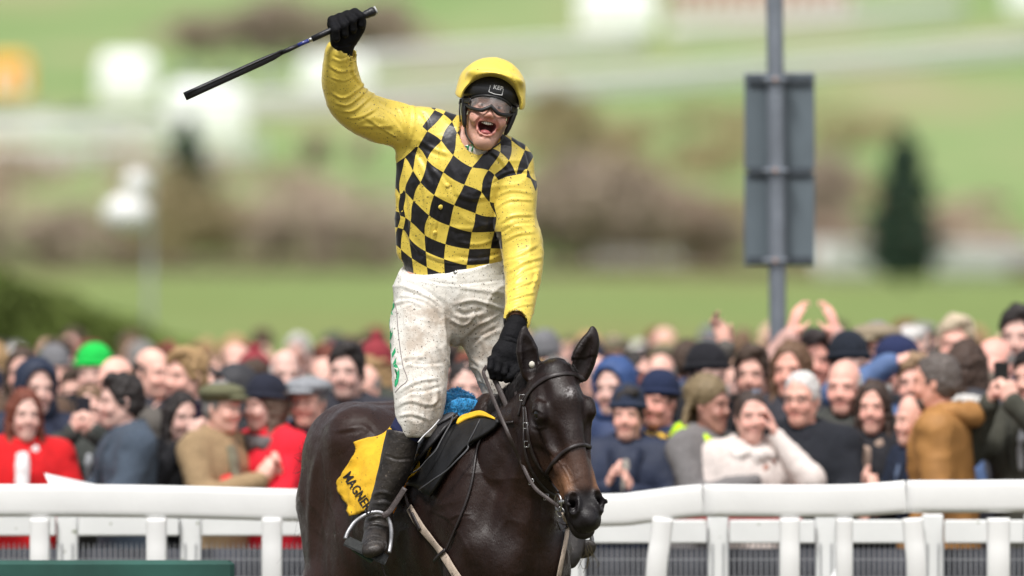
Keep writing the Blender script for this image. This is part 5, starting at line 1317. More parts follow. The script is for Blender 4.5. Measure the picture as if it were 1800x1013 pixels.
for a, b in ((771, 475), (801, 479)):
    h_, nn_ = hit(a, b, .002, BBV); u_, w2_, _ = frame(nn_)
    m = MB(); m.lathe([(.008, 0), (.008, .002), (.005, .0045), (.001, .005)], 12, h_, Matrix(np.stack([u_, w2_, nn_], 1).tolist())); m.build('stud', steel, jockey, True)
# printed panel down the outside of the right thigh
wl = [(695, 533), (697, 560), (702, 590), (704, 620), (706, 645), (711, 668)]
m = MB(); A_, B_ = [], []
seamp = catmull([np.array(p, float) for p in [(692, 528), (697, 545), (700, 580), (704, 615), (709, 645), (716, 668), (704, 680), (695, 690)]], 5)
for qq in seamp:
    h_, nn_ = hit(qq[0], qq[1], .0008, BBV)
    if h_ is not None: A_.append(h_); B_.append(nn_)
ribbon(m, A_, B_, .0028, .0015); m.build('seam', mat('grey_thread', (.22, .18, .18), rough=.8), jockey, True)
def poly_on(name, polys, mat_, bv, parent, off=.0012):
    for pl in polys:
        m = MB(); pl = [np.array(p, float) for p in pl]; c_ = np.mean(pl, 0); pts = []
        for i in range(len(pl)):
            a, b = pl[i], pl[(i+1) % len(pl)]
            for j in range(3): pts.append(a+(b-a)*j/3)
        v3 = []
        for qq in [c_]+pts:
            h_ = None
            for sh in range(8):
                h_, nn_ = hit(qq[0]+sh*.7, qq[1], off, bv)
                if h_ is not None: break
            if h_ is None: h_ = v3[-1] if v3 else P(qq[0], qq[1], 0)
            v3.append(h_)
        n = len(pts); m.add(v3, [(0, 1+(i+1) % n, 1+i) for i in range(n)]); m.build(name, mat_, parent, True)
gp = [[(686, 544), (693, 531), (694, 540), (689, 547)], [(684, 541), (688, 546), (691, 553), (689, 554)], [(682, 560), (684.5, 562), (684.5, 577), (683, 575)], [(684, 588), (690, 576), (691, 585), (687, 598), (684, 592)],
      [(686, 602), (688, 605), (688, 615), (686.5, 612)], [(689, 622), (695, 611), (696, 619), (690, 629)], [(691, 640), (696, 629), (697, 637), (693, 645)],
      [(692, 644), (697, 640), (702, 649), (702.5, 660), (700, 673), (696, 681), (694, 679), (694, 672), (698, 668), (699, 658), (697, 650), (694, 648)]]
poly_on('printed_letter', gp, mat('green_print_bright', (.02, .33, .13), rough=.6, var=.15, scale=60), BBV, jockey)

# ---------------- boots, socks
bootm = mat('boot_leather', (.012, .0105, .0105), rough=.45, var=.5, scale=18, bump=.35, bscale=60, mud=((.13, .105, .085), 60, .35, .045))
sock = mat('navy_sock', (.010, .014, .060), rough=.9, var=.2)
vol = Vol(axis((-.64, -.27, .0048)), axis((-.42, -.02, .0052)), axis((1.08, 1.66, .0048)))
vol.chain([(P(710, 752, -.20), .056, .058), (P(702, 790, -.19), .058, .062), (P(690, 835, -.185), .053, .057), (P(676, 872, -.18), .044, .048), (P(668, 902, -.175), .043, .048), (P(666, 925, -.18), .044, .052)], k=.01, u=(1, 0, .2), sub=4)
vol.chain([(P(664, 930, -.17), .043, .045), (P(660, 948, -.23), .045, .042), (P(657, 962, -.30), .047, .034), (P(655, 968, -.34), .036, .022)], k=.03, u=(1, 0, .3))
vol.plane(P(712, 758, -.19), unit([.12, 0, 1]))
v_, f_ = vol.mesh(); v_ = relax(v_, f_, 1); n_ = vnormals(v_, f_); v_ = v_+n_*(.0015*fbm(v_, 25, 2))[:, None]
v_ = folds(v_, n_, [([(675, 800), (700, 808), (728, 806)], 2, -.003), ([(652, 905), (665, 900), (685, 905)], 2.5, -.005), ([(648, 912), (665, 908), (688, 914)], 2.5, .005), ([(645, 920), (662, 916), (684, 922)], 2.5, -.005), ([(640, 930), (658, 922), (680, 928)], 3, .004),
                    ([(655, 870), (672, 865), (690, 872)], 3, .004), ([(655, 880), (675, 878), (692, 884)], 3, -.004), ([(640, 948), (655, 942), (676, 946)], 2, -.002), ([(640, 958), (660, 950), (680, 958)], 2, .002)])
link('boot', npmesh('boot', v_, f_, attrs={'mud': np.ones(len(v_))}), bootm, jockey)
vol = Vol(axis((.02, .36, .006)), axis((-.16, .25, .006)), axis((1.06, 1.70, .006)))
vol.chain([(P(906, 745, .04), .052, .055), (P(932, 800, .06), .055, .058), (P(968, 870, .08), .045, .048), (P(990, 920, .09), .042, .046)], k=.01, u=(1, 0, 0))
vol.chain([(P(996, 920, .07), .047, .045), (P(1003, 948, .0), .050, .042), (P(1002, 972, -.05), .042, .034), (P(998, 990, -.07), .032, .02)], k=.03, u=(1, 0, 0))
vol.chain([(P(1012, 965, -.0), .02, .03), (P(1030, 966, .0), .018, .03), (P(1040, 956, -.01), .011, .02)], k=.01, u=(0, 1, 0))
v_, f_ = vol.mesh(); v_ = relax(v_, f_, 1)
link('boot', npmesh('boot', v_, f_, attrs={'mud': np.ones(len(v_))}), bootm, jockey)
for c0, c1, rr in ((P(731, 736, -.20), P(707, 768, -.20), .063), (P(897, 722, .03), P(908, 760, .045), .055)):
    m = MB(); ms = [c0+(c1-c0)*i/6 for i in range(7)]; m.tube(ms, [rr, rr*1.0, rr*.98, rr*.96, rr*.92, rr*.88, rr*.86], n=20); m.build('sock', sock, jockey, True)

# ---------------- gloves
glove = mat('black_glove', (.0035, .0035, .0050), rough=.75, var=.3, scale=50, bump=.3, bscale=200, spec=.2)
vol = Vol(axis((-.72, -.48, .0028)), axis((-.36, -.10, .0030)), axis((2.86, 3.12, .0028)))
wr = P(602, 92, -.20)
vol.cone(wr, P(603, 68, -.215), .036, .036, k=.006)
vol.cone(P(603, 74, -.215), P(604, 50, -.225), (.042, .032), (.050, .034), k=.02, u=(1, 0, .3))
WA, WB = P(585, 58, -.275), P(644, 26, -.245)       # whip axis through the fist
wd_ = unit(WB-WA)
for i, f in enumerate((.02, .27, .52, .77)):
    kx = P(585+13*i, 42-4.6*i, -.222); gr = WA+(WB-WA)*(f+.06)
    r = .0142 if i < 3 else .0132
    top = kx+np.array([0, -.030, .010]); fr = gr+np.array([.002, -.027, .004]); und = gr+np.array([.004, -.018, -.024]); tip = gr+np.array([.004, .006, -.026])
    vol.cone(P(597+6*i, 60-3*i, -.22), kx, r*1.25, r*1.15, k=.012)
    vol.cone(kx, top, r*1.2, r*1.15, k=.012); vol.cone(top, fr, r*1.15, r*1.1, k=.010); vol.cone(fr, und, r, r*.95, k=.003); vol.cone(und, tip, r*.95, r*.85, k=.003)
vol.chain([(P(620, 68, -.225), .022, .020), (P(632, 52, -.24), .018, .017), (P(636, 38, -.258), .0155, .0150), (P(632, 30, -.275), .013, .012)], k=.015, u=(0, 1, 0))
v_, f_ = vol.mesh(); v_ = relax(v_, f_, 1); n_ = vnormals(v_, f_); v_ = v_+n_*(.0008*fbm(v_, 60, 2))[:, None]
v_ = folds(v_, n_, [([(580, 78), (600, 82), (622, 76)], 1.6, -.002), ([(588, 88), (604, 91), (620, 87)], 1.6, .0015)])
link('glove', npmesh('glove', v_, f_), glove, jockey, label='black glove gripping the whip')
vol = Vol(axis((-.14, .08, .0028)), axis((-.46, -.22, .0030)), axis((1.74, 2.02, .0028)))
vol.cone(P(907, 572, -.30), P(900, 592, -.32), .039, .036, k=.005)
vol.cone(P(902, 588, -.32), P(890, 622, -.345), (.038, .030), (.047, .034), k=.015, u=(1, 0, -.3))
vol.cone(P(890, 622, -.345), P(884, 640, -.355), (.046, .034), (.046, .030), k=.015, u=(1, 0, -.3))
for i in range(4):
    kx = P(864+13*i, 632+5*i, -.372); r = .0125-.0004*i
    a = P(862+12.5*i, 648+4*i, -.385); b = P(866+12*i, 662+3*i, -.375); c = P(870+11.5*i, 664+2*i, -.350); d = P(874+11*i, 655+2*i, -.335)
    vol.cone(P(882+4*i, 622, -.350), kx, r*1.2, r*1.1, k=.010); vol.cone(kx, a, r*1.08, r, k=.003); vol.cone(a, b, r, r*.95, k=.002); vol.cone(b, c, r*.95, r*.9, k=.002); vol.cone(c, d, r*.9, r*.85, k=.002)
vol.chain([(P(912, 618, -.35), .018, .018), (P(916, 640, -.37), .0155, .0155), (P(906, 656, -.385), .0135, .0130), (P(896, 664, -.385), .011, .011)], k=.012, u=(1, 0, 0))
v_, f_ = vol.mesh(); v_ = relax(v_, f_, 1); n_ = vnormals(v_, f_); v_ = v_+n_*(.0008*fbm(v_, 60, 2))[:, None]
v_ = folds(v_, n_, [([(886, 590), (902, 594), (920, 602)], 1.6, -.0022), ([(884, 596), (900, 599), (918, 606)], 1.6, .002)])
link('glove', npmesh('glove', v_, f_), glove, jockey, label='black glove closed on the reins')

# ---------------- whip
whip = empty('riding_whip', (0, 0, 0), 'black padded riding whip with a blue and silver band held aloft', 'whip')
W0, W1 = WB+(WB-WA)*.0, None
tipw = P(325, 170, -.30); butt = P(661, 18, -.245)
wdir = unit(tipw-butt); wl_ = np.linalg.norm(tipw-butt)
wp = lambda t: butt+wdir*wl_*t
def seg(name, t0, t1, rads, mat_, n=12, flat=None):
    k = len(rads); pts = [wp(t0+(t1-t0)*i/(k-1)) for i in range(k)]
    return MB().tube(pts, rads, n=n, flat=flat, up=(0, -1, 0)).build(name, mat_, whip, True)
wb = mat('whip_rubber', (.009, .009, .012), rough=.4, var=.3, scale=60, bump=.25, bscale=160)
seg('knob', 0, .085, [.006, .0165, .0170, .0150, .0155, .0135, .0130, .0115], wb)
seg('knob_cap', -.003, .004, [.0145, .0155], mat('whip_cap', (.5, .5, .5), rough=.4))
seg('grip', .08, .335, [.0115, .0115, .011, .0108, .0105], wb)
seg('silver_band', .333, .352, [.0078, .0078], steel)
seg('blue_shaft', .35, .41, [.0074, .0070], mat('blue_lacquer', (.02, .03, .18), rough=.25, coat=.5))
seg('shaft', .405, .50, [.0068, .0085, .0075], wb)
seg('padded_flap', .475, 1.0, [.006, .0125, .0140, .0142, .0143, .0143, .0145, .0148, .0150], wb, flat=(1, .6), n=14)
pts = [wp(t)+np.array([-.4, -.0, -.9])*-.0 + np.array([0, -.008, .007]) for t in np.linspace(.49, .99, 8)]
MB().tube(pts, .0042, n=8).build('padded_seam', wb, whip, True)

# ---------------- helmet, goggles
hy = lambda *p: HJ.w(p)
helm = empty('riding_helmet', (0, 0, 0), 'yellow silk covered riding helmet with black harness on the jockey', 'helmet')
# silk cover: SDF shell
vol = Vol(axis((-.24, .08, .0035)), axis((-.28, .14, .0035)), axis((2.62, 2.95, .0035)))
axs = [HJ.R[:, 0], HJ.R[:, 1], HJ.R[:, 2]]
vol.ell(hy(0, .012, .078), (.120, .135, .112), M=axs, k=.01)
vol.ell(hy(0, -.03, .030), (.119, .122, .070), M=axs, k=.03)
vol.ell(hy(0, -.078, .098), (.100, .078, .032), M=axs, k=.02)
vol.ell(hy(0, .02, .02), (.114, .14, .085), M=axs, k=.03)
vol.ell(hy(0, .0, .020), (.113, .122, .116), M=axs, k=.006, op='sub')
vol.ell(hy(0, -.115, .003), (.1125, .135, .104), M=axs, k=.008, op='sub')
vol.plane(hy(0, 0, .034), -HJ.R[:, 2]+HJ.R[:, 1]*.35)
v_, f_ = vol.mesh(); v_ = relax(v_, f_, 2); n_ = vnormals(v_, f_)
v_ = v_+n_*(.0016*fbm(v_, 16, 2))[:, None]
v_ = folds(v_, n_, [([(800, 160), (815, 130), (845, 112)], 5, .002), ([(900, 130), (915, 155), (915, 180)], 4, -.003), ([(868, 99), (880, 110), (905, 140)], 3, .0018)])
link('helmet_cover', npmesh('helmet_cover', v_, f_), mat('helmet_silk', (.80, .61, .09), rough=.45, var=.06, bump=.12, bscale=40, sheen=.2, mud=((.05, .04, .03), 60, .22, .0)), helm)
blk = mat('helmet_black', (.014, .014, .016), rough=.45, var=.3, scale=40, bump=.1)
# front band under the peak
m = MB(); rows = [(.060, .114), (.088, .100), (.101, .082), (.107, .056), (.104, .036), (.094, .026)]
nA = 30
for (r, z) in rows:
    for k in range(nA):
        a = 2*math.pi*k/nA; m.v.append(tuple(hy(r*.98*math.sin(a), -r*1.06*math.cos(a)+.004, z)))
for i in range(len(rows)-1):
    for k in range(nA): m.f.append((i*nA+k, i*nA+(k+1) % nA, (i+1)*nA+(k+1) % nA, (i+1)*nA+k))
band = m.build('helmet_band', blk, helm, True)
bvb = BVHTree.FromPolygons([list(v.co) for v in band.data.vertices], [list(p.vertices) for p in band.data.polygons])
pw = mat('white_print', (.75, .75, .75), rough=.5)
def hline(pts, r): 
    A = []
    for x, z in pts:
        o_ = Vector(hy(x, -.25, z)); loc, nr, _, _ = bvb.ray_cast(o_, Vector(HJ.R[:, 1].tolist()), 1)
        A.append(np.array(loc)+np.array(nr)*(.001 if np.dot(nr, HJ.R[:, 1]) < 0 else -.001) if loc is not None else hy(x, -.105, z))
    return A
MB().tube(hline([(-.0145, .066), (-.016, .044)], 0), .0014, n=5).build('badge_frame', pw, helm)
MB().tube(hline([(-.016, .044), (.005, .040), (.030, .042)], 0), .0014, n=5).build('badge_frame', pw, helm)
MB().tube(hline([(.030, .042), (.0305, .064)], 0), .0014, n=5).build('badge_frame', pw, helm)
cxp, cyp = PX(hy(-.004, -.107, .057)[None]); text_on('lettering', 'KEP', (float(cxp[0]), float(cyp[0])), (math.cos(tilt), math.sin(tilt)), (math.sin(tilt), -math.cos(tilt)), 10, pw, helm, bvb, off=.0012, fy=-.22)
# padded ear harness, chin strap
for s_ in (-1, 1):
    m = MB(); pts = [hy(s_*.084, -.022, .03), hy(s_*.085, -.030, -.005), hy(s_*.078, -.028, -.045), hy(s_*.070, -.025, -.075)]
    c = catmull(pts, 4); m.tube(c, [.014, .017, .019, .020, .020, .020, .019, .018, .018, .017, .016, .014, .010], n=10, flat=(1, .55), up=tuple(HJ.R[:, 0])); m.build('harness_pad', blk, helm, True)
    m = MB(); pts = [hy(s_*.070, -.022, -.070), hy(s_*.058, -.030, -.105), hy(s_*.030, -.048, -.135), hy(0, -.052, -.146)]
    c = catmull(pts, 4); ribbon(m, c, [unit(hy(s_*.5, -.4, -1)-HJ.o)]*len(c), .014, .003); m.build('chin_strap', blk, helm, True)
m = MB(); m.tube(catmull([hy(-.100, -.01, .02), hy(-.098, -.028, -.02), hy(-.088, -.020, -.06)], 4), .003, n=6); m.build('harness_cord', pw if False else blk, helm, True)
gog = empty('goggles', (0, 0, 0), 'clear racing goggles with black rim over the jockey eyes', 'goggles')
def gshape(a, k=1.0):   # outline of the goggle in head x,z
    x = .081*math.cos(a)*k; z = .002+.0275*math.sin(a)*k
    x = math.copysign(abs(x/.081)**.8*.081, x) if abs(x) > 1e-9 else x
    if math.sin(a) < 0: z += .021*math.exp(-(x/.017)**2)*k
    return x, z
def gy(x, z): return -.114+.0100*(x/.03)**2*.9
frame_m = mat('goggle_rubber', (.012, .012, .013), rough=.45, var=.2)
n = 48; R3 = [hy(gshape(2*math.pi*i/n)[0], gy(*gshape(2*math.pi*i/n)), gshape(2*math.pi*i/n)[1]) for i in range(n)]
MB().tube(R3, [.0045+.0030*max(0, -math.sin(2*math.pi*i/n)) for i in range(n)], n=8, closed=True).build('goggle_rim', frame_m, gog, True)
m = MB(); R2 = [hy(gshape(2*math.pi*i/n, 1.03)[0], gy(*gshape(2*math.pi*i/n))+.012, gshape(2*math.pi*i/n, 1.03)[1]) for i in range(n)]
m.v = [tuple(p) for p in R3]+[tuple(p) for p in R2]; m.f = [(i, (i+1) % n, n+(i+1) % n, n+i) for i in range(n)]; m.build('goggle_foam', frame_m, gog, True)
gl, t_, b_ = mk('goggle_lens'); b_.inputs['Base Color'].default_value = (.66, .65, .65, 1); b_.inputs['Roughness'].default_value = .08; b_.inputs['Alpha'].default_value = .38; b_.inputs['Specular IOR Level'].default_value = 1.0; b_.inputs['IOR'].default_value = 1.7
nz = t_.nodes.new('ShaderNodeTexNoise'); nz.inputs['Scale'].default_value = 22; tcc = t_.nodes.new('ShaderNodeTexCoord'); t_.links.new(tcc.outputs['Object'], nz.inputs[0]); mr = t_.nodes.new('ShaderNodeMapRange'); mr.inputs[1].default_value = .45; mr.inputs[2].default_value = .75; mr.inputs[3].default_value = .10; mr.inputs[4].default_value = .38; t_.links.new(nz.outputs[0], mr.inputs[0]); t_.links.new(mr.outputs[0], b_.inputs['Alpha'])  # pale base with patchy alpha paints glare onto the clear lens
m = MB(); rr = [1, .8, .6, .4, .2]
for r in rr:
    for i in range(n):
        x, z = gshape(2*math.pi*i/n); x *= r; z = .003+(z-.003)*r; m.v.append(tuple(hy(x, gy(x, z)-.001-.003*(1-r), z)))
for k in range(4):
    for i in range(n): m.f.append((k*n+i, k*n+(i+1) % n, (k+1)*n+(i+1) % n, (k+1)*n+i))
m.f.append(tuple(4*n+i for i in range(n))); m.build('goggle_lens', gl, gog, True)
for s_ in (-1, 1):
    m = MB(); c = catmull([hy(s_*.070, -.080, .006), hy(s_*.084, -.055, .010), hy(s_*.096, -.02, .014), hy(s_*.100, .03, .018)], 4)
    ribbon(m, c, [unit(HJ.R@np.array([s_*1., -.6+.2*i/len(c), 0])) for i in range(len(c))], .020, .003); m.build('goggle_strap', frame_m, gog, True)
# ================================================================ CROWD
skinC = skin_mat('crowd_skin', objcol=True)
wool = mat('wool_cloth', (1, 1, 1), rough=.95, var=.12, scale=40, bump=.3, bscale=120, objcol=True)
shell = mat('jacket_cloth', (1, 1, 1), rough=.7, var=.15, scale=12, bump=.25, bscale=25, objcol=True)
tweed = mat('tweed_cloth', (1, 1, 1), rough=.95, var=.28, scale=90, bump=.3, bscale=150, objcol=True)
furm = mat('pile_cloth', (1, 1, 1), rough=1, var=.15, scale=70, bump=.5, bscale=90, objcol=True)
hairm = mat('crowd_hair', (1, 1, 1), rough=.6, var=.25, scale=50, bump=.5, bscale=110, objcol=True)
shiny = mat('phone_case', (1, 1, 1), rough=.3, var=.05, objcol=True)
stripe = mat('striped_scarf', (.75, .47, .05), rough=.95, var=.1)
def stripes():
    t = stripe.node_tree; b = t.nodes['Principled BSDF']; tc = t.nodes.new('ShaderNodeTexCoord'); wv = t.nodes.new('ShaderNodeTexWave'); wv.inputs['Scale'].default_value = 9; wv.bands_direction = 'DIAGONAL'
    t.links.new(tc.outputs['Object'], wv.inputs[0]); r = t.nodes.new('ShaderNodeValToRGB'); r.color_ramp.interpolation = 'CONSTANT'; r.color_ramp.elements[0].color = (.75, .45, .04, 1); r.color_ramp.elements[1].position = .62; r.color_ramp.elements[1].color = (.02, .02, .03, 1)
    t.links.new(wv.outputs[0], r.inputs[0]); t.links.new(r.outputs[0], b.inputs['Base Color'])
stripes()
HC0 = HeadF((0, -.03, 1.60), np.eye(3), 1.0)      # crowd head: eyes at 1.60
ARMS = {  # shoulder, elbow, wrist, hand direction, back of hand direction  (x to viewer right; person faces -y)
 'down': [((-.19, .02, 1.40), (-.25, .04, 1.12), (-.22, -.10, .90), (0, -.3, -1), (-1, 0, 0)), ((.19, .02, 1.40), (.25, .04, 1.12), (.22, -.10, .90), (0, -.3, -1), (1, 0, 0))],
 'rail': [((-.19, .02, 1.40), (-.27, -.08, 1.17), (-.10, -.30, 1.14), (.7, -.4, 0), (0, -.3, 1)), ((.19, .02, 1.40), (.27, -.08, 1.17), (.10, -.32, 1.12), (-.7, -.4, 0), (0, -.3, 1))],
 'clap': [((-.19, .02, 1.40), (-.26, -.10, 1.17), (-.06, -.32, 1.26), (.35, -.4, .8), (-1, -.2, .3)), ((.19, .02, 1.40), (.26, -.10, 1.17), (.07, -.32, 1.24), (-.3, -.4, .8), (1, -.2, .3))],
 'phone': [((-.19, .02, 1.40), (-.24, -.20, 1.28), (-.06, -.30, 1.50), (.3, -.1, 1), (-.8, -.6, .2)), ((.19, .02, 1.40), (.24, -.20, 1.28), (.06, -.30, 1.50), (-.3, -.1, 1), (.8, -.6, .2))],
 'cheek': [((-.19, .02, 1.40), (-.26, -.05, 1.14), (-.10, -.26, 1.06), (.8, -.4, .1), (0, -.5, 1)), ((.19, .02, 1.40), (.27, -.20, 1.30), (.115, -.10, 1.50), (-.25, .2, 1), (1, -.2, .1))],
 'up': [((-.18, .0, 1.42), (-.30, -.14, 1.47), (-.11, -.16, 1.70), (.25, -.1, 1), (-.9, -.6, .2)), ((.18, .0, 1.42), (.30, -.14, 1.47), (.09, -.16, 1.70), (-.25, -.1, 1), (.9, -.6, .2))],
 'wave': [((-.18, .0, 1.42), (-.25, -.16, 1.50), (-.10, -.16, 1.72), (-.35, -.1, 1), (-.3, 1, .2)), ((.19, .02, 1.40), (.26, -.10, 1.17), (.07, -.32, 1.24), (-.3, -.4, .8), (1, -.2, .3))],
 'head': [((-.18, .0, 1.42), (-.33, -.10, 1.55), (-.10, -.08, 1.69), (.9, .1, .35), (0, -.4, 1)), ((.19, .02, 1.40), (.26, -.10, 1.17), (.07, -.32, 1.24), (-.3, -.4, .8), (1, -.2, .3))],
}
def person_meshes(pose, mouth, fem):
    A = ARMS[pose]
    ax_ = (axis((-.46, -.10, .017), (-.10, .10, .0055), (.10, .46, .017)), axis((-.52, -.16, .017), (-.16, .10, .0055), (.10, .30, .017)), axis((0, 1.42, .022), (1.42, 1.74, .0055), (1.74, 2.16, .014)))
    vol = Vol(*ax_)
    vol.chain([((0, .02, .92), .15, .10), ((0, .01, 1.15), .14, .10), ((0, .01, 1.34), .17, .10), ((0, .02, 1.42), .10, .08)], k=.03, u=(1, 0, 0))
    for s_ in (-1, 1): vol.cone((s_*.09, .02, .90), (s_*.10, .0, .48), .085, .055, k=.05); vol.cone((s_*.10, 0, .48), (s_*.10, .03, .07), .055, .038, k=.02); vol.cone((s_*.10, .03, .05), (s_*.11, -.12, .035), .04, .034, k=.02)
    for (S, E, W, d, b) in A:
        vol.cone(S, E, .05, .04, k=.04); vol.cone(E, W, .04, .027, k=.02)
        fx = unit(d); fz = np.asarray(b, float); fz = unit(fz-fx*np.dot(fz, fx)); fy = np.cross(fz, fx)
        if (fy[2] if abs(fy[2]) > .3 else -fy[0]*np.sign(S[0])) < 0: fy = -fy
        hand_sdf(vol, W, fx, fy, fz, .22 if pose in ('up', 'wave', 'clap', 'cheek') else .7, sc=.93, k=.005)
    head_sdf(vol, HC0, mouth, fem=fem)
    v, f = vol.mesh(); T = head_tint(v, HC0, (.72, .455, .385), mouth)
    body = npmesh('body', v, f, attrs={'tint': T}); body.materials.append(skinC)
    vol = Vol(axis((-.50, .50, .015)), axis((-.46, .32, .015)), axis((.42, 2.0, .015)))
    vol.chain([((0, .02, .50), .235, .15), ((0, .02, .80), .215, .155), ((0, .01, 1.08), .185 if fem else .205, .135), ((0, .0, 1.30), .215 if fem else .235, .135), ((0, .02, 1.42), .15, .11), ((0, .03, 1.47), .085, .085)], k=.03, u=(1, 0, 0))
    vol.cone(A[0][0], A[1][0], .075, .075, k=.05)
    for (S, E, W, d, b) in A:
        vol.cone(S, E, .080, .064, k=.05); vol.cone(E, W, .064, .045, k=.03)
    vol.cone((0, .02, 1.44), (0, .0, 1.56), .060, .085, k=.006, op='sub')
    v, f = vol.mesh(); n = vnormals(v, f)
    v = v+n*(.010*fbm(v, 9, 2)+.005*(1-np.abs(noise(v+2, 16)*2))**3)[:, None]
    coat = npmesh('coat', v, f)
    return body, coat
def shp(build, ax_=None, disp=0, dsc=20, th=0):
    vol = Vol(*(ax_ or (axis((-.16, .16, .007)), axis((-.22, .18, .007)), axis((1.36, 1.84, .007))))); build(vol); v, f = vol.mesh()
    if disp: n = vnormals(v, f); v = v+n*(disp*fbm(v, dsc, 2))[:, None]
    return npmesh('piece', v, f)
HP = lambda *p: HC0.w(p)
def hair_short(v):
    v.ell(HP(0, .016, .039), (.0790, .0985, .0905), k=.01); v.ell(HP(0, .03, -.01), (.078, .09, .07), k=.02)
    v.ell(HP(0, -.088, -.005), (.082, .080, .083), k=.008, op='sub'); v.plane(HP(0, 0, -.055), (0, -.35, -1)); v.ell(HP(0, -.03, -.055), (.2, .045, .055), k=.01, op='sub')
def hair_full(v):
    v.ell(HP(0, .014, .046), (.083, .104, .092), k=.01); v.ell(HP(0, .03, -.01), (.080, .090, .075), k=.02); v.ell(HP(.02, -.05, .108), (.055, .035, .022), k=.03)
    v.ell(HP(0, -.095, -.005), (.076, .085, .080), k=.008, op='sub'); v.plane(HP(0, 0, -.070), (0, -.35, -1)); v.ell(HP(0, -.03, -.065), (.2, .040, .050), k=.01, op='sub')
def hair_fringe(v):   # bald on top
    v.ell(HP(0, .022, .022), (.0785, .0955, .075), k=.01); v.ell(HP(0, -.03, .13), (.12, .12, .085), k=.01, op='sub'); v.ell(HP(0, -.09, -.02), (.1, .09, .1), k=.01, op='sub'); v.plane(HP(0, 0, -.055), (0, -.3, -1))
def hair_long(v):
    v.ell(HP(0, .014, .043), (.082, .102, .091), k=.01)
    for s_ in (-1, 1): v.chain([(HP(s_*.072, .02, .03), .022, .045), (HP(s_*.082, .025, -.07), .022, .045), (HP(s_*.084, .01, -.17), .024, .045), (HP(s_*.080, -.03, -.25), .018, .03)], k=.03, u=(1, 0, 0))
    v.cone(HP(0, .07, .02), HP(0, .06, -.2), .075, .06, k=.03)
    v.ell(HP(0, -.10, -.020), (.072, .096, .108), k=.008, op='sub')
def hair_pony(v):
    hair_short(v); v.chain([(HP(0, .11, .04), .035, .03), (HP(0, .15, -.02), .04, .035), (HP(0, .13, -.13), .03, .03)], k=.02, u=(1, 0, 0))
def hair_braid(v):
    v.ell(HP(0, .03, .055), (.095, .115, .095), k=.01)
    for k in range(9):
        a = -1.4+2.8*k/8; v.chain([(HP(.075*math.sin(a), .06+.03*math.cos(a), .03), .017, .017), (HP(.10*math.sin(a), .085+.03*math.cos(a), -.06), .016, .016), (HP(.11*math.sin(a), .07+.03*math.cos(a), -.17), .012, .012)], k=.006)
    v.ell(HP(0, -.095, -.025), (.078, .085, .085), k=.012, op='sub')
def hat_beanie(v):
    v.ell(HP(0, .018, .058), (.092, .110, .098), k=.01); v.plane(HP(0, 0, .030), (0, .12, -1)); v.chain([(HP(.088*math.cos(a), .016+.106*math.sin(a), .040+.01*math.sin(a)*-1), .010, .018) for a in np.linspace(0, 2*math.pi, 15)], k=.006, u=(0, 0, 1), sub=2)
def hat_flat(v):
    v.ell(HP(0, .005, .072), (.112, .132, .046), k=.01); v.ell(HP(0, .02, .050), (.088, .105, .05), k=.02); v.plane(HP(0, 0, .028), (0, -.02, -1)); v.ell(HP(0, -.115, .045), (.068, .045, .010), k=.012)
def hat_base(v):
    v.ell(HP(0, .015, .055), (.087, .106, .090), k=.01); v.plane(HP(0, 0, .036), (0, 0, -1)); v.ell(HP(0, -.125, .040), (.070, .075, .008), k=.010)
def hat_brim(v):
    v.ell(HP(0, .012, .085), (.083, .102, .068), k=.01); v.plane(HP(0, 0, .042), (0, 0, -1)); v.ell(HP(0, .012, .048), (.150, .165, .009), k=.008); v.ell(HP(0, .01, .165), (.018, .07, .018), k=.02, op='sub')
def hat_bobble(v): hat_beanie(v); v.ell(HP(0, .02, .168), (.032, .032, .03), k=.008)
def hood_up(v):
    v.ell(HP(0, .02, .035), (.112, .125, .120), k=.01); v.ell(HP(0, .03, -.09), (.115, .11, .09), k=.03); v.ell(HP(0, -.095, -.01), (.078, .11, .105), k=.012, op='sub')
def hood_down(v):
    for s_ in (-1, 1): v.chain([((s_*.06, -.09, 1.40), .028, .028), ((s_*.10, -.02, 1.45), .038, .035), ((s_*.08, .08, 1.47), .045, .045), ((0, .14, 1.46), .06, .055)], k=.02, u=(1, 0, 0))
def scarf_w(v):
    v.chain([(.085*np.array([math.cos(a), math.sin(a), 0])+np.array([0, .01, 1.43-.02*math.sin(-a)*.5]), .030, .034) for a in np.linspace(0, 2*math.pi, 13)], k=.015, sub=2)
    v.chain([((-.03, -.11, 1.40), .035, .022), ((-.04, -.155, 1.28), .040, .022), ((-.05, -.165, 1.16), .040, .020)], k=.015, u=(1, 0, 0))
def fur_collar(v): v.chain([(np.array([.115*math.cos(a), .01+.10*math.sin(a), 1.43+.02*math.sin(a)]), .045, .045) for a in np.linspace(0, 2*math.pi, 13)], k=.015, sub=2)
def shirt_f(v): v.chain([((0, -.075, 1.43), .030, .02), ((0, -.112, 1.34), .036, .03), ((0, -.120, 1.22), .016, .022)], k=.01, u=(1, 0, 0))
def beard_f(v): v.ell(HP(0, -.045, -.085), (.050, .045, .042), k=.01); v.ell(HP(0, -.088, -.050), (.030, .02, .010), k=.02); v.ell(HP(0, -.02, -.03), (.062, .075, .052), k=.01, op='sub'); v.ell(HP(0, -.095, -.066), (.022, .03, .008), k=.004, op='sub')
def lapel(v):
    for s_ in (-1, 1): v.chain([((s_*.03, -.135, 1.20), .010, .012), ((s_*.055, -.135, 1.32), .024, .014), ((s_*.075, -.085, 1.42), .022, .016), ((s_*.06, .03, 1.48), .026, .016)], k=.006, u=(1, 0, 0))
WAX = (axis((-.24, .24, .010)), axis((-.24, .26, .010)), axis((1.05, 1.60, .010)))
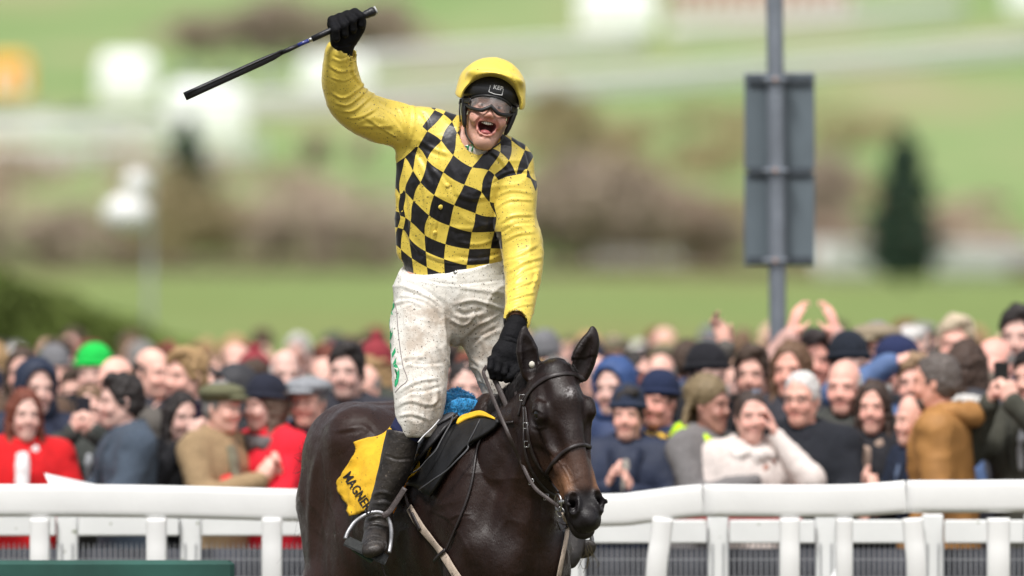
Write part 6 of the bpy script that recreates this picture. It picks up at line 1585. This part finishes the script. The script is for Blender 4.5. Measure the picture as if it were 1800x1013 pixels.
PIECES = {k: shp(f, a, d, s) for k, f, a, d, s in (('short', hair_short, None, .006, 60), ('full', hair_full, None, .010, 50), ('fringe', hair_fringe, None, .005, 60), ('long', hair_long, None, .009, 50), ('pony', hair_pony, (axis((-.16, .16, .007)), axis((-.22, .24, .007)), axis((1.36, 1.84, .007))), .005, 30),
          ('braid', hair_braid, (axis((-.16, .16, .007)), axis((-.22, .24, .007)), axis((1.36, 1.84, .007))), .004, 40), ('beanie', hat_beanie, None, .002, 40), ('flat', hat_flat, None, .002, 30), ('cap', hat_base, (axis((-.16, .16, .006)), axis((-.25, .18, .006)), axis((1.5, 1.84, .006))), 0, 1), ('brim', hat_brim, (axis((-.22, .22, .007)), axis((-.25, .22, .007)), axis((1.55, 1.84, .007))), 0, 1),
          ('bobble', hat_bobble, None, .002, 40), ('hoodup', hood_up, None, .004, 20), ('hooddown', hood_down, WAX, .006, 16), ('scarf', scarf_w, WAX, .006, 20), ('fur', fur_collar, WAX, .014, 30), ('shirt', shirt_f, WAX, 0, 1), ('beard', beard_f, None, .002, 60), ('lapel', lapel, WAX, .003, 20))}
NAMES = dict(short='hair', full='hair', fringe='hair', long='hair', pony='hair', braid='hair', beanie='beanie', flat='flat_cap', cap='baseball_cap', brim='brimmed_hat', bobble='bobble_hat', hoodup='hood', hooddown='hood', scarf='scarf', fur='fur_collar', shirt='shirt', beard='beard', lapel='collar')
_pm = {}
def get_person(pose, mouth, fem):
    k = (pose, mouth, fem)
    if k not in _pm: _pm[k] = person_meshes(*k)
    return _pm[k]
_pc = {}
def piece(k, matl):
    if (k, matl.name) not in _pc:
        me = PIECES[k].copy(); me.materials.clear(); me.materials.append(matl); me.name = NAMES[k]; _pc[(k, matl.name)] = me
    return _pc[(k, matl.name)]
_cc = {}
def coatmesh(key, matl):
    if (key, matl.name) not in _cc:
        me = get_person(*key)[1].copy(); me.materials.clear(); me.materials.append(matl); _cc[(key, matl.name)] = me
    return _cc[(key, matl.name)]
tr_me = {}
def trousers():
    if 'm' not in tr_me:
        vol = Vol(axis((-.26, .26, .02)), axis((-.2, .2, .02)), axis((.04, 1.0, .02)))
        vol.ell((0, .02, .90), (.175, .125, .12))
        for s_ in (-1, 1): vol.chain([((s_*.09, .02, .88), .10, .11), ((s_*.10, .0, .5), .075, .08), ((s_*.10, .02, .08), .062, .07)], k=.03, u=(1, 0, 0))
        v, f = vol.mesh(); me = npmesh('trousers', v, f); me.materials.append(wool); tr_me['m'] = me
    return tr_me['m']
glass_me = MB(); 
for s_ in (-1, 1):
    glass_me.tube([HP(s_*.031+.022*math.cos(a), -.098, .001+.016*math.sin(a)) for a in np.linspace(0, 2*math.pi, 15)[:-1]], .0022, n=5, closed=True)
    glass_me.tube([HP(s_*.053, -.096, .004), HP(s_*.074, -.03, .006), HP(s_*.076, .01, .002)], .0018, n=4)
glass_me.tube([HP(-.009, -.098, .003), HP(.009, -.098, .003)], .002, n=4)
glass_me = glass_me.mesh('spectacles', True); glass_me.materials.append(shiny)
phone_me = MB().box((0, -.30, 1.60), (.075, .012, .15), bev=.005).mesh('phone'); phone_me.materials.append(shiny)
CROWD = []
def person(label, px_, py_, y, rz=0, pose='rail', mouth='closed', fem=False, skin=(1, 1, 1), hair=('short', (.05, .035, .03)), hat=None, coat=(.03, .035, .05), cm=None, extras=(), sx=1.0, group=None):
    """px, py: where the middle of the face shows; rz in degrees, positive turns the face to the viewer's right"""
    key = (pose, mouth, fem); body, _ = get_person(*key)
    bz = .14 if y < 8.3 else .22
    if px_ < 600 and y < 8.3: y += .9; bz = .14 if y < 8.3 else .22
    p = P(px_, py_, y); s = (p[2]-bz)/1.585
    root = empty('person', (p[0], y, bz), label, 'person', group, rz=math.radians(rz)); sx = min(sx, 1.08)*.94; root.scale = (s*sx, s*sx*(.97+.06*((px_*7) % 1)), s)
    o = link('body', body, None, root); o.color = (*skin, 1)
    o = link('coat', coatmesh(key, cm or wool), None, root); o.color = (*coat, 1)
    o = link('trousers', trousers(), None, root); o.color = (.03, .03, .045, 1)
    if hair: o = link(NAMES[hair[0]], piece(hair[0], hairm), None, root); o.color = (*hair[1], 1)
    if hat: o = link(NAMES[hat[0]], piece(hat[0], hat[2] if len(hat) > 2 else wool), None, root); o.color = (*hat[1], 1)
    ek = [q[0] for q in extras]
    if not any(q in ek for q in ('scarf', 'fur', 'hooddown')):
        extras = tuple(extras)+(('lapel', tuple(.65*c_ for c_ in coat)),)
        if not fem and 'shirt' not in ek and int(px_) % 3: extras = extras+(('shirt', ((.5, .52, .55), (.12, .16, .25), (.35, .32, .28))[int(px_) % 2+int(py_) % 2]),)
    for e in extras:
        if e[0] == 'glasses': o = link('spectacles', glass_me, None, root); o.color = (*e[1], 1)
        elif e[0] == 'phone': o = link('phone', phone_me, None, root); o.color = (*e[1], 1)
        else: o = link(NAMES[e[0]], piece(e[0], e[2] if len(e) > 2 else wool), None, root); o.color = (*e[1], 1)
    CROWD.append((px_, py_, label, y)); return root
BR, DK, GY, WH, BL, AU, LB = (.06, .035, .022), (.018, .013, .012), (.22, .21, .20), (.62, .60, .58), (.38, .24, .11), (.16, .04, .02), (.17, .10, .055)
navy, black, red = (.012, .018, .045), (.008, .008, .011), (.62, .008, .012)
F0 = 5.9
person('woman in a bright red coat with auburn hair at the left edge', 42, 735, F0+.1, 15, 'rail', 'smile', True, hair=('long', AU), coat=red, extras=[('scarf', (.75, .72, .72))])
person('man with short brown hair behind a raised camera beside the red coat', 160, 728, F0+.5, -5, 'phone', 'closed', skin=(1.05, .98, .95), hair=('short', LB), coat=(.05, .055, .05), extras=[('phone', (.02, .02, .03))])
person('man in a slate blue coat turned to the left showing dark hair', 222, 712, F0, -75, 'rail', hair=('full', DK), coat=(.055, .075, .105), sx=1.1)
person('person in a navy hood directly behind the red coated woman', 62, 690, F0+.9, 20, 'down', hair=None, hat=('hoodup', (.012, .02, .045), shell), coat=navy, cm=shell)
person('person wearing a bright green knitted beanie', 167, 662, F0+3.2, -10, 'down', hair=('short', BR), hat=('beanie', (.01, .50, .07), furm), coat=black, sx=1.25)
person('bald man behind the slate blue coat turned half right', 262, 662, F0+2.0, 45, 'down', skin=(1.2, 1.1, 1.05), hair=('fringe', DK), coat=(.04, .04, .05), sx=1.15)
person('bald man with pink scalp left of the slate blue coat', 208, 680, F0+1.3, -30, 'down', skin=(1.25, 1.1, 1.05), hair=('fringe', LB), coat=(.10, .09, .08), sx=1.12)
person('blonde woman tilting her head behind the phone user', 335, 668, F0+1.4, -50, 'down', fem=True, skin=(1.15, 1.05, 1), hair=('full', BL), coat=(.035, .03, .04), sx=1.15)
person('woman in black holding a dark phone to her mouth', 316, 740, F0+.2, 25, 'phone', 'closed', True, hair=('long', DK), coat=black, extras=[('phone', (.02, .01, .03))])
person('man in an olive flat cap and tan jacket with green gilet', 383, 722, F0, 55, 'clap', skin=(1.1, 1, .95), hair=('short', GY), hat=('flat', (.13, .13, .07), tweed), coat=(.32, .22, .12), cm=tweed, extras=[('scarf', (.17, .16, .11))])
person('person in a dark grey hood behind the olive flat cap', 418, 700, F0+.8, -60, 'down', hair=None, hat=('hoodup', (.03, .03, .035), shell), coat=(.02, .02, .024), cm=shell)
person('woman in a red coat with fur collar and dark knitted hat', 472, 718, F0+.1, -55, 'clap', fem=True, hair=('long', (.10, .06, .04)), hat=('beanie', (.012, .014, .028)), coat=(.72, .012, .03), extras=[('fur', (.13, .12, .12), furm)], sx=1.05)
person('man in a pale grey flat cap and navy overcoat', 545, 712, F0+.2, -20, 'rail', skin=(1.1, .98, .92), hair=('short', GY), hat=('flat', (.26, .27, .29), tweed), coat=(.012, .018, .04), extras=[('shirt', (.3, .3, .35))], sx=1.1)
person('grey haired man in a brown coat behind the grey flat cap', 500, 665, F0+1.6, 10, 'down', hair=('fringe', WH), coat=(.10, .07, .05))
person('dark haired man right of the grey flat cap', 612, 660, F0+1.5, -15, 'down', hair=('full', DK), coat=(.03, .03, .04))
person('man in a yellow jacket seen between the jockey legs', 815, 690, F0+.6, 10, 'down', hair=('short', DK), coat=(.60, .33, .02), cm=shell)
person('woman in navy seen between the jockey legs, left one', 770, 668, F0+1.2, 0, 'down', fem=True, hair=('full', DK), coat=navy)
# right side
person('person in a blue baseball cap right of the horse ear', 1082, 690, F0+.9, -25, 'down', hair=('short', DK), hat=('hoodup', (.03, .07, .20), shell), coat=(.025, .045, .12), cm=shell)
person('person in navy clapping right beside the horse head', 1105, 735, F0+.3, -10, 'clap', skin=(1.15, 1.0, .95), hair=('full', DK), hat=('beanie', (.02, .03, .06)), coat=(.012, .02, .05), cm=shell)
person('man in a navy beanie and yellow and black striped scarf', 1162, 712, F0+.5, -30, 'down', skin=(1.1, .85, .8), hair=('short', BR), hat=('beanie', (.010, .018, .055)), coat=(.02, .03, .07), extras=[('scarf', (.7, .45, .03), stripe), ('fur', (.7, .45, .03), stripe)], sx=1.05)
person('person in a black beanie behind the braided hair', 1240, 668, F0+1.1, 20, 'down', hair=('short', DK), hat=('beanie', (.008, .008, .012)), coat=black, sx=1.12)
person('woman with blonde braids and neon collar looking to the right', 1240, 718, F0+.1, 58, 'clap', 'smile', True, skin=(.62, .50, .45), hair=('braid', (.20, .145, .075)), coat=(.17, .16, .16), cm=tweed, extras=[('hooddown', (.55, .85, .01), shell), ('shirt', (.6, .6, .6)), ('phone', (.3, .35, .45))])
person('smiling dark haired woman in a white fleece resting her cheek', 1318, 738, F0+.0, 12, 'cheek', 'smile', True, skin=(1.1, .98, .95), hair=('pony', (.045, .028, .022)), coat=(.70, .62, .58), cm=furm, extras=[('fur', (.75, .68, .64), furm)], sx=1.0)
person('white haired man in a black polo neck coat', 1412, 708, F0+.1, -22, 'rail', skin=(1.12, .95, .88), hair=('short', WH), coat=(.010, .012, .018), extras=[('scarf', (.012, .013, .02)), ('glasses', (.03, .03, .03))], sx=1.06)
person('balding white haired man in a dark olive waxed coat', 1486, 688, F0+.3, -15, 'rail', 'closed', skin=(1.15, .98, .93), hair=('fringe', WH), coat=(.040, .042, .036), cm=shell, extras=[('shirt', (.25, .35, .55)), ('hooddown', (.05, .05, .045))], sx=1.04)
person('woman with long brown hair and a beige scarf', 1536, 722, F0+.2, -12, 'rail', 'smile', True, skin=(1.12, .98, .92), hair=('long', (.05, .03, .022)), coat=(.02, .02, .025), extras=[('scarf', (.40, .29, .23))], sx=.93)
person('man in a denim blue jacket clutching his head', 1612, 680, F0+.7, -15, 'head', skin=(1.1, .98, .93), hair=('full', (.28, .18, .10)), coat=(.085, .145, .30), cm=shell, sx=1.08)
person('man with clapping hands in front of the denim jacket', 1606, 745, F0-.02, -60, 'clap', skin=(1.1, 1, .95), hair=None, hat=None, coat=(.012, .02, .045), sx=.8)
person('man in a caramel hooded coat looking away to the left', 1655, 678, F0-.05, -105, 'down', skin=(1.05, .85, .75), hair=('short', (.11, .09, .08)), coat=(.36, .17, .045), cm=shell, extras=[('hooddown', (.38, .18, .05), shell), ('beard', (.09, .08, .07))], sx=1.12)
person('man in a navy baseball cap with white beard', 1582, 652, F0+1.5, -60, 'down', skin=(1.15, .95, .9), hair=('short', WH), hat=('cap', (.014, .022, .075)), coat=(.03, .03, .04), extras=[('beard', (.6, .58, .56))], sx=1.1)
person('person clapping hands high overhead beside the sign pole', 1432, 640, F0+1.8, 0, 'up', skin=(1.3, 1.05, 1), hair=('full', (.045, .035, .035)), coat=(.50, .30, .26), cm=shell, sx=1.05)
person('woman with wavy brown hair in front of the overhead claps', 1393, 658, F0+1.0, -18, 'down', 'closed', True, skin=(1.1, .88, .8), hair=('long', (.14, .075, .04)), coat=(.04, .04, .05))
person('person in a grey brown sleeve waving one arm left of the sign pole', 1322, 665, F0+1.3, -10, 'wave', skin=(1.1, 1, .95), hair=('full', BR), coat=(.10, .09, .08), cm=tweed)
person('person in a black beanie behind the balding man', 1490, 650, F0+1.0, 15, 'down', hair=('short', DK), hat=('beanie', (.008, .012, .022)), coat=black)
person('person with long brown hair and white collar seen from behind', 1698, 655, F0+1.0, 160, 'down', fem=True, hair=('long', (.055, .03, .02)), coat=(.05, .05, .06), extras=[('fur', (.6, .58, .55))])
person('grey haired man with a pink face near the right edge', 1752, 650, F0+1.6, -30, 'down', skin=(1.2, .95, .92), hair=('fringe', GY), coat=(.03, .04, .08), sx=1.08)
person('bald man turned away in a blue coat near the right edge', 1735, 682, F0+1.1, 120, 'down', skin=(1.2, 1, .95), hair=('fringe', (.3, .25, .2)), coat=(.03, .05, .10))
person('person in dark tweed holding a phone at the right edge', 1822, 672, F0+.1, -35, 'phone', skin=(1.05, .95, .9), hair=('full', DK), coat=(.055, .055, .042), cm=tweed, extras=[('phone', (.02, .02, .02))], sx=1.05)
person('man in a beige tweed flat cap behind the navy baseball cap', 1545, 620, F0+2.6, -35, 'down', skin=(1.15, 1, .95), hair=('short', GY), hat=('flat', (.27, .22, .15), tweed), coat=(.12, .10, .07), sx=1.15)
person('fair haired person behind the caramel coat', 1682, 612, F0+3.0, -10, 'down', skin=(1.15, 1, .95), hair=('full', (.55, .45, .32)), coat=(.35, .18, .03), sx=1.1)
person('dark haired person rising at the top of the right edge', 1793, 600, F0+1.9, -15, 'down', hair=('full', DK), coat=navy)
# the rows behind
rs = np.random.RandomState(14)
hairs = [('short', DK, 'dark haired'), ('full', BR, 'brown haired'), ('fringe', GY, 'balding grey'), ('full', GY, 'grey haired'), ('short', LB, 'light brown haired'), ('fringe', LB, 'balding'), ('full', WH, 'white haired'), ('long', BR, 'long haired brunette'), ('long', BL, 'long haired blonde'), ('full', AU, 'auburn haired'), ('short', BR, 'cropped brown haired')]
hats = [('beanie', navy, 'navy beanie'), ('flat', (.16, .14, .09), 'tweed flat cap'), ('cap', black, 'black cap'), ('brim', (.10, .07, .04), 'brown hat'), ('beanie', (.16, .16, .17), 'grey beanie'), ('bobble', (.25, .03, .04), 'dark red bobble hat'), ('flat', (.10, .11, .12), 'grey flat cap'), ('brim', (.02, .02, .03), 'black hat'), ('hoodup', (.03, .035, .05), 'dark hood')]
coats = [(navy, 'navy'), (black, 'black'), ((.045, .05, .04), 'olive'), ((.08, .08, .09), 'grey'), ((.20, .13, .07), 'tan'), ((.10, .06, .04), 'brown'), ((.03, .07, .17), 'blue'), ((.25, .02, .03), 'dark red'), ((.45, .42, .38), 'cream'), ((.02, .07, .05), 'bottle green')]
heads_named = [c for c in CROWD if c[3] < F0+1.0]; used = set()
rows = [7.2, 7.9, 8.7, 9.5, 10.4, 11.4, 12.5, 13.8, 15.3, 17.2, 19.5, 22.5, 26, 30]
ordn = ['second', 'third', 'fourth', 'fifth', 'sixth', 'seventh', 'eighth', 'ninth', 'tenth', 'eleventh', 'twelfth', 'thirteenth', 'fourteenth', 'fifteenth']
short_of = lambda l: {'woman in a bright red coat': 'the red coat'}.get(l)
def anchor(px_):
    A = [(45, 'the red coat'), (165, 'the green beanie'), (225, 'the slate blue coat'), (335, 'the phone user'), (400, 'the olive flat cap'), (480, 'the fur collar'), (550, 'the grey flat cap'), (640, 'the horse rump'), (740, 'the right knee'), (815, 'the yellow jacket'), (900, 'the reins hand'), (985, 'the horse ears'),
         (1080, 'the blue hood'), (1162, 'the striped scarf'), (1240, 'the blonde braids'), (1320, 'the white fleece'), (1412, 'the black polo neck'), (1486, 'the waxed coat'), (1540, 'the beige scarf'), (1605, 'the denim jacket'), (1668, 'the caramel coat'), (1745, 'the blue coat'), (1800, 'the right edge')]
    return min(A, key=lambda a: abs(a[0]-px_))[1]
for ri, y in enumerate(rows):
    d = y+30; sp = .44*FPX/d; x = -60+rs.rand()*sp; deep = ri > 8
    while x < 1870:
        px_ = x+rs.randn()*sp*.12; x += sp*(.85+.3*rs.rand())
        zc = (.14 if y < 8.3 else .22)+(1.40 if px_ < 620 else 1.44)+rs.randn()*.06; zc = min(max(zc, 1.48), 1.76 if px_ > 620 else 1.70); py_ = 506.5+FPX*(CAMZ-zc)/d
        if y < 9.3 and any(abs(c[0]-px_) < 50 and abs(c[3]-y) < .45 for c in CROWD): continue
        if 560 < px_ < 880 and ri in (1, 3, 5) : pass
        mouth = 'smile' if rs.rand() < .2 else 'closed'
        for tr in range(40):
            h = hairs[rs.randint(len(hairs))]; ht_ = hats[rs.randint(len(hats))] if rs.rand() < .16 else None; c = coats[rs.randint(len(coats))] if rs.rand() < .55 else coats[rs.randint(4)]
            who = f'person in {ht_[2]}' if ht_ else f'{h[2]} person'
            lab = f'{who} and {c[1]} coat above {anchor(px_)}, {ordn[ri]} row' if ht_ else f'{who} in {c[1]} coat above {anchor(px_)}, {ordn[ri]} row'
            if lab not in used: break
        used.add(lab)
        sk = .9+.35*rs.rand(); person(lab, px_, py_, y+rs.randn()*.12, rs.randn()*35 if rs.rand() < .8 else 150, ('down', 'down', 'down', 'clap', 'phone')[rs.randint(5)] if ri > 1 else 'down', mouth, h[0] in ('long', 'pony'), skin=(sk*1.05, sk*.97, sk*.93),
               hair=None if ht_ and ht_[0] == 'hoodup' else h[:2], hat=(ht_[0], ht_[1]) if ht_ else None, coat=c[0], sx=1.0+rs.randn()*.04, group='spectators packed behind the front row')
